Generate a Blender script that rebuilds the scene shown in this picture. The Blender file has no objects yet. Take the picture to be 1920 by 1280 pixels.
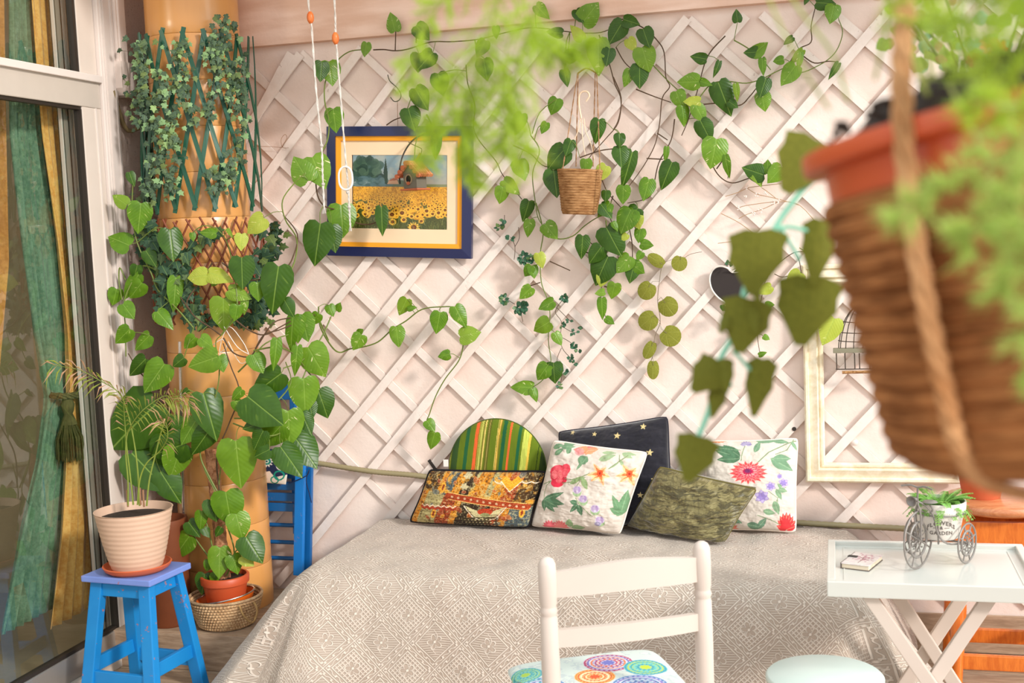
import bpy, bmesh, math, random
import numpy as np
from math import sin, cos, pi, radians, sqrt, atan2
from mathutils import Vector as V, Matrix as M, Euler, noise as mn
random.seed(7)
rs = np.random.RandomState(5)
SC = bpy.context.scene
COL = SC.collection
# ------------------------------------------------------------------ camera
CAMY, CAMZ = -4.6008, 1.6
YAW, PITCH, ROLL = radians(14.9), radians(5.3), radians(-2.4)
FPX = 2300.0
cam = bpy.data.cameras.new('camera')
cam.sensor_width = 36.0
cam.lens = 36.0*FPX/1920
cam.clip_start = 0.05
cam.clip_end = 100
cam.dof.use_dof = True
cam.dof.focus_distance = 4.55
cam.dof.aperture_fstop = 6.3
camo = bpy.data.objects.new('camera', cam)
COL.objects.link(camo)
RM = M.Rotation(YAW, 3, 'Z') @ M.Rotation(pi/2-PITCH, 3, 'X') @ M.Rotation(ROLL, 3, 'Z')
camo.matrix_world = M.Translation((0, CAMY, CAMZ)) @ RM.to_4x4()
SC.camera = camo
# ------------------------------------------------------------------ world
wd = bpy.data.worlds.new('world'); SC.world = wd; wd.use_nodes = True
nt = wd.node_tree; nt.nodes.clear()
wo = nt.nodes.new('ShaderNodeOutputWorld'); bg = nt.nodes.new('ShaderNodeBackground')
tc = nt.nodes.new('ShaderNodeTexCoord'); sx = nt.nodes.new('ShaderNodeSeparateXYZ')
cr = nt.nodes.new('ShaderNodeValToRGB')
nt.links.new(tc.outputs['Generated'], sx.inputs[0]); 
mp = nt.nodes.new('ShaderNodeMapRange'); mp.inputs[1].default_value = -1; mp.inputs[2].default_value = 1
nt.links.new(sx.outputs[2], mp.inputs[0]); nt.links.new(mp.outputs[0], cr.inputs[0])
el = cr.color_ramp.elements
el[0].position = 0.0; el[0].color = (.62, .53, .46, 1)
el[1].position = 1.0; el[1].color = (.80, .92, 1.0, 1)
e = el.new(.47); e.color = (.74, .66, .60, 1)
e = el.new(.52); e.color = (1.0, .98, .94, 1)
nt.links.new(cr.outputs[0], bg.inputs[0]); bg.inputs[1].default_value = 1.62
nt.links.new(bg.outputs[0], wo.inputs[0])
# ------------------------------------------------------------------ sun and open-side daylight
sun = bpy.data.lights.new('sun', 'SUN'); sun.energy = 3.0; sun.angle = radians(7); sun.color = (1, .945, .89)
suno = bpy.data.objects.new('sun', sun); COL.objects.link(suno)
sd = V((-.84, .50, -.46)).normalized()
suno.rotation_euler = sd.to_track_quat('-Z', 'Y').to_euler()
ar = bpy.data.lights.new('daylight_from_open_side', 'AREA'); ar.shape = 'RECTANGLE'; ar.size = 3.0; ar.size_y = 2.2
ar.energy = 62; ar.color = (.72, .95, 1.0)
aro = bpy.data.objects.new('daylight_from_open_side', ar); COL.objects.link(aro)
aro.location = (2.2, -.8, 2.8)
aro.rotation_euler = (V((-.4, -.4, .5))-V(aro.location)).to_track_quat('-Z', 'Y').to_euler()
SC.view_settings.view_transform = 'Standard'; SC.view_settings.look = 'None'
SC.view_settings.gamma = 1; SC.view_settings.use_curve_mapping = False
SC.view_settings.exposure = -0.08

# ------------------------------------------------------------------ pixel helpers (point of a plane seen at a pixel)
def ray(px, py):
    return RM @ V(((px-960)/FPX, -(py-640)/FPX, -1))
CP = V((0, CAMY, CAMZ))
def W(px, py, Y=0.0):
    d = ray(px, py); return CP + d*((Y-CAMY)/d.y)
def ONZ(px, py, z):
    d = ray(px, py); return CP + d*((z-CAMZ)/d.z)
def ONX(px, py, x):
    d = ray(px, py); return CP + d*(x/d.x)
def DEP(px, py, dep):
    return CP + ray(px, py)*dep
CCX, CCY, CR = -2.392, -0.222, 0.177
def ONC(px, py, rho):
    """front hit on a vertical cylinder of radius rho about the column axis"""
    d = ray(px, py); o = CP
    a = d.x*d.x+d.y*d.y; ox, oy = o.x-CCX, o.y-CCY
    b = 2*(ox*d.x+oy*d.y); c = ox*ox+oy*oy-rho*rho
    D = b*b-4*a*c
    t = (-b-sqrt(D))/(2*a) if D > 0 else -b/(2*a)
    return o+d*t

# ------------------------------------------------------------------ material helper
def lin(c):
    return tuple(((x/255.)/12.92 if x/255. <= .04045 else ((x/255.+.055)/1.055)**2.4) for x in c[:3])
class S:
    def __init__(s, m, k): s.m = m; s.k = k
    def __add__(s, o): return s.m.ma('ADD', s, o)
    def __radd__(s, o): return s.m.ma('ADD', o, s)
    def __sub__(s, o): return s.m.ma('SUBTRACT', s, o)
    def __rsub__(s, o): return s.m.ma('SUBTRACT', o, s)
    def __mul__(s, o): return s.m.ma('MULTIPLY', s, o)
    def __rmul__(s, o): return s.m.ma('MULTIPLY', o, s)
    def __truediv__(s, o): return s.m.ma('DIVIDE', s, o)
class Mat:
    def __init__(s, name):
        s.mat = bpy.data.materials.new(name); s.mat.use_nodes = True
        s.nt = s.mat.node_tree; s.b = s.nt.nodes['Principled BSDF']; s.out = s.nt.nodes['Material Output']
    def n(s, t, **kw):
        x = s.nt.nodes.new(t)
        for k, v in kw.items(): setattr(x, k, v)
        return x
    def put(s, sock, v):
        if isinstance(v, S): s.nt.links.new(v.k, sock)
        elif v is not None:
            if hasattr(sock.default_value, '__len__') and len(sock.default_value) == 4 and len(v) == 3: v = (*v, 1)
            sock.default_value = v
    def ma(s, op, a, b=None, c=None):
        x = s.n('ShaderNodeMath', operation=op)
        s.put(x.inputs[0], a); s.put(x.inputs[1], b); s.put(x.inputs[2], c)
        return S(s, x.outputs[0])
    def sin(s, a): return s.ma('SINE', a)
    def abs(s, a): return s.ma('ABSOLUTE', a)
    def fr(s, a): return s.ma('FRACT', a)
    def mn(s, a, b): return s.ma('MINIMUM', a, b)
    def mx(s, a, b): return s.ma('MAXIMUM', a, b)
    def gt(s, a, b): return s.ma('GREATER_THAN', a, b)
    def lt(s, a, b): return s.ma('LESS_THAN', a, b)
    def step(s, a, lo, hi):
        x = s.n('ShaderNodeMapRange', interpolation_type='SMOOTHSTEP')
        s.put(x.inputs[0], a); x.inputs[1].default_value = lo; x.inputs[2].default_value = hi
        return S(s, x.outputs[0])
    def co(s, k='Object'):
        x = s.n('ShaderNodeTexCoord'); return S(s, x.outputs[k])
    def scale(s, v, sc):
        x = s.n('ShaderNodeMapping'); s.put(x.inputs[0], v); x.inputs['Scale'].default_value = sc
        return S(s, x.outputs[0])
    def rot(s, v, r):
        x = s.n('ShaderNodeMapping'); s.put(x.inputs[0], v); x.inputs['Rotation'].default_value = r
        return S(s, x.outputs[0])
    def sep(s, v):
        x = s.n('ShaderNodeSeparateXYZ'); s.put(x.inputs[0], v); return [S(s, o) for o in x.outputs]
    def comb(s, a, b, c=0.0):
        x = s.n('ShaderNodeCombineXYZ'); s.put(x.inputs[0], a); s.put(x.inputs[1], b); s.put(x.inputs[2], c); return S(s, x.outputs[0])
    def noise(s, v, sc, det=3, rough=.5, dist=0):
        x = s.n('ShaderNodeTexNoise'); s.put(x.inputs['Vector'], v); x.inputs['Scale'].default_value = sc
        x.inputs['Detail'].default_value = det; x.inputs['Roughness'].default_value = rough; x.inputs['Distortion'].default_value = dist
        return S(s, x.outputs['Fac'])
    def voro(s, v, sc, feat='F1'):
        x = s.n('ShaderNodeTexVoronoi', feature=feat); s.put(x.inputs['Vector'], v); x.inputs['Scale'].default_value = sc
        return S(s, x.outputs['Distance'])
    def rnd(s):
        x = s.n('ShaderNodeObjectInfo'); return S(s, x.outputs['Random'])
    def attr(s, name, out='Color'):
        x = s.n('ShaderNodeAttribute', attribute_name=name); return S(s, x.outputs[out])
    def mix(s, f, a, b):
        x = s.n('ShaderNodeMix', data_type='RGBA'); s.put(x.inputs[0], f); s.put(x.inputs[6], a); s.put(x.inputs[7], b)
        return S(s, x.outputs[2])
    def ramp(s, f, stops):
        x = s.n('ShaderNodeValToRGB'); s.put(x.inputs[0], f); e = x.color_ramp.elements
        while len(e) < len(stops): e.new(.5)
        for i, (p, c) in enumerate(stops): e[i].position = p; e[i].color = (*c, 1)
        return S(s, x.outputs[0])
    def fin(s, color=None, rough=.6, bump=None, bs=.3, bd=.01, metal=0, spec=.4, trans=0, alpha=None, sheen=0, coat=0):
        b = s.b
        s.put(b.inputs['Base Color'], color); s.put(b.inputs['Roughness'], rough); s.put(b.inputs['Metallic'], metal)
        b.inputs['Specular IOR Level'].default_value = spec
        if sheen: b.inputs['Sheen Weight'].default_value = sheen
        if coat: b.inputs['Coat Weight'].default_value = coat; b.inputs['Coat Roughness'].default_value = .15
        if bump is not None:
            x = s.n('ShaderNodeBump'); x.inputs['Strength'].default_value = bs; x.inputs['Distance'].default_value = bd
            s.put(x.inputs['Height'], bump); s.nt.links.new(x.outputs[0], b.inputs['Normal'])
        if trans:
            t = s.n('ShaderNodeBsdfTranslucent'); s.put(t.inputs[0], color)
            mxs = s.n('ShaderNodeMixShader'); mxs.inputs[0].default_value = trans
            s.nt.links.new(b.outputs[0], mxs.inputs[1]); s.nt.links.new(t.outputs[0], mxs.inputs[2])
            s.nt.links.new(mxs.outputs[0], s.out.inputs[0])
        return s.mat
def plain(name, c, rough=.6, var=.12, sc=20, bs=.15, spec=.4, metal=0, **k):
    m = Mat(name); n = m.noise(m.co(), sc, 4, .6); c = lin(c)
    return m.fin(m.mix(n, tuple(x*(1-var) for x in c), tuple(min(1, x*(1+var)) for x in c)), rough, n, bs, .003, metal, spec, **k)

MT = {}
def M_(k, f):
    if k not in MT: MT[k] = f()
    return MT[k]
def m_wall():
    m = Mat('wall_plaster'); c = m.co(); n = m.noise(c, 3, 4); f = m.noise(c, 90, 4, .7)
    col = m.mix(m.step(n, .35, .7), lin((230, 208, 196)), lin((239, 222, 212)))
    st = m.step(m.noise(m.scale(c, (3, 1, 1)), 1.7, 3), .62, .8)
    col = m.mix(st*.35, col, lin((222, 192, 172)))
    return m.fin(col, .85, f*.5+m.noise(c, 14, 3)*1.2, .35, .006, spec=.2)
def m_soffit():
    m = Mat('peach_plaster'); c = m.co(); n = m.noise(c, 4, 5); w = m.noise(m.scale(c, (1.5, 1, 9)), 1.6, 4)
    col = m.mix(m.step(w, .35, .7), lin((222, 184, 162)), lin((243, 214, 198)))
    return m.fin(col, .8, n+m.noise(c, 60, 3)*.3, .4, .008, spec=.2)
def m_stucco():
    m = Mat('speckled_stucco'); c = m.co(); n = m.noise(c, 5, 4)
    col = m.mix(n, lin((214, 190, 176)), lin((240, 222, 210)))
    sp = m.step(m.voro(c, 70), .10, .03)
    sp2 = m.step(m.noise(c, 60, 3, .7), .60, .68)
    col = m.mix(sp*.65, col, lin((105, 80, 70))); col = m.mix(sp2*.4, col, lin((150, 122, 108)))
    return m.fin(col, .9, m.noise(c, 130, 4, .7), .6, .006, spec=.2)
def m_slat():
    m = Mat('weathered_white_paint'); c = m.co(); r = m.rnd()
    v = m.comb(m.sep(c)[0]+r*7., m.sep(c)[1], m.sep(c)[2]+r*3.)
    g = m.noise(m.scale(v, (4, 4, 4)), 6, 5, .65); 
    col = m.mix(g, lin((226, 208, 197)), lin((244, 232, 224)))
    chip = m.step(m.noise(v, 22, 5, .7), .64, .70)
    edge = m.step(m.noise(v, 3.1, 2), .58, .72)
    zz = m.step(m.sep(m.co('Object'))[2], 1.9, 2.4)
    col = m.mix(chip*edge*.7, col, lin((150, 110, 95))); col = m.mix(chip*zz*.75, col, lin((140, 100, 86)))
    return m.fin(col, .75, g+chip*-.4, .4, .004, spec=.25)
def m_wood(name, a, b, sc=(1, 8, 8), rough=.5, fs=5, spec=.4, axis=None, coat=0):
    m = Mat(name); r = m.rnd(); c = m.scale(m.co(), sc); x, y, z = m.sep(c)
    v = m.comb(x+r*11., y+r*5., z+r*3.)
    n = m.noise(v, fs, 6, .62, 1.0); n2 = m.noise(v, fs*6, 3)
    return m.fin(m.mix(m.step(n*.75+n2*.25, .32, .68), lin(a), lin(b)), rough, n2, .15, .002, spec=spec, coat=coat)
def m_leaf(name, c1, c2, var, rough=.38, streak=.5, trans=.22, yel=.22):
    m = Mat(name); uv = m.co('UV'); u, v, _ = m.sep(uv); r = m.rnd()
    au = m.abs(u-.5)
    o = m.comb(u*3.+r*31., v*3.+r*17., r*9.)
    n = m.noise(o, 1.2, 3)
    col = m.mix(n, lin(c1), lin(c2))
    col = m.mix(m.step(r, .75, 1.)*yel, col, lin((178, 192, 62)))
    # cream streaks fanning out along the side veins
    t = m.noise(m.comb(v*16.-au*15.+r*23., u*3.5+r*7.), 1.0, 2)
    sm = m.step(t, .62, .70)*m.step(m.noise(o, 1.6, 1), .44, .6)
    col = m.mix(sm*(streak), col, lin(var))
    mid = m.step(au, .018, .004)
    col = m.mix(mid*.5, col, lin((150, 180, 80)))
    vein = m.sin((v-au*.9)*55.)
    return m.fin(col, rough, vein*.10+m.step(au, .05, 0.)*-.6, .18, .008, spec=.35, trans=trans)
def m_vcol(name, rough=.85, bumpsc=350, bs=.25, sheen=0, spec=.2):
    m = Mat(name); c = m.co(); f = m.noise(c, bumpsc, 2)
    return m.fin(m.attr('Col'), rough, f, bs, .002, spec=spec, sheen=sheen)
def m_jute(name, c1, c2, sc=1.0, around=False):
    m = Mat(name); x, y, z = m.sep(m.co('UV'))
    f = m.noise(m.comb(x*16., y*620.*sc) if around else m.comb(x*110.*sc, y*9.), 1., 5, .7, .6); g = m.noise(m.co(), 25*sc, 3)
    col = m.mix(m.step(f*.7+g*.3, .35, .65), lin(c1), lin(c2))
    return m.fin(col, .95, f, .8, .004, spec=.15)

# ------------------------------------------------------------------ mesh helper
def link(o, parent=None):
    COL.objects.link(o)
    if parent is not None:
        o.parent = parent
        o.matrix_parent_inverse = WM(parent).inverted()
    return o
_wm = {}
def WM(o):
    return _wm.get(o.name, M.Identity(4))
def tag(o, label=None, cat=None, group=None, kind=None):
    if label: o['label'] = label
    if cat: o['category'] = cat
    if group: o['group'] = group
    if kind: o['kind'] = kind
    return o
def thing(name, label, cat, loc, group=None, kind=None):
    o = bpy.data.objects.new(name, None); o.empty_display_size = .05; COL.objects.link(o)
    o.location = loc; _wm[o.name] = M.Translation(V(loc))
    return tag(o, label, cat, group, kind)
def meshobj(name, me, parent=None, mw=None):
    o = bpy.data.objects.new(name, me)
    link(o, parent)
    if mw is not None: o.matrix_basis = mw; _wm[o.name] = mw
    return o
class MB:
    def __init__(s): s.v = []; s.f = []; s.uv = {}
    def add(s, vs, fs, uvs=None):
        b = len(s.v); s.v += [tuple(x) for x in vs]
        for i, f in enumerate(fs):
            s.f.append(tuple(b+j for j in f))
            if uvs: s.uv[len(s.f)-1] = [uvs[j] for j in f]
        return s
    def box(s, c, size, rot=None, bev=0):
        c = V(c); h = V(size)/2; R = rot or M.Identity(3)
        if bev <= 0:
            vs = [c+R@V((h.x*a, h.y*b, h.z*d)) for a in (-1, 1) for b in (-1, 1) for d in (-1, 1)]
            return s.add(vs, [(0, 1, 3, 2), (4, 6, 7, 5), (0, 4, 5, 1), (2, 3, 7, 6), (0, 2, 6, 4), (1, 5, 7, 3)])
        bm = bmesh.new(); bmesh.ops.create_cube(bm, size=1)
        for v in bm.verts: v.co = V((v.co.x*size[0], v.co.y*size[1], v.co.z*size[2]))
        bmesh.ops.bevel(bm, geom=bm.edges[:], offset=bev, segments=2, affect='EDGES', profile=.6)
        bm.verts.ensure_lookup_table(); bm.verts.index_update()
        s.add([c+R@v.co for v in bm.verts], [tuple(v.index for v in f.verts) for f in bm.faces]); bm.free()
        return s
    def bar(s, a, b, w, d, up=(0, 0, 1), bev=0):
        """box from a to b, width w across, depth d along 'up'-ish"""
        a = V(a); b = V(b); x = (b-a); L = x.length; x.normalize(); u = V(up)
        y = u.cross(x)
        if y.length < 1e-4: y = V((0, 1, 0)).cross(x)
        y.normalize(); z = x.cross(y)
        R = M((x, y, z)).transposed()
        return s.box((a+b)/2, (L, w, d), R, bev)
    def tube(s, pts, r, n=6, closed=False, uvs=False):
        pts = [V(p) for p in pts]; N = len(pts); rr = r if hasattr(r, '__len__') else [r]*N
        vs = []; fr = None; L = 0; uvl = []
        for i, p in enumerate(pts):
            if closed: t = pts[(i+1) % N]-pts[i-1]
            else: t = pts[min(i+1, N-1)]-pts[max(i-1, 0)]
            if t.length < 1e-9: t = V((0, 0, 1))
            t.normalize()
            if fr is None: fr = t.orthogonal().normalized()
            fr = (fr-t*fr.dot(t))
            if fr.length < 1e-6: fr = t.orthogonal()
            fr.normalize(); g = t.cross(fr)
            if i: L += (pts[i]-pts[i-1]).length
            for k in range(n):
                a = 2*pi*k/n; vs.append(p+(fr*cos(a)+g*sin(a))*rr[i]); uvl.append((L, k/n))
        fs = []
        for i in range(N if closed else N-1):
            for k in range(n):
                a = i*n+k; b = i*n+(k+1) % n; c = ((i+1) % N)*n+(k+1) % n; d = ((i+1) % N)*n+k
                fs.append((a, b, c, d))
        if not closed: fs += [tuple(range(n))[::-1], tuple((N-1)*n+k for k in range(n))]
        return s.add(vs, fs, uvl)
    def lathe(s, prof, mat=None, n=32, sx=1.0, a0=0, uvs=False):
        """prof [(r,z)...]; mat 4x4"""
        mat = mat or M.Identity(4); vs = []; uvl = []; L = 0
        for i, (r, z) in enumerate(prof):
            if i: L += sqrt((r-prof[i-1][0])**2+(z-prof[i-1][1])**2)
            for k in range(n+1):
                a = a0+2*pi*k/n; vs.append(mat@V((r*cos(a)*sx, r*sin(a), z))); uvl.append((k/n, L))
        fs = []
        for i in range(len(prof)-1):
            for k in range(n): 
                a = i*(n+1)+k; fs.append((a, a+1, a+n+2, a+n+1))
        return s.add(vs, fs, uvl)
    def prism(s, outline, a, b, O, X, Y, Z):
        """2-D outline in X,Y extruded along Z from a to b"""
        n = len(outline); vs = [O+X*x+Y*y+Z*a for x, y in outline]+[O+X*x+Y*y+Z*b for x, y in outline]
        fs = [tuple(range(n))[::-1], tuple(range(n, 2*n))]+[(i, (i+1) % n, n+(i+1) % n, n+i) for i in range(n)]
        return s.add(vs, fs)
    def mesh(s, name, mat, smooth=False, weld=True):
        me = bpy.data.meshes.new(name); me.from_pydata(s.v, [], s.f)
        if s.uv:
            ul = me.uv_layers.new(name='UVMap')
            for i, p in enumerate(me.polygons):
                if i in s.uv:
                    for j, li in enumerate(p.loop_indices): ul.data[li].uv = s.uv[i][j]
        if mat: me.materials.append(mat)
        bm = bmesh.new(); bm.from_mesh(me)
        if weld: bmesh.ops.remove_doubles(bm, verts=bm.verts[:], dist=1e-5)
        bmesh.ops.recalc_face_normals(bm, faces=bm.faces[:]); bm.to_mesh(me); bm.free()
        if smooth:
            me.polygons.foreach_set('use_smooth', [True]*len(me.polygons))
            try: me.set_sharp_from_angle(angle=radians(50))
            except Exception: pass
        return me
    def build(s, name, mat, parent=None, smooth=False, kind=None, label=None):
        o = meshobj(name, s.mesh(name, mat, smooth), parent)
        if kind: o['kind'] = kind
        if label: o['label'] = label
        return o
def smoothpts(P, k=4):
    P = [V(p) for p in P]
    if len(P) < 3: return P
    out = []
    for i in range(len(P)-1):
        p0 = P[max(i-1, 0)]; p1 = P[i]; p2 = P[i+1]; p3 = P[min(i+2, len(P)-1)]
        for j in range(k):
            t = j/k
            out.append(.5*((2*p1)+(p2-p0)*t+(2*p0-5*p1+4*p2-p3)*t*t+(3*p1-p0-3*p2+p3)*t**3))
    out.append(P[-1]); return out
def gridmesh(name, P, uv=None, col=None, mat=None, smooth=True, flip=False):
    """P (R,C,3) numpy"""
    R_, C_, _ = P.shape
    idx = np.arange(R_*C_).reshape(R_, C_)
    q = np.stack([idx[:-1, :-1], idx[:-1, 1:], idx[1:, 1:], idx[1:, :-1]], -1).reshape(-1, 4)
    if flip: q = q[:, ::-1]
    me = bpy.data.meshes.new(name)
    me.vertices.add(R_*C_); me.vertices.foreach_set('co', P.reshape(-1).astype('f'))
    me.loops.add(q.size); me.loops.foreach_set('vertex_index', q.reshape(-1))
    me.polygons.add(len(q)); me.polygons.foreach_set('loop_start', np.arange(len(q))*4)
    me.update(calc_edges=True)
    if uv is not None:
        ul = me.uv_layers.new(name='UVMap'); ul.data.foreach_set('uv', uv.reshape(-1, 2)[q.reshape(-1)].reshape(-1).astype('f'))
    if col is not None:
        ca = me.color_attributes.new('Col', 'FLOAT_COLOR', 'POINT')
        c4 = np.ones((R_*C_, 4)); c4[:, :3] = col.reshape(-1, 3)
        ca.data.foreach_set('color', c4.reshape(-1).astype('f'))
    if mat: me.materials.append(mat)
    if smooth: me.polygons.foreach_set('use_smooth', [True]*len(me.polygons))
    return me
def vnoise(x, y, seed=0):
    r = np.random.RandomState(seed); T = r.rand(257, 257)
    xi = np.floor(x).astype(int); yi = np.floor(y).astype(int); fx = x-xi; fy = y-yi
    fx = fx*fx*(3-2*fx); fy = fy*fy*(3-2*fy)
    g = lambda a, b: T[a % 256, b % 256]
    return (g(xi, yi)*(1-fx)+g(xi+1, yi)*fx)*(1-fy)+(g(xi, yi+1)*(1-fx)+g(xi+1, yi+1)*fx)*fy
def fnoise(x, y, seed=0, o=4):
    a = 0; s = 0
    for i in range(o): a = a+vnoise(x*2**i, y*2**i, seed+i)/2**i; s += 1/2**i
    return a/s
class Paint:
    """flat print, evaluated at the mesh's own points; X, Y are the print's drawing coordinates"""
    def __init__(s, X, Y, base):
        s.X = X; s.Y = Y; s.c = np.zeros(X.shape+(3,)); s.c[:] = base
    def put(s, mask, col, a=1.0):
        a = np.asarray(mask, float)*a
        if callable(col): col = col(s)
        s.c = s.c*(1-a[..., None])+np.asarray(col, float)*a[..., None]
    def poly(s, pts, col, a=1.0):
        inside = np.zeros(s.X.shape, bool); n = len(pts)
        for i in range(n):
            x1, y1 = pts[i]; x2, y2 = pts[(i+1) % n]
            if y1 == y2: continue
            c = ((y1 > s.Y) != (y2 > s.Y)) & (s.X < (x2-x1)*(s.Y-y1)/(y2-y1)+x1)
            inside ^= c
        s.put(inside, col, a)
    def ell(s, cx, cy, rx, ry, col, ang=0, a=1.0, soft=0):
        ca, sa = cos(ang), sin(ang); dx = s.X-cx; dy = s.Y-cy
        u = (dx*ca+dy*sa)/rx; v = (-dx*sa+dy*ca)/ry; d = np.sqrt(u*u+v*v)
        m = (d < 1) if not soft else np.clip((1-d)/soft, 0, 1)
        s.put(m, col, a)
    def ring(s, cx, cy, r, w, col, a=1.0, asp=1.0):
        d = np.hypot(s.X-cx, (s.Y-cy)/asp); s.put(np.abs(d-r) < w/2, col, a)
    def line(s, pts, w, col, a=1.0):
        m = np.zeros(s.X.shape, bool)
        for (x1, y1), (x2, y2) in zip(pts[:-1], pts[1:]):
            L2 = (x2-x1)**2+(y2-y1)**2+1e-9
            t = np.clip(((s.X-x1)*(x2-x1)+(s.Y-y1)*(y2-y1))/L2, 0, 1)
            m |= np.hypot(s.X-x1-t*(x2-x1), s.Y-y1-t*(y2-y1)) < w/2
        s.put(m, col, a)
    def leaf(s, x0, y0, x1, y1, w, col, vein=None):
        L = sqrt((x1-x0)**2+(y1-y0)**2); ux, uy = (x1-x0)/L, (y1-y0)/L
        t = ((s.X-x0)*ux+(s.Y-y0)*uy)/L; d = -(s.X-x0)*uy+(s.Y-y0)*ux
        h = w*np.sin(np.clip(t, 0, 1)**.75*pi)
        s.put((t > 0) & (t < 1) & (np.abs(d) < h), col)
        if vein is not None: s.put((t > 0) & (t < .9) & (np.abs(d) < max(1.2, w*.06)), vein, .7)
    def lobed(s, x0, y0, ang, L, col, vein, n=5, w=.16):
        for k in range(n):
            f = (k-(n-1)/2)/((n-1)/2) if n > 1 else 0
            a = ang+f*1.05; l = L*(1-.35*abs(f))
            s.leaf(x0, y0, x0+cos(a)*l, y0+sin(a)*l, L*w, col, vein)
    def star(s, cx, cy, r, col, rot=0):
        s.poly([(cx+cos(rot+k*pi/5-pi/2)*r*(1 if k % 2 == 0 else .42), cy+sin(rot+k*pi/5-pi/2)*r*(1 if k % 2 == 0 else .42)) for k in range(10)], col)
    def flower(s, cx, cy, r, n, c_in, c_out, layers=3, asp=1.0, rot=0, edge=None):
        for l in range(layers):
            q = 1-l/layers*.75; c = tuple(a*(1-l/max(1, layers-1))+b*l/max(1, layers-1) for a, b in zip(c_out, c_in))
            for k in range(n):
                a = rot+2*pi*(k+.5*(l % 2))/n
                if edge is not None: s.leaf(cx, cy, cx+cos(a)*r*q*1.05, cy+sin(a)*r*q*asp*1.05, r*q*2.4/n, edge)
                s.leaf(cx, cy, cx+cos(a)*r*q, cy+sin(a)*r*q*asp, r*q*2.0/n, c)
    def lin(s):
        c = np.clip(s.c, 0, 255)/255.
        return np.where(c <= .04045, c/12.92, ((c+.055)/1.055)**2.4)
# ================================================================== setting
XL = -2.686            # face of the left wall
wall_m = m_wall(); soff = m_soffit(); stucco = m_stucco(); slat_m = m_slat()
tile_a = m_wood('wood_look_tile', (150, 122, 98), (186, 158, 132), (1.2, 1, 9), .45, 5)
tile_f = m_wood('wood_look_floor_tile', (148, 122, 100), (192, 168, 142), (1, 7, 1), .4, 5)
alu = plain('brushed_aluminium_frame', (196, 184, 172), .38, .06, 12, spec=.5)
alu_d = plain('dark_gasket', (48, 40, 34), .5)
alu_l = plain('pale_aluminium', (222, 210, 202), .4, .05, 10)

MB().box((-.35, .06, 1.45), (4.8, .12, 2.95)).build('wall_back', wall_m)['kind'] = 'structure'
mb = MB(); g0, g1 = -.40, -3.3     # left wall leaves the door opening free
mb.box((XL-.08, -.145, 1.45), (.16, .43, 2.95)); mb.box((XL-.08, -1.9, 2.80), (.16, 3.0, .25))
mb.build('wall_left', stucco)['kind'] = 'structure'
MB().box((-.35, -.022, 2.66), (4.8, .044, .60)).build('trim_1', soff)['kind'] = 'structure'
MB().box((-.6, -.45, 3.0), (4.5, 1.1, .1)).build('ceiling', plain('ceiling_paint', (226, 208, 192), .9)).__setitem__('kind', 'structure')
# floor of wood look planks
fl = MB().box((.2, -2.4, -.06), (6.4, 5.2, .1)).build('floor', plain('floor_joint', (120, 104, 92), .8)); fl['kind'] = 'structure'
pm = []
for j in range(12):
    y1 = -.02-j*.2
    for i in range(4):
        x0 = -2.66+((j*.47) % 1.2)-1.2+i*1.2
        a = max(x0, -2.68); b = min(x0+1.2, 1.95)
        if b-a < .1: continue
        MB().box(((a+b)/2, y1-.1, -.006), (b-a-.005, .195, .012), bev=.002).build('floor_plank', tile_f, fl)
# raised step under the column
st = MB().box((-2.40, -.30, .062), (.565, .58, .124)).build('step', plain('step_core', (150, 130, 112), .8)); st['kind'] = 'structure'
for k in range(3):
    MB().box((-2.40, -.105-k*.195, .132), (.586, .19, .016), bev=.002).build('top_tile', tile_f, st)
MB().box((-2.40, -.596, .07), (.586, .014, .138), bev=.002).build('riser_tile', tile_a, st)
MB().box((-2.102, -.30, .07), (.014, .58, .138), bev=.002).build('riser_tile', m_wood('side_riser_tile', (120, 95, 74), (160, 134, 110), (9, 1.2, 9), .45), st)
bb = MB().box((-.09, -.004, .065), (4.0, .008, .13)).build('baseboard_back', plain('baseboard_core', (150, 130, 112), .8)); bb['kind'] = 'structure'
for k in range(6):
    MB().box((-1.78+k*.62, -.013, .07), (.612, .012, .14), bev=.002).build('baseboard_tile', tile_a, bb)

# ---------------------------------------------------------------- sliding door in the left wall
d1 = thing('door_1', None, None, (XL, -.5, .05), kind='structure')
def LB(mb, y0, y1, z0, z1, x0=-.02, x1=.02, bev=.002):
    return mb.box((XL+(x0+x1)/2, (y0+y1)/2, (z0+z1)/2), (x1-x0, abs(y1-y0), abs(z1-z0)), bev=bev)
cream_alu = plain('cream_aluminium', (214, 200, 188), .4, .05, 10)
jamb = LB(MB(), -.445, -.355, .0, 2.75, -.06, .026, .004)
LB(jamb, -.365, -.355, 0, 2.75, .026, .032, 0); LB(jamb, -.415, -.409, 0, 2.75, .026, .031, 0); LB(jamb, -.43, -.427, 0, 2.75, .026, .030, 0)
jamb.build('door_jamb', alu_l, d1)
LB(MB(), -.565, -.447, .05, 2.11, -.03, .012, .003).build('sliding_stile', cream_alu, d1)
LB(MB(), -.485, -.480, .05, 2.11, .012, .016, 0).build('stile_bead', alu_l, d1)
LB(MB(), -.575, -.565, .14, 2.1, -.02, .008, 0).build('gasket', alu_d, d1)
tr = LB(MB(), -3.2, -.447, 2.11, 2.235, -.04, .014, .004)
tr.build('transom', alu, d1)
LB(MB(), -3.2, -.447, 2.205, 2.232, .010, .028, .003).build('transom_lip', alu_l, d1)
LB(MB(), -3.2, -.565, 2.098, 2.112, -.02, .006, 0).build('gasket', alu_d, d1)
LB(MB(), -3.2, -.565, .135, .15, -.02, .006, 0).build('gasket', alu_d, d1)
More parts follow.
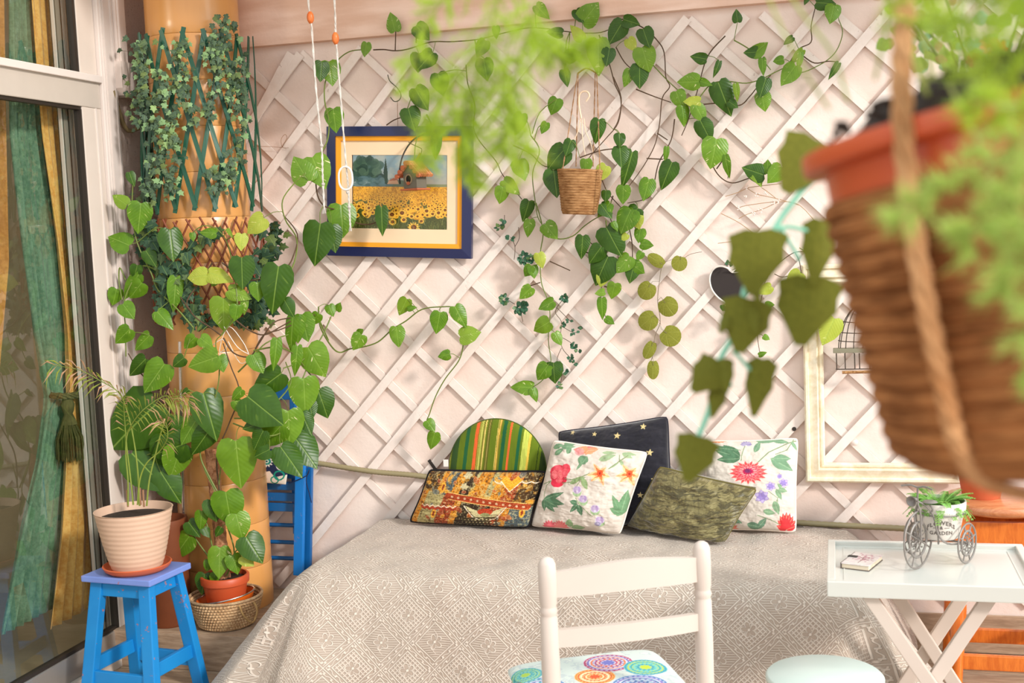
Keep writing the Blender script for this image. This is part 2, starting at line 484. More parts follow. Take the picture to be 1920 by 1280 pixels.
LB(MB(), -3.2, -.565, .045, .137, -.03, .012, .004).build('bottom_rail', plain('satin_aluminium', (178, 170, 162), .28, .08, 8, metal=.6), d1)
LB(MB(), -3.2, -.355, .0, .045, -.08, .034, .003).build('door_sill', alu, d1)
LB(MB(), -.555, -.447, 2.235, 2.75, -.02, .008, .003).build('fixed_stile', cream_alu, d1)
LB(MB(), -.572, -.555, 2.235, 2.75, -.02, .004, 0).build('gasket', alu_d, d1)
gt = plain('grey_track', (150, 140, 128), .4, .05); dg_ = plain('dark_green_grey_track', (74, 76, 66), .5)
for k, (a, b, x, mt) in enumerate(((-.606, -.600, -.052, alu_l), (-.600, -.583, -.060, dg_), (-.583, -.558, -.058, gt), (-.558, -.555, -.054, alu_d), (-.555, -.547, -.056, alu_l), (-.547, -.544, -.062, dg_), (-.544, -.536, -.054, alu_l), (-.536, -.532, -.062, dg_), (-.532, -.524, -.054, alu_l), (-.524, -.49, -.066, alu_d))):
    LB(MB(), a, b, .05, 2.75, x-.012, x, .0).build('track_profile', mt, d1)
def m_glass():
    m = Mat('window_glass')
    t = m.n('ShaderNodeBsdfTransparent'); t.inputs[0].default_value = (.86, .9, .87, 1)
    g = m.n('ShaderNodeBsdfGlossy'); g.inputs['Roughness'].default_value = .02; g.inputs[0].default_value = (.9, .95, .95, 1)
    f = m.n('ShaderNodeLayerWeight'); f.inputs[0].default_value = .5
    fm = m.ma('MULTIPLY_ADD', m.ma('POWER', S(m, f.outputs[1]), 3.0), .55, .08)
    mx = m.n('ShaderNodeMixShader'); m.put(mx.inputs[0], fm)
    m.nt.links.new(t.outputs[0], mx.inputs[1]); m.nt.links.new(g.outputs[0], mx.inputs[2]); m.nt.links.new(mx.outputs[0], m.out.inputs[0])
    return m.mat
glass = m_glass()
MB().add([(XL-.006, -3.2, .14), (XL-.006, -.565, .14), (XL-.006, -.565, 2.105), (XL-.006, -3.2, 2.105)], [(0, 1, 2, 3)]).build('glass_pane', glass, d1)
MB().add([(XL-.008, -3.2, 2.23), (XL-.008, -.56, 2.23), (XL-.008, -.56, 2.75), (XL-.016, -3.2, 2.75)], [(0, 1, 2, 3)]).build('glass_pane', glass, d1)
# the room behind the glass
rm = MB(); c = plain('room_wall_paint', (150, 138, 112), .9)
rm.box((-4.6, -1.9, 1.4), (.1, 4.2, 3.0)); rm.box((-3.7, .25, 1.4), (1.9, .1, 3.0)); rm.box((-3.7, -1.9, 2.95), (1.9, 4.2, .1)); rm.box((-3.7, -1.9, -.05), (1.9, 4.2, .1))
rm.build('wall_room', c)['kind'] = 'structure'
il = bpy.data.lights.new('curtain_fill_light', 'POINT'); il.energy = 30; il.color = (1, .9, .75); il.shadow_soft_size = .15  # unseen fill light, added to brighten the dark room and curtains
ilo = bpy.data.objects.new('curtain_fill_light', il); COL.objects.link(ilo); ilo.location = (-3.25, -2.0, 2.55)

# ---------------------------------------------------------------- curtains: bounds given at pixels on the plane x = XL-.13
XC = XL-.14
def m_cloth(name, c1, c2, sc=60):
    m = Mat(name); c = m.co(); n = m.noise(c, sc, 4, .7); w = m.noise(m.scale(c, (1, 1, .15)), 30, 3)
    return m.fin(m.mix(m.step(n*.6+w*.4, .35, .65), lin(c1), lin(c2)), .9, n, .3, .002, spec=.1, sheen=.3, trans=.18)
def curtain(label, cat, rows, mat, folds, amp, x, phase=0):
    """rows: (z, y_left(far from camera wall end), y_right) -> pleated sheet"""
    R_, C_ = 60, 90; P = np.zeros((R_, C_, 3)); zs = [r[0] for r in rows][::-1]
    for i in range(R_):
        z = rows[0][0]+(rows[-1][0]-rows[0][0])*i/(R_-1)
        a = np.interp(z, zs, [r[1] for r in rows][::-1]); b = np.interp(z, zs, [r[2] for r in rows][::-1])
        for j in range(C_):
            t = j/(C_-1); ph = folds*2*pi*t+phase+.6*sin(z*2.2+t*4)
            P[i, j] = (x+amp*sin(ph)*(.6+.4*sin(z*1.3+t*5)), a+(b-a)*(t+.012*sin(2*ph)), z)
    me = gridmesh('curtain', P, mat=mat); o = meshobj('curtain', me); so = o.modifiers.new('t', 'SOLIDIFY'); so.thickness = .003
    return tag(o, label, cat)
def cy(px, py, x=None): p = ONX(px, py, XC if x is None else x); return p.y, p.z
def rows(*L, x=None):
    out = []
    for pa, pb, py in L:
        ya, z = cy(pa, py, x); yb, _ = cy(pb, py, x); out.append((z, ya, yb))
    return out
green_c = m_cloth('green_chenille', (84, 118, 92), (120, 152, 124)); ochre_c = m_cloth('ochre_silk', (222, 160, 78), (242, 196, 116))
r = rows((18, 54, -60), (22, 76, 250), (42, 104, 450), (62, 122, 620), (86, 126, 745), (70, 130, 860), (36, 126, 1000), (0, 112, 1190))
curtain('green chenille curtain gathered by a tasselled tie behind the glass door', 'curtain', r, green_c, 7, .018, XC)
r = rows((52, 114, -60), (76, 126, 250), (104, 138, 450), (122, 150, 620), (126, 152, 745), (120, 172, 860), (112, 182, 1000), (90, 186, 1180), x=XC+.034)
curtain('ochre silk curtain just right of the green one behind the glass door', 'curtain', r, ochre_c, 5, .012, XC+.034, 1.)
r = rows((-90, 14, -60), (-90, 22, 250), (-100, 30, 500), (-120, 12, 745), (-140, 5, 1000), (-150, 0, 1180))
curtain('ochre curtain left of the green one, cut by the left edge of the photo', 'curtain', r, m_cloth('ochre_brown_silk', (176, 122, 62), (206, 150, 84)), 6, .02, XC-.04, 2.)
# tie and tassel
tw = m_jute('olive_cord', (58, 54, 30), (116, 108, 66))
t = thing('curtain_tie', 'olive twisted curtain tie with a large tassel round the green curtain', 'tie', ONX(108, 748, XC+.03))
yy0, z0 = cy(82, 742); yy1, _ = cy(140, 742)
for k in range(3):
    pts = [(XC+.03+.035*sin(pi*s/12)+.006*sin(s+k*2), yy0+(yy1-yy0)*s/12, z0+.008*cos(s*1.1+k*2.1)-.012*sin(pi*s/12)) for s in range(13)]
    MB().tube(pts, .0065, 6).build('tie_cord', tw, t, True)
yc = cy(108, 800)[0]; za = cy(108, 760)[1]; zb = cy(108, 862)[1]
kn = MB(); kn.lathe([(.0, .03), (.018, .025), (.026, .005), (.022, -.015), (.016, -.03), (.024, -.05), (.03, -.07)], M.Translation((XC+.05, yc, za)), 16); kn.build('tassel_knot', tw, t, True)
ta = MB()
for k in range(90):
    a = random.random()*2*pi; r0 = .02; r1 = random.uniform(.02, .058); zz = zb+random.uniform(-.008, .012)
    ta.tube([(XC+.05+r0*cos(a)*.6, yc+r0*sin(a), za-.045), (XC+.05+r1*.8*cos(a), yc+r1*sin(a), (za+zb)/2-.02), (XC+.05+r1*.8*cos(a), yc+r1*1.1*sin(a), zz)], .0022, 3)
ta.build('tassel_fringe', tw, t, True, kind='stuff')

# ---------------------------------------------------------------- cable trunking on the left wall
cd = thing('cable_trunking', 'white plastic cable trunking with an elbow end and thin cable beside the glass door', 'cable trunking', (XL+.02, -.36, 2.1))
pw = plain('white_plastic', (232, 216, 206), .4, .03)
a = ONX(205, 120, XL+.02); 
MB().box((XL+.022, -.322, 2.55), (.044, .060, .56), bev=.004).build('trunking_cover', pw, cd)
MB().box((XL+.026, -.318, 2.545), (.05, .05, .55), bev=.006).build('trunking_lid', pw, cd)
pr = [(-.052, .06), (.046, .06), (.046, -.03), (.03, -.06), (0, -.072), (-.03, -.066), (-.052, -.04)]
MB().prism(pr, 0, .06, V((XL, -.312, 2.235)), V((0, 1, 0)), V((0, 0, 1)), V((1, 0, 0))).build('elbow_end', pw, cd)
p = [ONX(205, 160, XL+.012), ONX(209, 200, XL+.012), ONX(216, 320, XL+.008), ONX(226, 420, XL+.008), ONX(234, 560, XL+.008), ONX(240, 700, XL+.008), ONX(246, 900, XL+.008)]
MB().tube(smoothpts(p), .0045, 6).build('thin_cable', pw, cd, True)
p = [ONX(211, 170, XL+.02), ONX(222, 205, XL+.02), ONX(240, 245, XL+.02), V((XL+.06, -.2, 2.05)), V((XL+.09, -.06, 1.9)), V((-2.55, -.03, 1.7))]
MB().tube(smoothpts(p), .009, 8).build('corrugated_hose', plain('olive_hose', (140, 122, 86), .5), cd, True)

# ---------------------------------------------------------------- column
def m_col():
    m = Mat('ochre_gloss_paint'); c = m.co(); n = m.noise(c, 3, 4)
    st = m.step(m.noise(m.scale(c, (1, 1, .12)), 14, 3), .6, .75)
    nick = m.step(m.noise(m.scale(c, (1, 1, 2.5)), 26, 3, .7), .70, .74)
    col = m.mix(n, lin((203, 138, 72)), lin((224, 164, 96))); col = m.mix(st*.25, col, lin((180, 110, 62)))
    col = m.mix(nick*.6, col, lin((120, 84, 48)))
    return m.fin(col, .3, n, .1, .004, spec=.5, coat=.3)
cm = m_col()
col = thing('column', 'round ochre painted column of stacked drums in the corner behind the ivy', 'column', (CCX, CCY, .14))
zs = [.14]; 
while zs[-1] < 2.70: zs.append(zs[-1]+.172)
for a, b in zip(zs[:-1], zs[1:]):
    MB().lathe([(0, a), (CR-.0012, a), (CR, a+.003), (CR, a+.05), (CR, a+.12), (CR, b-.004), (CR-.0012, b-.001), (0, b-.001)], M.Translation((CCX+random.uniform(-.0006, .0006), CCY, 0)), 64).build('column_drum', cm, col, True)
MB().tube([ONZ(349, 1150, .142), W(337, 640, -.42)], .006, 8).build('metal_rod', plain('chrome', (205, 198, 190), .2, metal=.9)).__setitem__('label', 'thin chrome rod standing against the column behind the blue stool')
bpy.data.objects['metal_rod']['category'] = 'rod'
# tall clay planter behind the blue stool
tp = thing('clay_planter', 'tall plain brown clay planter on the step behind the blue stool', 'planter', W(318, 1160, -.52))
cl = plain('brown_clay', (112, 56, 26), .65, .25, 12)
b = W(318, 1168, -.50)
MB().lathe([(0, 0), (.075, 0), (.08, .01), (.086, .38), (.088, .40), (.086, .41), (.078, .41), (.074, .37), (0, .36)], M.Translation((b.x, -.49, .141)), 32).build('planter_body', cl, tp, True)

# ================================================================== trellis on the wall
tre = thing('wall_trellis', 'white painted diagonal wooden trellis covering the back wall', 'trellis', (-1.0, 0, 1.2))
ZT, ZB, XR, XLF = 2.335, .16, .90, -2.66
def slat(x12, ang, y, ztop, zbot, wd=.034):
    """slat through (x12,1.2) at angle ang, clipped to the panel"""
    dx, dz = cos(ang), sin(ang)
    def at(z): return x12+(z-1.2)*dx/dz
    t0, t1 = zbot, ztop
    zz = []
    for xb in (XLF, XR):
        zz.append(1.2+(xb-x12)*dz/dx)
    lo, hi = min(zz), max(zz); a = max(t0, lo); b = min(t1, hi)
    if b-a < .06: return
    A = V((at(a), y, a)); B = V((at(b), y, b))
    u = (B-A).normalized(); w = V((0, 1, 0)).cross(u)
    n = 10; mb = MB(); vs = []
    for i in range(n+1):
        p = A+(B-A)*(i/n); wob = .0016*random.uniform(-1, 1); hw = wd/2*random.uniform(.95, 1.04)
        q = p+w*wob
        if i in (0, n): q = q+u*random.uniform(-.006, .006)
        for s1, s2 in ((-1, -1), (1, -1), (1, 1), (-1, 1)): vs.append(q+w*hw*s1+V((0, .0045*s2, 0)))
    fs = []
    for i in range(n):
        for k in range(4): a_ = i*4+k; b_ = i*4+(k+1) % 4; fs.append((a_, b_, b_+4, a_+4))
    fs += [(3, 2, 1, 0), tuple(n*4+k for k in range(4))]
    mb.add(vs, fs); mb.build('slat', slat_m, tre)
    # nail heads
for k in range(16):
    x = -3.06+k*.2485+random.uniform(-.006, .006)
    slat(x, radians(132.5 and 47.3+random.uniform(-.5, .5)), -.0185, ZT+random.uniform(-.02, .01), ZB+random.uniform(0, .04))
slat(-2.865, radians(55), -.019, 2.33, 1.6)
for k in range(19):
    x = -2.46+k*.2585+random.uniform(-.008, .008)
    slat(x-.0, radians(135.6+random.uniform(-.6, .6)), -.008, ZT-random.uniform(0, .03), ZB+random.uniform(0, .04), .031)

# hose / conduit running along the wall behind the daybed
hz = thing('wall_conduit', 'thin olive corrugated conduit running along the wall behind the daybed', 'conduit', W(1000, 920, -.04))
pts = [W(595, 868, -.035), W(700, 884, -.035), W(802, 894, -.035), W(1000, 926, -.035), W(1300, 962, -.035), W(1500, 980, -.035), W(1700, 991, -.035), W(1850, 1003, -.035), W(1930, 1008, -.035)]
sp = smoothpts(pts, 30); rr = [.0105+(.0012 if i % 2 else 0) for i in range(len(sp))]
MB().tube(sp, rr, 8).build('conduit_tube', plain('olive_conduit', (150, 138, 104), .5, .05), hz, True)
for px, py in ((812, 889), (1400, 970)):
    p = W(px, py, -.02); MB().box(p, (.03, .03, .034), bev=.003).build('pipe_clip', pw, hz)
p = W(811, 872, -.022); MB().bar(W(804, 862, -.024), W(818, 882, -.024), .012, .006, (0, 1, 0)).build('clip_arm', alu_d, hz)
# ================================================================== picture
def quad_thing_box(mb, px0, py0, px1, py1, y, d):
    pass
def picture():
    TL, TR, BR, BL = W(613, 237, -.05), W(884, 236, -.05), W(884, 485, -.045), W(613, 479, -.045)
    X = ((TR-TL)+(BR-BL)).normalized(); w = ((TR-TL).length+(BR-BL).length)/2
    Z = ((TL-BL)+(TR-BR)); Z = (Z-X*Z.dot(X)).normalized(); h = ((TL-BL).length+(TR-BR).length)/2
    Y = Z.cross(X).normalized()      # points into the wall
    if Y.y < 0: Y = -Y
    O = (TL+TR+BR+BL)/4
    t = thing('framed_picture', 'sunflower field picture in a navy and yellow frame', 'picture', O)
    navy = plain('navy_lacquer', (24, 32, 78), .3, .1, spec=.5); yel = plain('yellow_inner_frame', (240, 160, 28), .45, .06); mat_ = plain('cream_mount', (240, 212, 176), .9, .03)
    def ring(w0, h0, w1, h1, y0, y1, yb):
        """mitred ring sloping from outer (depth y0) to inner (depth y1)"""
        mb = MB(); o = [(-w0, h0), (w0, h0), (w0, -h0), (-w0, -h0)]; i_ = [(-w1, h1), (w1, h1), (w1, -h1), (-w1, -h1)]
        for k in range(4):
            a, b = k, (k+1) % 4
            P = lambda q, y: O+X*q[0]+Z*q[1]+Y*y
            vs = [P(o[a], y0), P(o[b], y0), P(i_[b], y1), P(i_[a], y1), P(o[a], yb), P(o[b], yb), P(i_[b], yb), P(i_[a], yb)]
            mb.add(vs, [(0, 1, 2, 3), (4, 5, 1, 0), (3, 2, 6, 7), (7, 6, 5, 4)])
        return mb
    k = w/271.
    ring(w/2, h/2, w/2-17*k, h/2-17*k, 0, -.004, .024).build('outer_frame', navy, t)
    ring(w/2-17*k, h/2-17*k, w/2-26*k, h/2-25*k, .002, .004, .022).build('inner_frame', yel, t)
    ring(w/2-26*k, h/2-25*k, w/2-46*k, h/2-50*k, .010, .010, .02).build('mount', mat_, t)
    # print drawn in pixels of the photograph (661..840, 287..433)
    C_, R_ = 270, 220; xs = np.linspace(661, 841, C_); ys = np.linspace(286, 434, R_)
    PX, PY = np.meshgrid(xs, ys); P = np.zeros((R_, C_, 3))
    cx, cyy = (613+884)/2, (236.5+482)/2
    for i in range(3): P[..., i] = O[i]+(PX-cx)*k*X[i]-(PY-cyy)*k*Z[i]+Y[i]*.012
    p = Paint(PX, PY, (126, 150, 158)); N = fnoise(PX*.06, PY*.09, 3); N2 = fnoise(PX*.3, PY*.3, 9); N3 = fnoise(PX*.8, PY*.8, 12)
    p.put(np.clip((N-.45)*4, 0, 1), (170, 172, 160), .7); p.put(np.clip((PY-318)/25, 0, 1)*np.clip((PX-730)/30, 0, 1), (186, 172, 150), .7)
    p.put((PY > 352-14*np.sin((PX-661)*.02)), (92, 108, 84)); p.put((PY > 345) & (PX > 760), (120, 128, 84), .8)
    p.put((PY > 351) & (PX > 780), (150, 150, 80), .7)
    for q in range(60):      # trees on the left
        a = random.uniform(655, 715); b = random.uniform(300, 340); p.ell(a, b+abs(a-685)*.25, random.uniform(5, 11), random.uniform(4, 9), random.choice([(46, 74, 62), (60, 88, 70), (36, 60, 52), (78, 104, 84)]), a=.75)
    for q in range(50):
        a = random.uniform(655, 735); b = random.uniform(334, 350); p.ell(a, b, random.uniform(4, 8), random.uniform(2, 5), random.choice([(84, 112, 116), (98, 124, 124), (62, 90, 92)]), a=.7)
    p.poly([(722, 345), (719, 325), (723, 298), (727, 325), (727, 346)], (34, 58, 44))
    p.poly([(726, 345), (730, 338), (744, 336), (748, 345)], (196, 150, 116)); p.poly([(728, 340), (738, 334), (748, 338)], (160, 92, 62))
    fld = PY > 350
    p.put(fld, (222, 158, 44)); p.put(fld & (N2 > .52), (176, 116, 30), .75); p.put(fld & (N3 > .62), (244, 190, 70), .8)
    p.put((PY > 372) & (fnoise(PX*.12, PY*.12, 21) > .56), (74, 82, 38), .8)
    dark = (PY > 398+10*np.sin(PX*.05)) | ((PX < 690) & (PY > 385)); p.put(dark, (56, 66, 30), .9); p.put(dark & (N3 > .55), (96, 100, 46), .7)
    for q in range(230):
        t_ = random.random()**.6; b = 352+t_*50; a = random.uniform(661, 841); r_ = 1.2+t_*3.4
        if b > 392 and (a < 715) and random.random() < .6: continue
        p.ell(a, b, r_*1.15, r_*.9, (236, 176, 52)); p.ell(a, b, r_*.5, r_*.42, (110, 58, 20))
    for a, b, r_ in ((672, 385, 6), (691, 388, 6), (706, 386, 6), (684, 399, 6), (735, 399, 9), (754, 396, 9), (736, 412, 8), (757, 408, 7), (776, 421, 12), (772, 402, 6), (800, 392, 7), (822, 395, 7), (811, 397, 6), (834, 390, 6), (784, 389, 6), (790, 410, 6)):
        p.flower(a, b, r_, 13, (226, 160, 36), (250, 200, 80), 2, .85, random.random(), edge=(180, 120, 30)); p.ell(a, b, r_*.42, r_*.36, (92, 46, 18)); p.ell(a, b, r_*.2, r_*.16, (140, 84, 34))
    for q in range(160):
        a = random.uniform(661, 841); b = random.uniform(402, 434); p.line([(a, b), (a+random.uniform(-4, 4), b+random.uniform(4, 9))], 1.0, random.choice([(112, 120, 60), (50, 62, 26), (140, 140, 78)]), .8)
    m = m_vcol('printed_landscape', .25, 500, .05, spec=.5)
    o = meshobj('print', gridmesh('print', P, col=p.lin(), mat=m), t)
    return t
picture()

# ---------------------------------------------------------------- birdhouse hanging before the picture
def birdhouse():
    Y0 = -.115; k = (W(808, 340, Y0)-W(742, 340, Y0)).length/66.
    O = W(778, 338, Y0); t = thing('birdhouse', 'small grey birdhouse with a terracotta tiled roof hanging before the sunflower picture', 'birdhouse', O)
    X, Z, Y = V((1, 0, 0)), V((0, 0, 1)), V((0, 1, 0)); grey = plain('grey_wood', (104, 98, 84), .8); terra = plain('roof_terracotta', (176, 96, 62), .8, .3, 90); terra2 = plain('roof_terracotta_pale', (204, 128, 88), .8, .3, 90)
    w = 19*k; h = 14*k; R3 = M.Rotation(radians(-22), 3, 'Z'); X = R3@X; Y = R3@Y
    mb = MB(); mb.prism([(-w*.8, -h), (w*.8, -h), (w*.8, h), (0, h*2.0), (-w*.8, h)], -w*.7, w*.7, O, X, Z, Y); mb.build('house_body', grey, t)
    # entrance
    P = O-Y*(w*.7)-X*(3*k); n = 16
    MB().tube([P+X*cos(a)*7*k+Z*(sin(a)*8*k+2*k) for a in [2*pi*i/n for i in range(n)]], 1.5*k, 6, closed=True).build('entrance_ring', plain('entrance_rim', (150, 128, 100), .8), t, True)
    MB().prism([(cos(2*pi*i/14)*6.5*k, sin(2*pi*i/14)*7.5*k+2*k) for i in range(14)], -.0012, .001, P, X, Z, Y).build('entrance_hole', plain('hole_dark', (26, 20, 16), .9), t)
    MB().prism([(cos(2*pi*i/10)*4*k, sin(2*pi*i/10)*3*k-5*k) for i in range(10)], -.005, .001, P, X, Z, Y).build('tiny_bird', terra, t)
    MB().box(O-Z*(h+2*k), (w*2.1, w*1.9, 3*k), R3.to_3x3(), bev=.001).build('floor_board', terra, t)
    # tiles: rows of half-round tiles on both slopes
    for side in (-1, 1):
        for r_ in range(4):
            for c in range(6):
                f = (r_+.5)/4; px = side*(w*1.28*(1-f)+1.5*k); pz = h*.55+(h*1.65)*f
                p0 = O+X*(px+side*3.2*k)+Z*(pz-3.4*k)+Y*((c-2.5)*w*.34); p1 = O+X*(px-side*3*k)+Z*(pz+2.6*k)+Y*((c-2.5)*w*.34)
                MB().tube([p0, p1], [w*.19, w*.17], 7).build('roof_tile', random.choice((terra, terra2)), t, True)
    for c in range(7):
        p = O+Z*(h*2.25)+Y*((c-3)*w*.31); MB().tube([p-Y*w*.18, p+Y*w*.18], w*.17, 7).build('ridge_tile', terra2, t, True)
    for sgn in (-1, 1):
        for c in range(4):
            f = c/3.; p = O-Y*(w*1.05)+X*(sgn*(3*k+f*22*k))+Z*(h*2.15-f*h*1.6); MB().tube([p-Y*.003, p+Y*.006], 4.2*k, 7).build('gable_tile', terra, t, True)
    wire = plain('brown_wire', (92, 70, 52), .6)
    top = W(791, 281, Y0)
    MB().tube(smoothpts([O+Z*h*2.2, W(785, 298, Y0), top, W(783, 275, Y0), W(772, 270, Y0), W(766, 266, Y0)]), .0018, 5).build('hanging_wire', wire, t, True)
    MB().tube(smoothpts([O+Z*h*2.3+X*.0, W(780, 300, Y0), W(788, 287, Y0)]), .0035, 6).build('roof_twig', terra, t, True)
    MB().tube(smoothpts([W(750, 345, Y0), W(749, 320, Y0), W(756, 290, -.10), W(772, 265, -.08), W(792, 252, -.06), W(805, 248, -.055), W(818, 252, -.05), W(800, 215, -.03)]), .0032, 6).build('bracket', plain('dark_wire', (48, 38, 32), .5), t, True)
birdhouse()

# ---------------------------------------------------------------- two white cords hanging from the ceiling
cordm = m_jute('white_cord', (206, 196, 186), (246, 240, 232), 1)
bead = m_wood('orange_bead_wood', (205, 96, 40), (232, 130, 66), (9, 9, 3), .4)
YC_ = -.45
def cord(label, pts, beadp, ring=None, knots=()):
    P = [W(*q, YC_) for q in pts]; top = V((P[0].x-.004, P[0].y, 2.948)); P = [top]+P
    t = thing('pull_cord', label, 'cord', P[-1])
    L = smoothpts(P, 14); mb = MB()
    for s in (0, 1):
        mb.tube([p+V((.0017*cos(i*.9+s*pi), .0017*sin(i*.9+s*pi), 0)) for i, p in enumerate(L)], .0024, 6)
    mb.build('cord_strand', cordm, t, True)
    b = W(*beadp, YC_); MB().lathe([(0, .022), (.005, .021), (.011, .012), (.013, 0), (.011, -.012), (.005, -.021), (0, -.022)], M.Translation(b), 16).build('wooden_bead', bead, t, True)
    for q in knots:
        MB().lathe([(0, .007), (.006, .004), (.007, 0), (.005, -.005), (0, -.008)], M.Translation(W(*q, YC_)), 10).build('knot', cordm, t, True)
    e = P[-1]; mb = MB()
    for k in range(7): mb.tube([e+V((0, 0, .01)), e+V((random.uniform(-.009, .009), random.uniform(-.004, .004), -.016))], .0014, 4)
    mb.build('frayed_end', cordm, t, True)
    if ring:
        c = W(*ring[0], YC_-.006); k = ring[1]; n = 40
        MB().tube([c+V((cos(a)*.026*(1 if abs(sin(a)) < .99 else 1), 0, (abs(sin(a))**.7)*(1 if sin(a) > 0 else -1)*.041)) for a in [2*pi*i/n for i in range(n)]], .0038, 8, closed=True).build('cord_ring', plain('white_ring', (244, 238, 230), .4, .03), t, True)
cord('white cord with a wooden bead and frayed end, left of the pair before the wall', [(578, 0), (583, 33), (592, 160), (603, 275), (605, 330), (608, 392)], (582, 33), knots=((603, 273), (606, 345)))
cord('white cord with a wooden bead and white ring, right of the pair before the picture', [(627, 0), (630, 72), (640, 200), (649, 308), (653, 350), (655, 392), (657, 425)], (629, 72), ((648, 334), 1), ((652, 360), (655, 388)))

# ---------------------------------------------------------------- small jute planter on the wall
jute = m_jute('jute_rope', (120, 72, 34), (206, 158, 108)); soil = plain('dark_soil', (46, 34, 26), .95, .5, 120, bs=.8)
def jute_planter():
    Y0 = -.14; c0 = W(1088, 318, Y0); c1 = W(1085, 402, Y0); k = (W(1128, 330, Y0)-W(1046, 330, Y0)).length/82
    t = thing('hanging_planter', 'small jute wrapped pot hanging on cords at the middle of the trellis', 'planter', c1)
    H = (c0-c1).length; N = 17; prof = [(0, 0)]
    R0, R1 = 31*k, 42*k
    for i in range(N*6+1):
        f = i/(N*6); r = R0+(R1-R0)*f; r -= .004*max(0, 1-f*12); prof.append((r+.0018*abs(sin(pi*f*N)), f*H))
    prof += [(R1-.004, H+.001), (R1-.006, H-.012), (0, H-.012)]
    ax = (c0-c1).normalized(); mt = M.Translation(c1)@V((0, 0, 1)).rotation_difference(ax).to_matrix().to_4x4()
    MB().lathe(prof[:-2], mt, 48).build('jute_wrap', m_jute('jute_coil', (120, 72, 34), (206, 158, 108), 1, True), t, True)
    mb = MB()
    vs = []
    for i in range(9):
        for j in range(16):
            a = 2*pi*j/16; r = (R1-.006)*i/8; vs.append(mt@V((r*cos(a), r*sin(a), H-.006+.008*mn.noise(V((r*cos(a), r*sin(a), 0))*120)*(1-i/9)+.004)))
    mb.add(vs, [(i*16+j, i*16+(j+1) % 16, (i+1)*16+(j+1) % 16, (i+1)*16+j) for i in range(8) for j in range(16)]); mb.build('soil', soil, t, True)
    top = W(1106, 138, -.05)
    for (bx, by, tx) in ((1055, 318, 1083), (1080, 312, 1084), (1112, 312, 1116), (1125, 322, 1119)):
        p0 = W(bx, by, Y0-(.03 if bx in (1055, 1125) else -.03)); p1 = W(tx, 138, -.06)
        mb = MB(); L = [p0+(p1-p0)*i/40 for i in range(41)]
        for s in (0, 1): mb.tube([p+V((.0013*cos(i*.8+s*pi), .0013*sin(i*.8+s*pi), 0)) for i, p in enumerate(L)], .0014, 5)
        mb.build('hanging_cord', m_jute('fine_jute', (150, 104, 70), (214, 170, 130)), t, True)
    MB().tube(smoothpts([W(1083, 138, -.06), W(1100, 128, -.04), W(1119, 138, -.06)]), .003, 6).build('cord_loop', jute, t, True)
    MB().tube(smoothpts([W(1122, 318, Y0-.05), W(1126, 350, Y0-.05), W(1118, 400, Y0-.03)]), .0025, 6).build('side_cord', jute, t, True)
    # spare white plastic hanger standing in the pot
    wh = thing('plastic_hanger', 'white plastic pot hanger hook with three thin strands in the jute planter', 'hook', W(1090, 250, -.12))
    hk = [W(1099, 190, -.12), W(1105, 180, -.12), W(1101, 172, -.12), W(1092, 172, -.12), W(1086, 180, -.12), W(1086, 200, -.12), W(1090, 222, -.12)]
    pwm = plain('ivory_plastic', (236, 206, 176), .4, .04)
    MB().tube(smoothpts(hk, 6), .0034, 8).build('hook', pwm, wh, True)
    for q in (((1088, 222), (1084, 245), (1072, 272), (1062, 296)), ((1091, 224), (1092, 255), (1098, 296)), ((1095, 222), (1098, 245), (1108, 270), (1114, 298))):
        MB().tube(smoothpts([W(a, b, -.12) for a, b in q]), .0018, 6).build('strand', pwm, wh, True)
jute_planter()

# hook on string near the picture
hk = thing('wire_hook', 'dark wire hook on a string on the trellis above the picture', 'hook', W(745, 190, -.03))
MB().tube(smoothpts([W(727, 140, -.03), W(731, 152, -.03), W(745, 165, -.03), W(752, 178, -.03), W(748, 188, -.03), W(739, 190, -.03), W(732, 182, -.035)]), .0018, 6).build('wire', alu_d, hk, True)
MB().tube([W(745, 188, -.03), W(746, 237, -.03)], .0009, 5).build('string', jute, hk, True)
st_ = thing('garden_string', 'thin brown string tied across the left end of the trellis', 'string', W(500, 275, -.03))
MB().tube(smoothpts([W(468, 274, -.03), W(510, 275, -.03), W(528, 276, -.03), W(532, 270, -.04), W(538, 258, -.035), W(534, 252, -.03), W(527, 262, -.03), W(530, 276, -.03), W(541, 277, -.03)]), .0009, 5).build('string_run', jute, st_, True)

# ---------------------------------------------------------------- heart chalkboard
def heart():
    c = W(1373, 536, -.035); k = (W(1413, 536, -.035)-W(1331, 536, -.035)).length/82
    ol = [(0, 26), (-8, 34), (-20, 38), (-32, 35), (-40, 24), (-42, 10), (-38, -6), (-28, -20), (-14, -31), (4, -41), (12, -34), (26, -20), (36, -6), (41, 8), (40, 22), (33, 33), (22, 37), (10, 34)]
    P = smoothpts([V((x, y, 0)) for x, y in ol+[ol[0]]], 4)[:-1]; P = [(p.x*k, p.y*k) for p in P]
    t = thing('heart_board', 'heart shaped blackboard with a white rim hanging on the trellis', 'blackboard', c)
    MB().prism(P, -.002, .003, c, V((1, 0, 0)), V((0, 0, 1)), V((0, 1, 0))).build('board', plain('chalkboard', (52, 44, 42), .8, .2, 12), t)
    MB().tube([c+V((x, 0, y)) for x, y in P], .0038, 8, closed=True).build('rim', plain('white_rim', (240, 232, 222), .6, .04), t, True)
    MB().tube(smoothpts([W(1373, 506, -.036), W(1385, 500, -.05), W(1398, 497, -.04), W(1390, 508, -.05), W(1374, 511, -.04), W(1366, 505, -.05), W(1373, 508, -.04)]), .0016, 5).build('hanging_string', cordm, t, True)
heart()

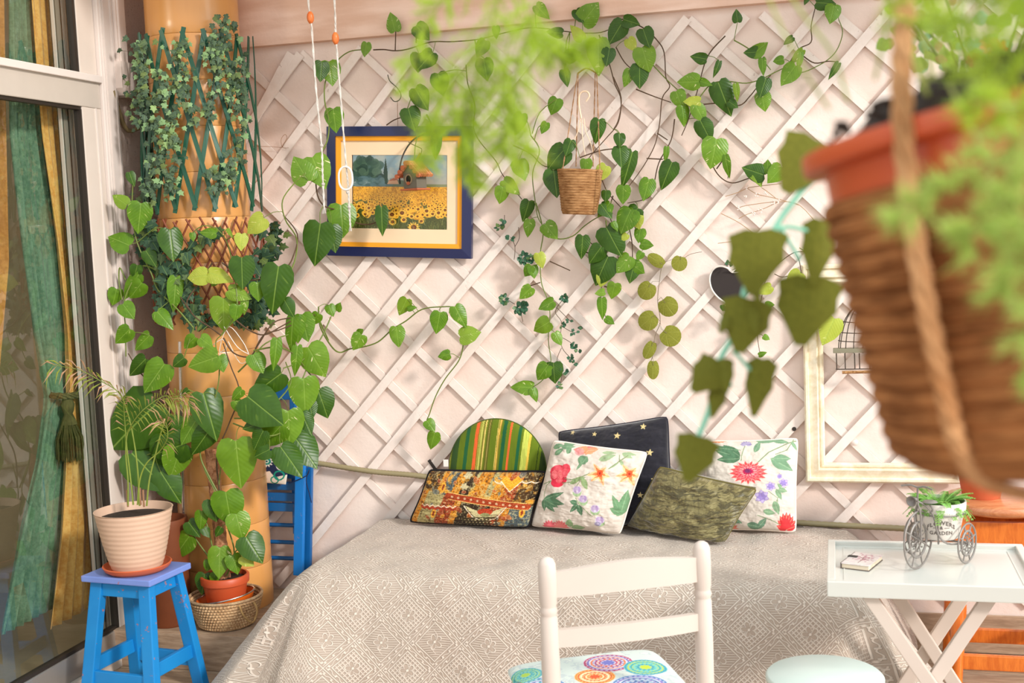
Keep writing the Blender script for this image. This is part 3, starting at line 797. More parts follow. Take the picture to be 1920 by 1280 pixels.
# ---------------------------------------------------------------- empty cream frame
def frame2():
    A = W(1503, 497, -.05); B = W(1506, 904, -.05); R_ = W(1800, 480, -.05)
    x0, x1 = A.x, R_.x; z1, z0 = A.z, B.z; t = thing('empty_frame', 'large empty cream moulded picture frame hung on the right of the trellis', 'frame', ((x0+x1)/2, -.03, (z0+z1)/2))
    m = m_wood('limed_cream_wood', (226, 208, 174), (246, 236, 214), (2, 2, 2), .6, 6)
    prof = [(0, .0), (0, -.02), (.006, -.026), (.014, -.026), (.018, -.016), (.030, -.02), (.046, -.026), (.052, -.012), (.058, -.018), (.064, -.018), (.070, -.006), (.070, .0)]
    cs = [(x0, z0), (x1, z0), (x1, z1), (x0, z1)]; sg = [(1, 1), (-1, 1), (-1, -1), (1, -1)]
    for e in range(4):
        a, b = e, (e+1) % 4; mb = MB(); vs = []
        for q in (a, b):
            for d, y in prof: vs.append((cs[q][0]+sg[q][0]*d, -.024+y, cs[q][1]+sg[q][1]*d))
        n = len(prof); mb.add(vs, [(i, (i+1) % n, n+(i+1) % n, n+i) for i in range(n)]); mb.build('frame_rail', m, t)
    # wire wall shelf seen through it
    iron = plain('dark_iron', (72, 60, 50), .6); s = thing('wire_birdcage', 'small dark wire birdcage with a grey box base hanging inside the empty frame', 'birdcage', W(1600, 690, -.06))
    Y0 = -.055
    c = W(1618, 670, Y0)
    for k in range(9):
        a = -pi/2+pi*k/8
        L = [W(1618+46*sin(a)*cos(f*pi/2)*1.0, 662-92*sin(f*pi/2), Y0-.03*cos(a)*cos(f*pi/2)) for f in [i/8 for i in range(9)]]
        MB().tube(L, .0018, 5).build('cage_wire', iron, s, True)
    for yy, r in ((602, 38), (622, 43), (638, 46)):
        MB().tube([W(1618+r*sin(a), yy+3*cos(a), Y0-.03*cos(a)) for a in [-pi/2+pi*i/12 for i in range(13)]], .0018, 5).build('cage_hoop', iron, s, True)
    MB().bar(W(1562, 657, Y0-.02), W(1668, 655, Y0-.02), .05, .014, (0, 0, 1), .002).build('roof_ledge', plain('grey_green_tin', (134, 128, 106), .7), s)
    for px in (1568, 1584, 1602, 1611, 1630, 1650, 1666):
        MB().tube([W(px, 662, Y0-.03), W(px+1, 692, Y0-.03)], .0022, 5).build('cage_wire', iron, s, True)
    MB().tube([W(1567, 692, Y0-.03), W(1668, 691, Y0-.03)], .0022, 5).build('cage_hoop', iron, s, True)
    MB().tube([W(1579, 698, Y0-.03), W(1666, 696, Y0-.03)], .0055, 8).build('perch', jute, s, True)
frame2()
# screws with washers seen on the trellis, dried twigs
tw_ = thing('dried_twigs', 'pale dried gypsophila twigs tucked in the trellis right of the vine', 'twigs', W(1450, 390, -.05))
tm = plain('dry_twig', (176, 140, 104), .8)
for q in (((1540, 430), (1500, 385), (1460, 378), (1400, 385), (1385, 390)), ((1500, 385), (1455, 372), (1420, 364), (1400, 352)), ((1400, 352), (1430, 348), (1465, 344)), ((1460, 378), (1430, 392), (1400, 402), (1385, 410)), ((1455, 372), (1440, 360), (1428, 352)), ((1402, 352), (1380, 362), (1360, 368)), ((1346, 456), (1380, 452), (1420, 450)), ((1352, 400), (1390, 420), (1430, 452))):
    MB().tube(smoothpts([W(a, b, -.045) for a, b in q]), .0013, 5).build('twig', tm, tw_, True)
fb = MB()
for q in ((1400, 352), (1396, 368), (1420, 366), (1450, 380), (1425, 395), (1385, 390), (1436, 362), (1460, 378), (1412, 400)):
    for k in range(5):
        c = W(q[0]+random.uniform(-4, 4), q[1]+random.uniform(-4, 4), -.05); fb.lathe([(0, .003), (.0025, .001), (.0025, -.001), (0, -.003)], M.Translation(c), 6)
fb.build('tiny_blossoms', plain('dry_white', (240, 226, 216), .8), tw_, True, kind='stuff')
sc = thing('washer_screw', 'white washer screw fixing the trellis inside the empty frame', 'screw', W(1603, 830, -.026))
MB().lathe([(0, .004), (.006, .003), (.011, .0), (.011, -.003), (0, -.003)], M.Translation(W(1603, 830, -.026))@M.Rotation(pi/2, 4, 'X'), 14).build('washer', pw, sc, True)
sc = thing('hole_plug', 'dark round plug in a slat above the floral cushion', 'plug', W(1489, 804, -.024))
MB().lathe([(0, .0025), (.007, .002), (.008, 0), (0, 0)], M.Translation(W(1489, 804, -.0235))@M.Rotation(pi/2, 4, 'X'), 14).build('plug_disc', alu_d, sc, True)
# ================================================================== daybed with its spread
BX0, BX1, BY0, BY1, BZ = -1.80, .03, -.06, -.80, .452
def daybed():
    t = thing('daybed', 'low daybed hidden under the quilted cream spread', 'daybed', ((BX0+BX1)/2, -.43, 0))
    m = plain('bed_base_fabric', (70, 58, 50), .9); w = m_wood('dark_bed_wood', (70, 50, 38), (98, 72, 54))
    MB().box(((BX0+BX1)/2, -.43, .34), (BX1-BX0-.06, .68, .18), bev=.02).build('mattress', m, t)
    MB().box(((BX0+BX1)/2, -.43, .21), (BX1-BX0-.08, .66, .07), bev=.004).build('bed_frame', w, t)
    for x in (BX0+.1, BX1-.1):
        for y in (-.14, -.72): MB().box((x, y, .088), (.06, .06, .176), bev=.004).build('leg', w, t)
daybed()
def m_spread():
    m = Mat('quilted_spread'); u, v, _ = m.sep(m.co('UV')); c = .1310
    p = (u+v)*(1/1.41421356/c); q = (u-v)*(1/1.41421356/c)
    ip = m.ma('FLOOR', p); iq = m.ma('FLOOR', q)
    a = m.fr(p)-.5; b = m.fr(q)-.5
    par = m.fr((ip+iq)*.5)*2.           # 0 / 1
    aa = m.abs(a); ab = m.abs(b); mxx = m.mx(aa, ab)
    inside = m.step(mxx, .335, .315)
    line = m.step(m.abs(mxx-.352), .020, .008)
    # net panel
    net = m.mx(m.step(m.abs(m.fr(a*11.)-.5), .24, .40), m.step(m.abs(m.fr(b*11.)-.5), .24, .40))
    # hatch panel
    hat = m.step(m.abs(m.fr(v*130.)-.5), .15, .4)
    # flower
    X = a+b; Y = a-b; r = m.ma('SQRT', X*X+Y*Y); th = m.ma('ARCTAN2', Y, X)
    pet = m.abs(m.sin(th*2.5)); fl = m.step(r-(pet*.16+.14), .02, -.02); fle = m.step(m.abs(r-(pet*.16+.12)), .035, .01); core = m.step(r, .06, .04)
    stem = m.step(m.abs(X-.1*m.sin(Y*8.)), .03, .01)*m.step(m.abs(Y), .5, .4)
    flower = m.mx(m.mx(fle, core), stem*.7)
    panel = m.mix(par, net, hat*.75)
    ps = m.n('ShaderNodeSeparateColor'); m.nt.links.new(panel.k, ps.inputs[0]); pan = S(m, ps.outputs[0])
    pan = m.mx(pan*(1-fl)*.7, flower)
    # scroll band
    along = m.ma('ADD', a*m.gt(ab, aa), b*m.lt(ab, aa)+0.)
    d = mxx-.43
    scr = m.step(m.abs(d-.022*m.sin(along*25.1)), .018, .006)
    s2 = m.step(m.abs(m.fr(along*4.)-.5), .16, .04)*m.step(m.abs(d), .04, .03)
    wv = m.mx(scr, s2)
    outl = m.step(m.abs(mxx-.497), .014, .004)
    h = m.mx(m.mx(pan*inside, line), m.mx(wv*(1-inside)*.9, outl))
    f = m.noise(m.co('UV'), 60, 4, .7); g = m.noise(m.co(), 500, 2)
    hh = h*(f*.5+.7)
    col = m.mix(hh, lin((172, 153, 138)), lin((224, 209, 195)))
    col = m.mix(m.step(m.noise(m.co(), 3, 3), .3, .7)*.2, col, lin((196, 190, 178)))
    return m.fin(col, .92, hh*1.0+f*.25+g*.1, .7, .005, spec=.1, sheen=.2)
def spread():
    rc = .09; path = []    # (x, y, nx, ny)
    def add(x, y, nx, ny): path.append((x, y, nx, ny))
    n1 = 60
    for i in range(n1): add(BX1, BY0+(BY1+rc-BY0)*i/n1, 1, 0)
    for i in range(24): a = -pi/2*i/24; add(BX1-rc+rc*cos(a), BY1+rc+rc*sin(a), cos(a), sin(a))
    nf = 200
    for i in range(nf): add(BX1-rc+(BX0+rc-BX1+rc)*i/nf, BY1, 0, -1)
    for i in range(24): a = -pi/2-pi/2*i/24; add(BX0+rc+rc*cos(a), BY1+rc+rc*sin(a), cos(a), sin(a))
    for i in range(n1+1): add(BX0, BY1+rc+(BY0-BY1-rc)*i/n1, -1, 0)
    N = len(path); TOP, SIDE = 34, 64
    P = np.zeros((TOP+SIDE, N, 3)); UV = np.zeros((TOP+SIDE, N, 2))
    s = 0; arc = [0]
    for i in range(1, N): arc.append(arc[-1]+sqrt((path[i][0]-path[i-1][0])**2+(path[i][1]-path[i-1][1])**2))
    A1 = arc[n1+12]; A2 = arc[n1+24+nf+12]   # the corner positions
    for j, (x, y, nx, ny) in enumerate(path):
        a = arc[j]; ix = min(max(x, BX0+.25), BX1-.25); iy = BY0
        c1 = math.exp(-((a-A1)/.16)**2); c2 = math.exp(-((a-A2)/.20)**2)
        isr = a < A1; isl = a > A2
        hem = .035+.02*sin(a*5)
        if a < A1+.35: hem = .135+.05*sin((a-A1)*16+.6)*min(1, (A1+.35-a)*4)
        fold = .5*sin(a*9.5+1.1)+.35*sin(a*17+2.)+.3*sin(a*5.1)
        front = ny < -.9
        for k in range(TOP+SIDE):
            if k < TOP:
                f = (k/(TOP-1))**.8; px = ix+(x-ix)*f; py = iy+(y-iy)*f
                z = BZ+.012*mn.noise(V((px*3.1, py*4.2, 1)))+.007*mn.noise(V((px*11, py*8, 5)))
                rd = abs((px+.95)*.5+(py+.45)*.95-.02); z += .014*math.exp(-(rd/.035)**2)*math.exp(-((px+.92)/.3)**2)
                rd = abs((px+1.25)*.8+(py+.4)*.6); z += .010*math.exp(-(rd/.03)**2)*math.exp(-((px+1.25)/.25)**2)
                e = max(0, f-.93)/.07; z -= .010*e*e
                P[k, j] = (px, py, z); UV[k, j] = (px, py)
                if k == TOP-1: zt = z
            else:
                q = (k-TOP+1)/SIDE; full = zt-hem; drop = q*full
                r = .035; out = r*(1-math.exp(-drop/r*1.2))
                fl = (.055+.16*c2+.10*c1+(.16 if isr else 0)+(.12 if isl else 0)+(.03 if front else 0))*drop/.42
                fl += (.055 if (isr or isl) else .03)*fold*(drop/.42)**1.2*(1-.3*c2)
                out += fl+.004*mn.noise(V((a*14, drop*9, 2)))+.002*mn.noise(V((a*40, drop*30, 2)))
                P[k, j] = (x+nx*out, y+ny*out, zt-drop); UV[k, j] = (x+nx*(out*.3+drop), y+ny*(out*.3+drop))
    P[..., 1] = np.minimum(P[..., 1], -.028)
    o = meshobj('bedspread', gridmesh('bedspread', P, UV, mat=m_spread()))
    so = o.modifiers.new('t', 'SOLIDIFY'); so.thickness = .004; so.offset = 1
    tag(o, 'cream quilted bedspread with raised diamond and flower pattern draped over the daybed', 'bedspread')
spread()

# ================================================================== cushions
def inv_bilin(c, gx, gy):
    """print coordinates at (s,t) in [0,1] for corners TL,TR,BR,BL"""
    TL, TR, BR, BL = [np.array(q, float) for q in c]
    return ((1-gx)*(1-gy))[..., None]*TL+(gx*(1-gy))[..., None]*TR+(gx*gy)[..., None]*BR+((1-gx)*gy)[..., None]*BL
def cushion(name, label, cr, offs, ytop, thick, painter, mat, piping=None, n=226, zb=.458, pull=.032, crease=.004, seed=0, base=(200, 190, 180), lean=None, pr=.0035, blat=None):
    """cr: crop-pixel corners TL,TR,BR,BL; offs (ox,oy,scale)"""
    ox, oy, sc_ = offs; px = [(ox+x/sc_, oy+y/sc_) for x, y in cr]
    lift = thick*.42
    BRp = ONZ(*px[2], zb+.012) if blat is None else W(*px[2], blat); BLp = ONZ(*px[3], zb+.012) if blat is None else W(*px[3], blat)
    yt = ytop if hasattr(ytop, '__len__') else (ytop, ytop)
    TLp = W(*px[0], yt[0]); TRp = W(*px[1], yt[1])
    C4 = [np.array(p) for p in (TLp, TRp, BRp, BLp)]
    nrm = np.cross(C4[1]-C4[0], C4[3]-C4[0]); nrm /= np.linalg.norm(nrm)
    if nrm[1] > 0: nrm = -nrm
    t = thing(name, label, 'cushion', (V(BLp)+V(BRp))/2)
    g = np.linspace(-1, 1, n); gx, gy = np.meshgrid(g, g)
    # denser rows near the seams keep the edge round
    sx_ = gx*(1-pull*(1-gy**2)); sy_ = gy*(1-pull*(1-gx**2)-.028*gx**10); sx_ = sx_*(1-.028*gy**10)
    u = (sx_+1)/2; v = (sy_+1)/2
    B = inv_bilin([(0, 0, 0)]*4, u, v)
    B = (((1-u)*(1-v))[..., None]*C4[0]+(u*(1-v))[..., None]*C4[1]+(u*v)[..., None]*C4[2]+((1-u)*v)[..., None]*C4[3])
    h = thick*.5*(np.clip(1-gx**2, 0, 1)**.5*np.clip(1-gy**2, 0, 1)**.5)**.75
    rad = np.minimum(np.abs(gx), np.abs(gy))
    wr = crease*2*(fnoise(gx*3+seed, gy*3+10, seed+3)-.5)*np.minimum(1, h/(thick*.2))+crease*.8*(fnoise(gx*2+gy*5+20, gy*6-gx*2+20, seed+8)-.5)*np.minimum(1, h/(thick*.2))
    F = B+nrm*(h+wr)[..., None]; K = B-nrm*(h*.8)[..., None]
    F[..., 1] = np.minimum(F[..., 1], -.03); K[..., 1] = np.minimum(K[..., 1], -.028); K[..., 2] = np.maximum(K[..., 2], zb-.004); F[..., 2] = np.maximum(F[..., 2], zb-.002)
    PP = inv_bilin(cr, (gx+1)/2, (gy+1)/2)
    p = Paint(PP[..., 0], PP[..., 1], base); painter(p)
    uv = np.stack([(gx+1)/2, (gy+1)/2], -1)
    o = meshobj('cushion_front', gridmesh('cushion_front', F, uv, p.lin(), mat, flip=True), t)
    st = 5; Kb = K[::st, ::st] if (n-1) % st == 0 else K
    ub = np.zeros(K.shape[:2]+(2,)); cb = np.zeros(K.shape); cb[:] = lin(base)
    meshobj('cushion_back', gridmesh('cushion_back', K[::5, ::5], uv[::5, ::5], cb[::5, ::5], mat), t)
    if piping:
        ring = [B[0, j] for j in range(0, n, 4)]+[B[i, -1] for i in range(0, n, 4)]+[B[-1, j] for j in range(n-1, -1, -4)]+[B[i, 0] for i in range(n-1, -1, -4)]
        ring = [V((a[0], min(a[1], -.03), a[2])) for a in ring]
        L = [ring[0]]
        for q in ring[1:]:
            if (q-L[-1]).length > .002: L.append(q)
        MB().tube(L, pr, 8, closed=True).build('piping', piping, t, True)
    return t
cot = m_vcol('printed_cotton', .9, 700, .12, .1, .1)
vel = m_vcol('plain_velvet', .75, 500, .3, .6, .2)
Z1 = (740, 740, 2.4)
# --- round striped seat pad behind
def round_pad():
    c = W(934, 878, -.075); R_ = (W(1025, 878, -.075)-W(844, 878, -.075)).length/2
    t = thing('round_seat_pad', 'round green striped seat pad leaning on the trellis behind the patchwork cushion', 'cushion', (c.x, c.y, .46))
    n = 150; g = np.linspace(0, 1, n); th = np.linspace(0, 2*pi, 421); rr, tt = np.meshgrid(g, th, indexing='ij')
    x = rr*np.cos(tt); z = rr*np.sin(tt); T = .024*np.clip(1-rr**5, 0, 1)**.5
    P = np.stack([c.x+x*R_, c.y-.0-T-z*.0-(1-z)*.012, c.z+z*R_], -1)
    PX = 934+x*91-z*2+0; PY = 878-z*91
    sx_ = (PX-760)*5.118+(PY-820)*.62*1.0   # stripe coordinate (they lean slightly)
    p = Paint(sx_, PY, (98, 116, 30)); N = fnoise(x*40+50, z*6+50, 4)
    for a, b, cc in ((0, 40, (70, 84, 30)), (448, 468, (208, 204, 96)), (480, 540, (52, 80, 42)), (600, 636, (36, 92, 58)), (690, 722, (232, 98, 52)), (730, 736, (212, 180, 90)), (742, 762, (190, 186, 92)), (768, 774, (120, 96, 40)), (776, 790, (214, 190, 104)), (805, 812, (100, 76, 40)), (818, 824, (168, 130, 84)), (830, 836, (90, 66, 36)), (900, 908, (212, 180, 96)), (912, 924, (226, 178, 84)), (928, 934, (150, 116, 50)), (950, 985, (30, 88, 58)), (1016, 1036, (236, 100, 56)), (1100, 1130, (32, 92, 60)), (1150, 1205, (192, 200, 92)), (1205, 1225, (238, 190, 78)), (1300, 1306, (30, 50, 24)), (1330, 1400, (44, 60, 28))):
        p.put((sx_+0 > a) & (sx_ < b), cc)
    p.put(N > .5, (80, 96, 26), .18)
    meshobj('pad_front', gridmesh('pad_front', P, np.stack([x, z], -1), p.lin(), cot), t)
    P2 = P.copy(); P2[..., 1] = np.minimum(c.y-(1-z)*.012+T*.8, -.028); meshobj('pad_back', gridmesh('pad_back', P2, np.stack([x, z], -1), p.lin(), cot, flip=True), t)
    MB().tube([V((c.x+cos(a)*R_, min(c.y-(1-sin(a))*.012, -.03), c.z+sin(a)*R_)) for a in [2*pi*i/90 for i in range(90)]], .003, 6, closed=True).build('seam_piping', plain('green_piping', (70, 86, 26), .9), t, True)
    q = W(836, 868, -.09); MB().box(q, (.02, .004, .028), R_ and None, .001).build('care_tag', plain('white_tag', (238, 232, 224), .8), t)
round_pad()
# --- navy star cushion
def navy(p):
    N = fnoise(p.X*.05, p.Y*.05, 2); p.put(N > .5, (26, 24, 36), .5)
    for x, y, r in ((803, 166, 12), (907, 171, 12), (1012, 178, 17), (1127, 138, 16), (1162, 257, 17), (1060, 300, 15), (1180, 380, 15), (1050, 520, 14), (1120, 450, 15), (950, 260, 15), (860, 300, 15), (1190, 500, 15), (840, 420, 15), (960, 400, 15)):
        p.star(x, y, r, (206, 184, 128), .1)
cushion('star_cushion', 'navy velvet cushion with small gold stars, standing behind the left floral one', [(735, 165), (1230, 95), (1262, 585), (775, 600)], Z1, (-.07, -.05), .13, navy, vel, plain('frayed_navy_piping', (34, 30, 42), .9), base=(16, 14, 26), seed=3, crease=.010, zb=.458, blat=-.13)
# --- floral cushions
GR, GR2 = (112, 146, 112), (88, 124, 94)
def floral1(p):
    f = lambda x, y: (x/5.82*2.4+(980-740)*2.4, y/5.82*2.4+(800-740)*2.4)
    k = 2.4/5.82
    def LF(x0, y0, x1, y1, w, c=GR, v=(150, 176, 140)): a = f(x0, y0); b = f(x1, y1); p.leaf(*a, *b, w*k, c, v)
    def LN(pts, w, c=(136, 148, 110)): p.line([f(*q) for q in pts], w*k, c)
    N = fnoise(p.X*.02, p.Y*.02, 6); p.put(N > .5, (218, 206, 194), .4)
    for q in ((345, 215, 460, 180, 30), (370, 290, 480, 215, 28), (460, 160, 590, 175, 34), (520, 275, 560, 185, 28), (440, 200, 600, 200, 26)): LF(*q, c=GR)
    for k2, cc in ((0, (226, 120, 110)), (1, (240, 150, 110))):
        for a in range(9): ang = a*.7+k2*.3; c0 = f(690+60*k2, 235); p.leaf(c0[0], c0[1], c0[0]+cos(ang)*46, c0[1]+abs(sin(ang))*32-14, 11, cc, (250, 190, 160))
    p.ell(*f(655, 250), 22, 16, (226, 150, 150), a=.8)
    for q in ((650, 350, 755, 300, 40), (655, 330, 745, 380, 34), (750, 300, 700, 380, 40), (700, 360, 640, 445, 16)): LF(*q)
    for q in ((910, 258, 1060, 268, 18), (880, 335, 1060, 285, 34), (1100, 330, 1150, 430, 18), (1120, 270, 1230, 330, 24), (1150, 270, 1270, 300, 16), (1000, 430, 1100, 370, 10)): LF(*q, c=(156, 174, 134))
    LN([(1180, 300), (1100, 355), (1000, 430)], 12); LN([(1095, 290), (1100, 350)], 9)
    # peony
    for (x, y, rx, ry, c) in ((440, 470, 110, 75, (214, 58, 78)), (520, 435, 55, 55, (226, 78, 92)), (400, 520, 66, 60, (222, 66, 84)), (420, 585, 75, 52, (214, 52, 74)), (480, 540, 55, 60, (206, 52, 72)), (420, 440, 45, 42, (232, 92, 104)), (385, 500, 38, 46, (240, 120, 124)), (455, 500, 34, 52, (240, 116, 120)), (510, 480, 36, 46, (236, 100, 110)), (445, 560, 40, 30, (236, 104, 112))):
        p.ell(*f(x, y), rx*k, ry*k, c); p.ring(*f(x, y), min(rx, ry)*k*.8, 1.6, (190, 40, 62), .5)
    LN([(515, 540), (590, 550), (700, 520), (790, 480)], 11); LN([(480, 590), (570, 580), (640, 540)], 9); LN([(345, 570), (290, 590), (240, 610)], 10); LN([(340, 575), (290, 620), (265, 700), (262, 780)], 8); LN([(690, 560), (650, 620)], 7)
    for q in ((570, 600, 730, 505, 26), (600, 560, 760, 520, 20)): LF(*q, c=(140, 160, 110))
    LF(715, 530, 765, 665, 34, c=(148, 170, 120))
    # orange lilies
    for cx, cy_, n, L in ((905, 480, 6, 120), (1205, 500, 6, 120)):
        c0 = f(cx, cy_)
        for a, l in ((.4, 1), (1.3, 1.25), (2.4, 1.1), (3.0, 1.2), (4.1, 1.1), (5.5, .8)):
            p.leaf(c0[0], c0[1], c0[0]+cos(a)*L*l*k, c0[1]+sin(a)*L*l*k, 30*k, (250, 196, 146), (240, 120, 66))
            p.leaf(c0[0], c0[1], c0[0]+cos(a)*L*l*k*.6, c0[1]+sin(a)*L*l*k*.6, 18*k, (246, 132, 76))
        p.ell(*c0, 32*k, 38*k, (232, 84, 48), a=.9); p.ell(*c0, 12*k, 16*k, (170, 50, 40))
    # big leaf
    for q in ((270, 790, 395, 915, 34), (270, 780, 520, 820, 42), (260, 780, 505, 690, 34), (265, 770, 265, 905, 32), (265, 775, 440, 860, 40), (262, 780, 400, 720, 30)): LF(*q, c=GR2)
    # lilac buds
    LN([(690, 840), (740, 880), (780, 930), (820, 960)], 9); LN([(640, 750), (690, 840)], 8)
    for x, y in ((655, 670), (725, 770), (850, 880), (890, 1010)):
        p.ell(*f(x, y+18), 50*k, 48*k, (160, 182, 140)); p.ell(*f(x, y-8), 50*k, 42*k, (206, 190, 208)); p.ell(*f(x-18, y-14), 18*k, 34*k, (186, 164, 196)); p.ell(*f(x+20, y-14), 16*k, 32*k, (176, 150, 190)); p.ring(*f(x, y-6), 34*k, 2, (150, 124, 168), .6)
    for q in ((660, 810, 575, 785, 30), (665, 820, 570, 915, 26), (670, 830, 700, 955, 34)): LF(*q, c=GR2)
    p.ell(*f(865, 1045), 36*k, 26*k, (168, 158, 182)); p.ring(*f(865, 1045), 18*k, 2, (110, 100, 130), .8)
    for q in ((1100, 960, 1195, 670, 50), (1105, 930, 1030, 720, 36), (1110, 930, 1000, 870, 44), (1110, 950, 1060, 900, 40)): LF(*q, c=(112, 150, 110))
    for cx, c in ((320, (226, 110, 118)), (440, (232, 132, 128))):
        c0 = f(cx, 1105)
        for a in np.linspace(pi*1.0, pi*2.0, 9): p.leaf(c0[0], c0[1], c0[0]+cos(a)*90*k, c0[1]+sin(a)*105*k, 24*k, c, (206, 80, 100))
    for q in ((545, 1090, 555, 990, 44), (560, 1100, 720, 1095, 36)): LF(*q, c=(142, 168, 124))
cushion('floral_cushion', 'off white cushion with red peony and orange lilies, leaning on the navy star cushion', [(716, 204), (1140, 258), (1016, 626), (614, 590)], Z1, (-.145, -.17), .15, floral1, cot, plain('cream_piping', (238, 226, 212), .85), base=(212, 199, 187), seed=11, crease=.013)
def floral2(p):
    N = fnoise(p.X*.02, p.Y*.02, 6); p.put(N > .5, (220, 209, 197), .4)
    LF = p.leaf
    LL = lambda pts, w=4, c=(136, 152, 116): p.line(pts, w, c)
    LL([(1565, 300), (1568, 270), (1580, 230)]); LL([(1560, 250), (1500, 240), (1440, 225)]); LL([(1630, 320), (1690, 260), (1760, 225), (1810, 205)], 5); LL([(1700, 290), (1760, 290)]); LL([(1800, 200), (1770, 250), (1720, 270)])
    for q in ((1560, 285, 1440, 250, 22), (1560, 290, 1450, 295, 20), (1560, 280, 1480, 225, 20), (1555, 250, 1420, 235, 12)): LF(*q, GR2, (150, 176, 140))
    for q in ((1625, 260, 1650, 205, 14), (1630, 205, 1740, 200, 14), (1700, 200, 1780, 215, 12), (1700, 290, 1800, 345, 26), (1710, 290, 1790, 290, 20), (1790, 210, 1815, 250, 8)): LF(*q, (120, 154, 122), (160, 186, 150))
    for a in np.linspace(pi, 2*pi, 7): LF(1586, 222, 1586+cos(a)*28, 222+sin(a)*18, 8, (170, 160, 190), (120, 104, 150))
    for a in np.linspace(0, pi, 9): LF(1445, 200, 1445+cos(a)*52, 203+sin(a)*14, 8, (238, 150, 110), (220, 100, 80))
    p.flower(1598, 355, 88, 17, (226, 66, 92), (238, 84, 84), 4, .62, .1, edge=(252, 170, 160)); p.flower(1598, 350, 44, 13, (180, 40, 90), (250, 150, 150), 2, .6, .3, edge=(220, 60, 84)); p.ell(1596, 348, 13, 9, (138, 60, 110))
    # lilac bells
    for cx, cy_, r in ((1660, 465, 34), (1700, 418, 24), (1758, 402, 24), (1740, 372, 14)):
        p.flower(cx, cy_, r, 6, (150, 130, 190), (186, 168, 208), 2, .9, .4, edge=(140, 122, 176))
    LL([(1690, 440), (1730, 470), (1735, 540)], 3); LL([(1770, 420), (1745, 440), (1720, 500)], 3)
    for q in ((1725, 430, 1750, 480, 12), (1735, 430, 1775, 440, 12), (1715, 485, 1735, 545, 16), (1665, 530, 1720, 540, 14), (1750, 425, 1730, 405, 8)): LF(*q, (130, 160, 126), (170, 190, 150))
    for a in np.linspace(-pi*.95, -pi*.05, 9): LF(1768, 610, 1768+cos(a)*46, 606+sin(a)*74, 14, (226, 62, 66), (250, 170, 130))
    LL([(1640, 550), (1700, 570), (1740, 590)], 4)
    for q in ((1590, 590, 1660, 605, 16), (1640, 605, 1680, 560, 14), (1500, 560, 1570, 585, 14)): LF(*q, (112, 146, 120), (160, 186, 150))
    for a in np.linspace(pi, 2*pi, 7): LF(1510, 612, 1510+cos(a)*40, 610+sin(a)*30, 10, (230, 140, 120), (210, 90, 90))
    for q in ((1420, 420, 1500, 440, 20), (1430, 480, 1480, 520, 18)): LF(*q, GR, (150, 176, 140))
cushion('floral_cushion', 'off white cushion with one big red dahlia, rightmost on the daybed', [(1398, 208), (1815, 194), (1806, 617), (1395, 606)], Z1, (-.075, -.07), .13, floral2, cot, plain('cream_piping_b', (238, 226, 212), .85), base=(214, 203, 191), seed=21, crease=.009)
# --- olive velvet
def olive(p):
    wx = (fnoise(p.X*.03, p.Y*.03, 7)-.5)*26
    N = fnoise(p.X*.018+3, (p.Y+wx)*.16, 5); N2 = fnoise(p.X*.05, (p.Y+wx)*.42, 15); N3 = fnoise(p.X*.022+9, p.Y*.03, 2); N4 = fnoise(p.X*.30, p.Y*.05, 12)
    p.put(np.clip((N2-.40)*4, 0, 1), (138, 128, 84), .7); p.put(np.clip((N-.50)*14, 0, 1), (66, 58, 26), .8); p.put((N3 > .56) & (N2 > .45), (160, 148, 100), .5); p.put((N4 > .62) & (N3 < .5), (60, 54, 24), .5)
crush = m_vcol('crushed_velvet', .42, 120, .5, .5, .4)
cushion('velvet_cushion', 'olive crushed velvet cushion mostly hidden behind the front olive one', [(1290, 372), (1630, 414), (1640, 570), (1300, 575)], Z1, (-.20, -.19), .08, olive, crush, None, base=(104, 94, 52), seed=31, n=121, crease=.010)
cushion('velvet_cushion', 'olive crushed velvet cushion lying in front, nearest the camera', [(1192, 322), (1632, 424), (1486, 662), (1040, 590)], Z1, (-.225, -.25), .15, olive, crush, plain('olive_piping', (98, 88, 44), .8), base=(104, 94, 50), seed=33, crease=.016)
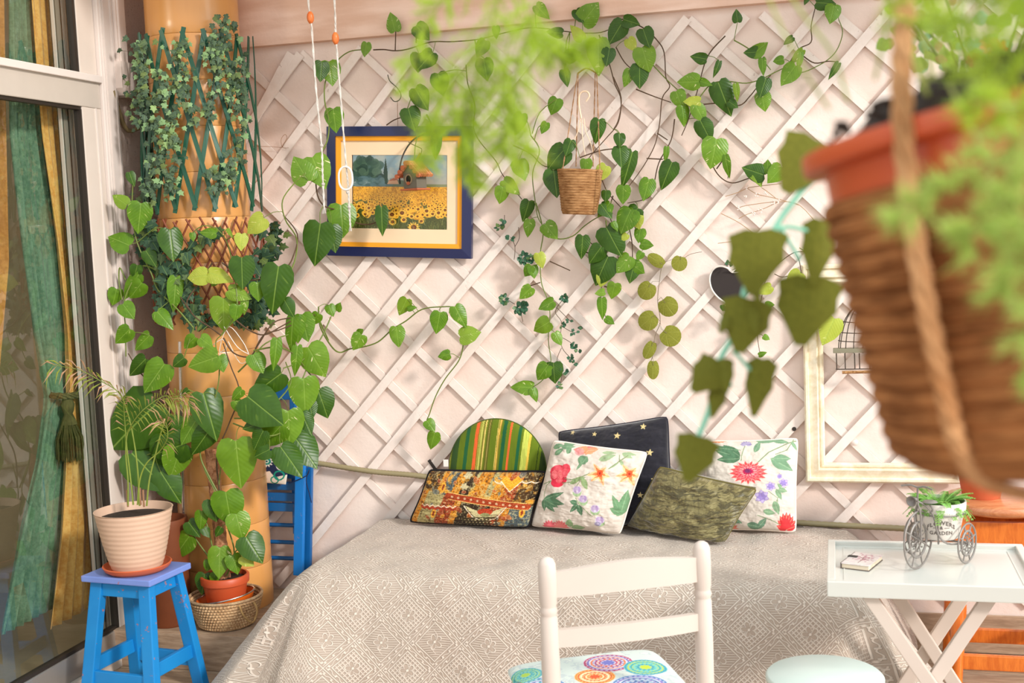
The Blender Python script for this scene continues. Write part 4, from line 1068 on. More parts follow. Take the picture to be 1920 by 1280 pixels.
# --- patchwork
def patch(p):
    OR, BR, TE, RU, CRM, DK = (206, 128, 32), (74, 52, 30), (74, 90, 96), (160, 62, 30), (176, 164, 110), (44, 34, 24)
    X = p.X; Y = p.Y; sk = X+(Y-450)*.42
    N = fnoise(X*.06, Y*.06, 4); N2 = fnoise(X*.16, Y*.16, 14)
    bands = ((0, 190, BR), (190, 215, OR), (215, 262, TE), (262, 300, OR), (300, 345, DK), (345, 360, CRM), (360, 420, OR), (420, 450, CRM), (450, 500, OR), (500, 560, RU), (560, 620, BR), (620, 800, DK))
    up = Y < 455+(sk-380)*.16
    for a, b, c in bands: p.put(up & (sk >= a) & (sk < b), c)
    lo = ~up
    for a, b, c in ((0, 150, OR), (150, 235, CRM), (235, 300, RU), (300, 330, OR), (330, 470, DK), (470, 530, RU), (530, 560, OR), (560, 800, TE)): p.put(lo & (sk-60 >= a-60) & (sk < b), c)
    p.put((N > .56) & up, (224, 156, 52), .6); p.put((N2 > .62), (196, 180, 130), .6); p.put((N2 < .36), (70, 44, 26), .6)
    for q in range(55):
        a = random.uniform(100, 650); b = random.uniform(345, 585); r = random.uniform(6, 15); c = random.choice([(232, 160, 48), (180, 90, 40), (200, 190, 140), (92, 104, 104), (150, 60, 34)])
        p.ell(a, b, r*1.3, r*.8, c, random.random()*3, .8); p.ring(a, b, r*.8, 2, (226, 200, 150), .5)
    for x0, y0 in ((235, 400), (590, 520), (190, 520)): p.ell(x0, y0, 12, 24, (236, 170, 60), .3); p.ell(x0, y0, 5, 14, (150, 60, 30), .3)
    for x0, y0 in ((345, 350), (335, 395)):
        for a in range(6): p.leaf(x0, y0, x0+cos(a)*22, y0+sin(a)*16, 6, (196, 182, 140))
    p.line([(262, 436), (612, 494)], 30, (168, 62, 30)); p.line([(262, 420), (612, 478)], 3, (236, 190, 110)); p.line([(262, 452), (612, 510)], 3, (236, 190, 110))
    for k in range(12): p.flower(280+k*29, 440+k*4.8, 7, 6, (250, 220, 180), (232, 190, 150), 1, 1)
    p.poly([(340, 480), (380, 530), (430, 555), (480, 530), (520, 490), (430, 520)], (200, 188, 140)); p.line([(335, 480), (375, 535), (430, 560), (485, 535), (525, 490)], 4, (240, 224, 196)); p.ell(430, 510, 34, 16, (180, 60, 34)); p.ell(430, 525, 22, 10, (150, 150, 100))
    d = (np.hypot((X+6) % 16-8, (Y+4) % 16-8) < 3) & (Y > 535) & (X > 325) & (X < 480); p.put((Y > 535) & (X > 325) & (X < 480) & (N > .4), (52, 44, 26), .8); p.put(d, (214, 200, 150))
    pts = [(130+i*14, 478+(i % 2)*8+i*.4) for i in range(13)]; p.line(pts, 4, (244, 208, 180)); p.line([(a, b+10) for a, b in pts], 10, (168, 56, 34))
    pts = [(470+i*10, 372+8*abs(sin(i*.8))+i*.5) for i in range(20)]; p.line(pts, 4, (244, 214, 190))
    p.poly([(500, 370), (520, 352), (545, 375), (570, 355), (590, 375), (540, 420)], (240, 160, 44)); p.line([(500, 372), (540, 420), (590, 376)], 3, (250, 226, 190))
    N4 = fnoise(X*.5, Y*.5, 24); p.put(N4 > .62, (40, 28, 20), .35); p.put(N4 < .34, (232, 206, 150), .3)
cushion('patchwork_cushion', 'oblong orange and brown patchwork print cushion with black piping, leftmost on the daybed', [(158, 338), (684, 345), (604, 596), (68, 570)], Z1, (-.15, -.15), .13, patch, cot, plain('black_piping', (14, 10, 12), .9), base=(190, 120, 50), seed=41, crease=.009, pr=.006)
# ================================================================== white ladder-back chair in front of the daybed
white = plain('cream_white_paint', (212, 196, 184), .42, .03, 8, spec=.4)
def chair():
    A = V((-.647, -1.944, 0)); B = V((-.315, -1.770, 0)); U = (B-A).normalized(); Nn = V((-U.y, U.x, 0)); Zv = V((0, 0, 1))
    t = thing('ladder_back_chair', 'white ladder-back chair with a mandala print seat pad, seen from behind at the daybed', 'chair', (A+B)/2)
    prof = [(0, 0), (.016, 0), (.019, .1), (.021, .40), (.022, .44), (.018, .455), (.021, .47), (.0215, .60), (.0205, .708), (.0185, .714), (.0185, .718), (.0215, .726), (.0185, .734), (.0185, .738), (.0205, .746), (.0215, .80), (.020, .835), (.015, .846), (.008, .8505), (0, .852)]
    for P in (A, B): MB().lathe(prof, M.Translation(P), 32).build('post', white, t, True)
    def rail(z0, z1, hump, name, bow=.02):
        n = 24; vs = []
        for i in range(n+1):
            f = i/n; p = A.lerp(B, f); h = hump*(sin(pi*f)**1.5 if hump else 0); b = bow*sin(pi*f)
            for (zz, yy) in ((z0+h*.25, -.008), (z1+h, -.008), (z1+h, .008), (z0+h*.25, .008)): vs.append(p+Nn*(yy-b)+Zv*zz)
        fs = [(i*4+k, i*4+(k+1) % 4, i*4+4+(k+1) % 4, i*4+4+k) for i in range(n) for k in range(4)]
        MB().add(vs, fs).build(name, white, t, True)
    rail(.757, .815, .016, 'top_rail'); rail(.640, .681, .003, 'back_slat')
    seatz = .43
    fr = [A+Nn*.385+U*.01, B+Nn*.385-U*.01]
    fprof = [(0, 0), (.015, 0), (.02, .2), (.022, .38), (.021, .425), (0, .425)]
    for P in fr: MB().lathe(fprof, M.Translation(P), 20).build('leg', white, t, True)
    for a, b in ((A, B), (fr[0], fr[1]), (A, fr[0]), (B, fr[1])):
        MB().bar(a+Zv*.405, b+Zv*.405, .022, .05).build('seat_rail', white, t)
        MB().tube([a+Zv*.18, b+Zv*.18], .011, 10).build('stretcher', white, t, True)
    c = (A+B)/2+Nn*.21
    MB().box(c+Zv*seatz, (.37, .37, .02), M((U, Nn, Zv)).transposed(), .006).build('seat', white, t)
    # pad with mandala print, drawn in metres on the pad
    n = 190; g = np.linspace(-1, 1, n); gx, gy = np.meshgrid(g, g)
    sxx = np.sign(gx)*np.abs(gx); q = 1-.07*(np.abs(gx)**4*np.abs(gy)**4)
    hx, hy = .205, .205; h = .024*(np.clip(1-gx**6, 0, 1)*np.clip(1-gy**6, 0, 1))**.5
    cc = c+Nn*.02; P = np.zeros((n, n, 3))
    for i in range(3): P[..., i] = cc[i]+gx*q*hx*(1+.04*gy)*U[i]+gy*q*hy*Nn[i]
    P[..., 2] = .440+h
    p = Paint(P[..., 0], P[..., 1], (206, 214, 206)); N = fnoise(gx*9+20, gy*9+20, 3); p.put(N > .52, (188, 196, 196), .8); p.put(N > .62, (222, 226, 214), .8)
    def mandala(px, py, r, cols):
        w = ONZ(px, py, .475); x, y = w.x, w.y
        p.ell(x, y, r, r, cols[0])
        for k, f in enumerate((.93, .8, .66, .5, .34, .18)): p.ring(x, y, r*f, r*.07, cols[1+k % (len(cols)-1)])
        for f, n_, c_ in ((.87, 28, cols[1]), (.58, 18, cols[2]), (.42, 12, cols[3 % len(cols)])):
            for k in range(n_): a = 2*pi*k/n_; p.ell(x+cos(a)*r*f, y+sin(a)*r*f, r*.05, r*.05, c_)
        for k in range(10): a = 2*pi*k/10; p.leaf(x, y, x+cos(a)*r*.34, y+sin(a)*r*.34, r*.08, cols[2])
    mandala(1115, 1260, .052, [(240, 196, 130), (232, 130, 50), (214, 84, 40), (250, 226, 190), (230, 110, 60)])
    mandala(1200, 1276, .072, [(206, 214, 224), (96, 132, 184), (150, 120, 190), (70, 110, 170), (176, 200, 220)])
    mandala(1140, 1234, .066, [(214, 206, 214), (180, 60, 100), (110, 110, 180), (226, 120, 60), (160, 60, 110)])
    mandala(1210, 1242, .056, [(120, 190, 190), (52, 150, 170), (190, 206, 60), (60, 160, 150), (120, 200, 180)])
    mandala(1010, 1280, .07, [(206, 216, 222), (90, 130, 180), (60, 150, 160), (130, 120, 180), (90, 160, 180)])
    mandala(985, 1254, .045, [(140, 200, 196), (70, 160, 170), (170, 200, 80), (60, 150, 150), (100, 180, 170)])
    mandala(1105, 1292, .05, [(220, 190, 200), (190, 70, 110), (150, 90, 150), (226, 150, 170), (190, 70, 110)])
    mandala(950, 1270, .04, [(120, 60, 80), (90, 40, 70), (180, 90, 110), (90, 40, 70), (180, 90, 110)])
    uv = np.stack([gx, gy], -1); k = t
    meshobj('seat_pad', gridmesh('seat_pad', P, uv, p.lin(), cot), t)
    P2 = P.copy(); P2[..., 2] = .4415-h*.05; meshobj('seat_pad_underside', gridmesh('pad_u', P2[::3, ::3], mat=plain('pad_lining', (200, 200, 190), .9), flip=True), t)
chair()

# ================================================================== round white stool at the bottom edge
def round_stool(name, label, c, r, ztop, m, leg_m, th=.022, legs=4, spread=1.0, a0=pi/4, rails=True, lr=.015, apron=0):
    t = thing(name, label, 'stool', (c.x, c.y, 0))
    MB().lathe([(0, -th), (r-.006, -th), (r, -th+.006), (r, -.006), (r-.006, 0), (0, 0)], M.Translation((c.x, c.y, ztop)), 56).build('seat', m, t, True)
    ends = []
    for k in range(legs):
        a = a0+2*pi*k/legs; p1 = V((c.x+cos(a)*r*.72, c.y+sin(a)*r*.72, ztop-th)); p0 = V((c.x+cos(a)*r*spread, c.y+sin(a)*r*spread, 0)); ends.append((p0, p1))
        L = [p0.lerp(p1, f) for f in (0, .08, .3, .5, .55, .6, .8, 1)]
        MB().tube(L, [lr*.8, lr, lr*1.05, lr*1.2, lr*.9, lr*1.2, lr*1.1, lr], 16).build('leg', leg_m, t, True)
    for k in range(legs):
        for f in (((.28,) if k % 2 else (.36,)) if rails else ()):
            a, b = ends[k], ends[(k+1) % legs]; MB().bar(a[0].lerp(a[1], f), b[0].lerp(b[1], f), .02, .035, bev=.003).build('stretcher', leg_m, t)
        if apron:
            a, b = ends[k], ends[(k+1) % legs]; f = 1-apron/2/ztop; MB().bar(a[0].lerp(a[1], f), b[0].lerp(b[1], f), .02, apron, bev=.002).build('apron', leg_m, t)
    return t
c = ONZ(1546, 1263, .45)
pale = plain('pale_mint_white_paint', (204, 216, 208), .35, .03, 6, spec=.5)
round_stool('round_stool', 'round white stool at the bottom edge, between the chair and the side table', c, .146, .45, pale, white)
# ================================================================== orange wooden stool on the right
om = m_wood('orange_varnished_pine', (196, 92, 24), (226, 124, 44), (6, 6, 1.2), .3, 6, coat=.4); omt = m_wood('worn_stool_top', (176, 98, 56), (214, 146, 100), (2, 8, 2), .28, 5, coat=.5)
c = W(1874, 930, -.36); OS = c.copy()
def orange_stool():
    t = thing('wooden_stool', 'orange varnished round top stool behind the side table at the right', 'stool', (c.x, c.y, 0)); z = c.z; r = .18
    MB().lathe([(0, -.034), (r-.012, -.034), (r, -.026), (r+.002, -.014), (r-.004, -.004), (r-.012, 0), (0, 0)], M.Translation(c), 64).build('seat', omt, t, True)
    le = []
    for k in range(4):
        sx_ = (-1, 1, 1, -1)[k]; sy_ = (-1, -1, 1, 1)[k]
        p1 = V((c.x+sx_*.125, c.y+sy_*.11, z-.034)); p0 = V((c.x+sx_*.155, c.y+sy_*.14, 0)); le.append((p0, p1))
        mb = MB(); mb.bar(p0.lerp(p1, .68), p1, .045, .045, (0, 1, 0), .004)
        L = [p0.lerp(p1, f) for f in (0, .04, .1, .3, .5, .6, .63, .65, .68)]; mb.tube(L, [.014, .019, .02, .022, .024, .02, .014, .022, .022], 16); mb.build('leg', om, t, True)
    for k in range(4):
        a, b = le[k], le[(k+1) % 4]
        MB().bar(a[0].lerp(a[1], .84), b[0].lerp(b[1], .84), .018, .15, bev=.002).build('apron', om, t)
        MB().bar(a[0].lerp(a[1], .22 if k % 2 == 0 else .30), b[0].lerp(b[1], .22 if k % 2 == 0 else .30), .02, .05, bev=.004).build('stretcher', om, t)
        if k % 2 == 0: MB().bar(a[0].lerp(a[1], .07), b[0].lerp(b[1], .07), .02, .04, bev=.004).build('stretcher', om, t)
orange_stool()
terra = plain('terracotta', (196, 96, 58), .7, .1, 14)
def pot_prof(rb, rt, h, rim=.02, lip=.006):
    return [(0, 0), (rb, 0), (rb+.002, .004), (rt-.002, h-rim), (rt+lip-.001, h-rim+.001), (rt+lip, h-.003), (rt+lip-.003, h), (rt-.004, h), (rt-.008, h-.03), (0, h-.03)]
b = W(1842, 938, -.40); t = thing('terracotta_pot', 'terracotta pot standing on the orange stool', 'pot', (b.x, -.37, OS.z))
MB().lathe(pot_prof(.058, .082, .15), M.Translation((b.x, -.37, OS.z)), 40).build('pot_body', terra, t, True)
MB().lathe([(0, .128), (.05, .130), (.074, .12)], M.Translation((b.x, -.37, OS.z)), 24).build('soil', soil, t, True)
# ================================================================== folding side table
TZ = .64
tw2 = plain('white_table_lacquer', (208, 206, 198), .22, .02, 5, spec=.5, coat=.3)
tbl = thing('folding_table', 'white folding tray table with crossed legs beside the daybed', 'table', (.235, -1.13, 0))
x0, x1, y0, y1 = -.036, .502, -1.352, -.918
MB().box(((x0+x1)/2, (y0+y1)/2, TZ-.018), (x1-x0-.02, y1-y0-.02, .012)).build('tray_panel', tw2, tbl)
def trayrail(ax, ay, bx, by, name='tray_rim'):
    MB().bar((ax, ay, TZ-.02), (bx, by, TZ-.02), .022, .042, bev=.003).build(name, tw2, tbl)
trayrail(x0, y0+.011, x1, y0+.011); trayrail(x0, y1-.011, x1, y1-.011); trayrail(x0+.011, y0+.02, x0+.011, y1-.02); trayrail(x1-.011, y0+.02, x1-.011, y1-.02)
fr = MB()
for a, b_ in (((x0+.045, y0+.045), (x1-.045, y0+.045)), ((x0+.045, y1-.045), (x1-.045, y1-.045)), ((x0+.045, y0+.045), (x0+.045, y1-.045)), ((x1-.045, y0+.045), (x1-.045, y1-.045))):
    fr.bar((*a, TZ-.0125), (*b_, TZ-.0125), .004, .004)
fr.build('tray_moulding', tw2, tbl)
lgm = white
for (Yp, q) in ((-1.305, (((1627, 1112), (1734, 1268)), ((1856, 1118), (1762, 1257)))), (-.965, (((1680, 1112), (1790, 1282)), ((1806, 1117), (1697, 1280))))):
    for si, (a, b_) in enumerate(q):
        yy = Yp+(.012 if si else -.012)
        A_ = W(*a, yy); B_ = W(*b_, yy); d = (B_-A_)/(B_.z-A_.z); A2 = A_+d*(TZ-.04-A_.z); B2 = A_+d*(.012-A_.z)
        MB().bar(A2, B2, .022, .036, (1, 0, .6), .003).build('leg', lgm, tbl)
for X_ in (W(1627, 1112, -1.3).x, W(1856, 1118, -1.3).x):
    MB().box((X_, -1.135, TZ-.045), (.03, .36, .014), bev=.002).build('cross_bar', lgm, tbl)
# notebook
def notebook():
    q = [ONZ(1577, 1068, TZ-.006), ONZ(1627, 1073, TZ-.006), ONZ(1654, 1040, TZ-.006), ONZ(1600, 1033, TZ-.006)]
    O = (q[0]+q[2])/2; U = (q[1]-q[0]+q[2]-q[3]).normalized(); Vv = V((-U.y, U.x, 0)); w = .078; d = .125; th = .016
    zt = TZ-.012
    t = thing('notebook', 'small closed notebook with a pale cover and pink tree print on the side table', 'notebook', (O.x, O.y, zt))
    cov = plain('grey_binding', (96, 84, 76), .6); pg = plain('cream_pages', (222, 206, 182), .8)
    Rm = M((U, Vv, V((0, 0, 1)))).transposed()
    MB().box((O.x, O.y, zt+th/2), (w-.004, d-.004, th-.004), Rm).build('pages', pg, t)
    MB().box((O.x, O.y, zt+.0012), (w, d, .0024), Rm, .0005).build('back_cover', cov, t)
    n = 90; g = np.linspace(-1, 1, n); gx, gy = np.meshgrid(g, g); P = np.zeros((n, n, 3))
    for i in range(2): P[..., i] = O[i]+gx*w/2*U[i]+gy*d/2*Vv[i]
    P[..., 2] = zt+th
    p = Paint(gx*40, gy*60, (222, 210, 204)); N = fnoise(gx*4+9, gy*6+9, 3); p.put(N > .55, (206, 190, 190), .7)
    for k in range(60):
        a = random.gauss(4, 16); b = random.gauss(20, 18); p.ell(a, b, random.uniform(2, 5), random.uniform(2, 4), random.choice([(176, 110, 126), (150, 84, 104), (196, 140, 150)]), a=.7)
    p.line([(2, -40), (4, -10), (0, 20)], 2.5, (130, 80, 80)); p.line([(4, -5), (16, 24)], 1.5, (130, 80, 80)); p.line([(3, 0), (-14, 22)], 1.5, (130, 80, 80))
    o = meshobj('front_cover', gridmesh('front_cover', P, np.stack([gx, gy], -1), p.lin(), m_vcol('printed_cover', .35, 60, .05, spec=.5)), t); so = o.modifiers.new('t', 'SOLIDIFY'); so.thickness = .0024
    MB().bar(O-U*w/2+V((0, 0, zt+th/2))-V((0, 0, O.z))-Vv*d/2, O-U*w/2+V((0, 0, zt+th/2))-V((0, 0, O.z))+Vv*d/2, .003, th).build('spine', cov, t)
    MB().box(V((O.x, O.y, zt+th+.001))-U*w*.38+Vv*.012, (.026, .016, .002), Rm, .0005).build('clasp', plain('dark_clasp', (50, 46, 44), .5), t)
notebook()
# ================================================================== metal tricycle with planter
def trike():
    gm = plain('grey_painted_metal', (140, 132, 126), .45, .2, 60, metal=.3)
    F0 = ONZ(1722, 1066, TZ-.012); d = V((.51, .86, 0)).normalized(); s = V((d.y, -d.x, 0)); zt = TZ-.012
    t = thing('tricycle', 'grey metal ornamental tricycle plant stand on the side table', 'ornament', F0)
    def wheel(c, r, name):
        w = bpy.data.objects.new(name, None); 
        n = 36; mb = MB(); mb.tube([c+d*cos(a)*r+V((0, 0, sin(a)*r)) for a in [2*pi*i/n for i in range(n)]], .0026, 7, closed=True)
        ob = mb.build(name, gm, t, True)
        mb = MB(); mb.tube([c+d*cos(a)*r*.62+V((0, 0, sin(a)*r*.62)) for a in [2*pi*i/n for i in range(n)]], .0034, 7, closed=True); mb.build('inner_ring', gm, ob, True)
        for k in range(8):
            a = 2*pi*k/8+.3; u = d*cos(a)+V((0, 0, sin(a))); MB().tube([c, c+u*r*.5, c+u*r*.62, c+u*r*.68, c+u*r], [.0016, .0016, .004, .0022, .0018], 6).build('spoke', gm, ob, True)
        for k in range(8):
            a = 2*pi*(k+.5)/8+.3; u = d*cos(a)+V((0, 0, sin(a))); MB().lathe([(0, .003), (.004, 0), (0, -.003)], M.Translation(c+u*r*.40), 8).build('scroll_bead', gm, ob, True)
        MB().tube([c-s*.006, c+s*.006], .006, 10).build('hub', gm, ob, True)
        return ob
    fw = V((F0.x, F0.y, zt+.081)); wheel(fw, .078, 'front_wheel')
    rz = zt+.057; rear = V((F0.x, F0.y, 0))+d*.126; R1 = V((*(rear+s*.079).xy, rz)); R2 = V((*(rear-s*.079).xy, rz))
    wheel(R1, .054, 'rear_wheel'); wheel(R2, .054, 'rear_wheel')
    MB().tube([R1, R2], .0028, 7).build('rear_axle', gm, t, True)
    T = lambda L: MB().tube(smoothpts(L), .0026, 7)
    Yb = F0.y
    top = fw+V((0, 0, .145)); head = fw+V((0, 0, .100))
    for k in (-1, 1): T([fw+s*.008*k, fw+s*.008*k+V((0, 0, .07)), head]).build('fork', gm, t, True)
    T([head, top]).build('stem', gm, t, True)
    T([top-s*.045-d*.005, top-s*.02+V((0, 0, .004)), top, top+s*.02+V((0, 0, .004)), top+s*.045-d*.005]).build('handlebar', gm, t, True)
    hp = head+V((0, 0, .012)); MB().lathe([(0, 0), (.005, 0), (.006, .014), (.008, .020), (.015, .028), (.013, .028), (.004, .016), (0, .014)], M.Translation(hp-s*.004)@V((0, 0, 1)).rotation_difference((V((-.5, -.85, -.05)))).to_matrix().to_4x4(), 18).build('horn', gm, t, True)
    mid = V((*(V((F0.x, F0.y, 0))+d*.05-s*.0).xy, rz+.06)); 
    T([head+V((0, 0, .006)), V((*(F0+d*.02+s*.014).xy, rz+.115)), V((*(F0+d*.035+s*.028).xy, rz+.085)), V((*(F0+d*.045+s*.035).xy, rz+.035)), V((*(F0+d*.07+s*.05).xy, rz+.006)), R1-s*.002]).build('frame_tube', gm, t, True)
    T([V((*(F0+d*.045-s*.01).xy, rz+.008)), V((*(F0+d*.09).xy, rz+.003)), V((*rear.xy, rz))]).build('frame_tube', gm, t, True)
    T([head, V((*(F0+d*.03-s*.02).xy, rz+.07)), V((*(F0+d*.045-s*.01).xy, rz+.008))]).build('frame_tube', gm, t, True)
    # saddle
    sp = V((*(F0+d*.03+s*.02).xy, rz+.125))
    T([sp-V((0, 0, .03))+d*.0, sp-V((0, 0, .02))+s*.008, sp-V((0, 0, .008))]).build('saddle_spring', gm, t, True)
    MB().lathe([(0, .006), (.014, .004), (.019, 0), (.014, -.002), (0, -.002)], M.Translation(sp), 20, sx=1.1).build('saddle', gm, t, True)
    # planter cup
    pc = V((*(V((F0.x, F0.y, 0))+d*.112+s*.005).xy, rz+.012)); H = .102
    ring = [pc+V((cos(a)*.071, sin(a)*.071, H-.03)) for a in [2*pi*i/32 for i in range(32)]]
    MB().tube(ring, .0026, 7, closed=True).build('pot_ring', gm, t, True)
    for a in (.4, 2.5, 4.6): 
        MB().tube([pc+V((cos(a)*.071, sin(a)*.071, H-.03)), pc+V((cos(a)*.058, sin(a)*.058, -.008)), pc+V((0, 0, -.008))], .0024, 6).build('pot_strut', gm, t, True)
    k = thing('fern_pot', 'white planter lettered FLOWERS & GARDEN with a small green fern, carried by the tricycle', 'potted plant', pc)
    pm_ = plain('white_tin', (226, 216, 206), .5, .05, 30)
    MB().lathe([(0, 0), (.052, 0), (.0535, .003), (.065, H-.034), (.0655, H-.033), (.0705, H-.030), (.0725, H-.004), (.0715, H), (.0685, H), (.066, H-.02), (0, H-.02)], M.Translation(pc), 48).build('pot_body', pm_, k, True)
    MB().lathe([(0, H-.012), (.04, H-.010), (.066, H-.014)], M.Translation(pc), 24).build('soil', soil, k, True)
    # curved lettering
    ink = plain('grey_print', (110, 100, 94), .7)
    view = atan2(CAMY-pc.y, 0-pc.x)+.10
    def text(s_, z, size, arch=0):
        cu = bpy.data.curves.new('lettering', 'FONT'); cu.body = s_; cu.size = size; cu.align_x = 'CENTER'; cu.extrude = .0003; cu.space_character = 1.12; cu.resolution_u = 2; cu.offset = .0003
        ob = bpy.data.objects.new('tmp', cu); COL.objects.link(ob); dg = bpy.context.evaluated_depsgraph_get(); me = bpy.data.meshes.new_from_object(ob.evaluated_get(dg)); COL.objects.unlink(ob); bpy.data.objects.remove(ob)
        for v in me.vertices:
            zz = z+v.co.y-arch*(v.co.x**2)*30; r = .0525+(.065-.0525)*zz/(H-.034)+.0009+v.co.z*.5; a = view+v.co.x/r; v.co = V((pc.x+cos(a)*r, pc.y+sin(a)*r, pc.z+zz))
        me.materials.clear(); me.materials.append(ink); meshobj('lettering', me, k)
    text('FLOWERS', .046, .0165, .35); text('\u2014 & \u2014', .033, .0125); text('GARDEN', .017, .0145)
    # fern
    fg = m_leaf('fern_green', (110, 164, 66), (150, 200, 100), (180, 214, 130), .5, .1); rnd = random.Random(4)
    for j in range(80):
        a = rnd.uniform(0, 2*pi); L = rnd.uniform(.04, .078); el = rnd.uniform(.3, 1.25); p0 = pc+V((cos(a)*.02, sin(a)*.02, H-.012)); ps = [p0]
        for i in range(1, 9):
            f = i/8; ps.append(p0+V((cos(a)*L*f, sin(a)*L*f, sin(el)*L*1.0*f-(L*1.0*f*f)*(.5+.5*(1-el)))))
        if j in (3, 7): 
            pass
        mb = MB(); mb.tube(ps, .0007, 4)
        for i in range(1, 9):
            dirv = (ps[i]-ps[i-1]).normalized(); sd_ = dirv.cross(V((0, 0, 1))).normalized()
            for sg in (-1, 1):
                for h_ in (0, .5):
                    q = ps[i-1].lerp(ps[i], h_); ll = .013*(1-(i/9)**2)+.004; tip = q+(sd_*sg+dirv*.5)*ll; w_ = dirv*.0016
                    mb.add([q-w_, q+w_, tip+w_*.3+V((0, 0, -.002)), tip-w_*.6], [(0, 1, 2, 3)])
        mb.build('frond', fg, k)
trike()
# ================================================================== blue stool
def m_blue(name, c1, c2, worn=.5):
    m = Mat(name); c = m.co(); r = m.rnd(); x, y, z = m.sep(c); v = m.comb(x+r*3., y+r*5., z)
    n = m.noise(v, 9, 4); ch = m.step(m.noise(v, 17, 5, .75), .635, .66)
    col = m.mix(n, lin(c1), lin(c2)); col = m.mix(ch*worn, col, lin((176, 104, 72)))
    return m.fin(col, .4, n-ch*.4, .25, .003, spec=.45)
blue = m_blue('bright_blue_paint', (10, 116, 186), (30, 140, 206), .75); lav = m_blue('lavender_blue_paint', (104, 128, 196), (126, 148, 214), .7); dblue = m_blue('deep_blue_paint', (8, 86, 150), (16, 104, 172), .25)
def blue_stool():
    F, R_, L = ONZ(280, 1089, .462), ONZ(357, 1056, .462), ONZ(151, 1079, .462)
    U = (F-L).normalized(); Vv = V((-U.y, U.x, 0)); w = (F-L).length; d = max(.235, (R_-F).length); C0 = (F+L)/2+Vv*d/2; Rm = M((U, Vv, V((0, 0, 1)))).transposed()
    t = thing('blue_stool', 'bright blue square stool with a lavender top and chipped paint, by the glass door', 'stool', (C0.x, C0.y, 0))
    MB().box((C0.x, C0.y, .451), (w, d, .022), Rm, .004).build('seat', lav, t)
    P = lambda a, b, z: V((C0.x, C0.y, z))+U*a+Vv*b
    lg = {}
    for a in (-1, 1):
        for b in (-1, 1):
            lg[a, b] = (P(a*(w/2-.045), b*(d/2-.04), .44), P(a*(w/2-.005), b*(d/2+.02), 0))
            MB().bar(lg[a, b][0], lg[a, b][1], .048, .034, Vv, .004).build('leg', blue, t)
    def between(q1, q2, f, h, th, name):
        a = lg[q1][1].lerp(lg[q1][0], f); b = lg[q2][1].lerp(lg[q2][0], f); MB().bar(a, b, th, h, bev=.003).build(name, blue, t)
    for q1, q2 in (((-1, -1), (1, -1)), ((-1, 1), (1, 1)), ((-1, -1), (-1, 1)), ((1, -1), (1, 1))):
        between(q1, q2, .93, .045, .018, 'apron')
    between((-1, -1), (1, -1), .24, .05, .018, 'stretcher'); between((-1, 1), (1, 1), .24, .05, .018, 'stretcher')
    between((1, -1), (1, 1), .32, .05, .018, 'stretcher'); between((-1, -1), (-1, 1), .32, .05, .018, 'stretcher')
    return C0
SC0 = blue_stool()
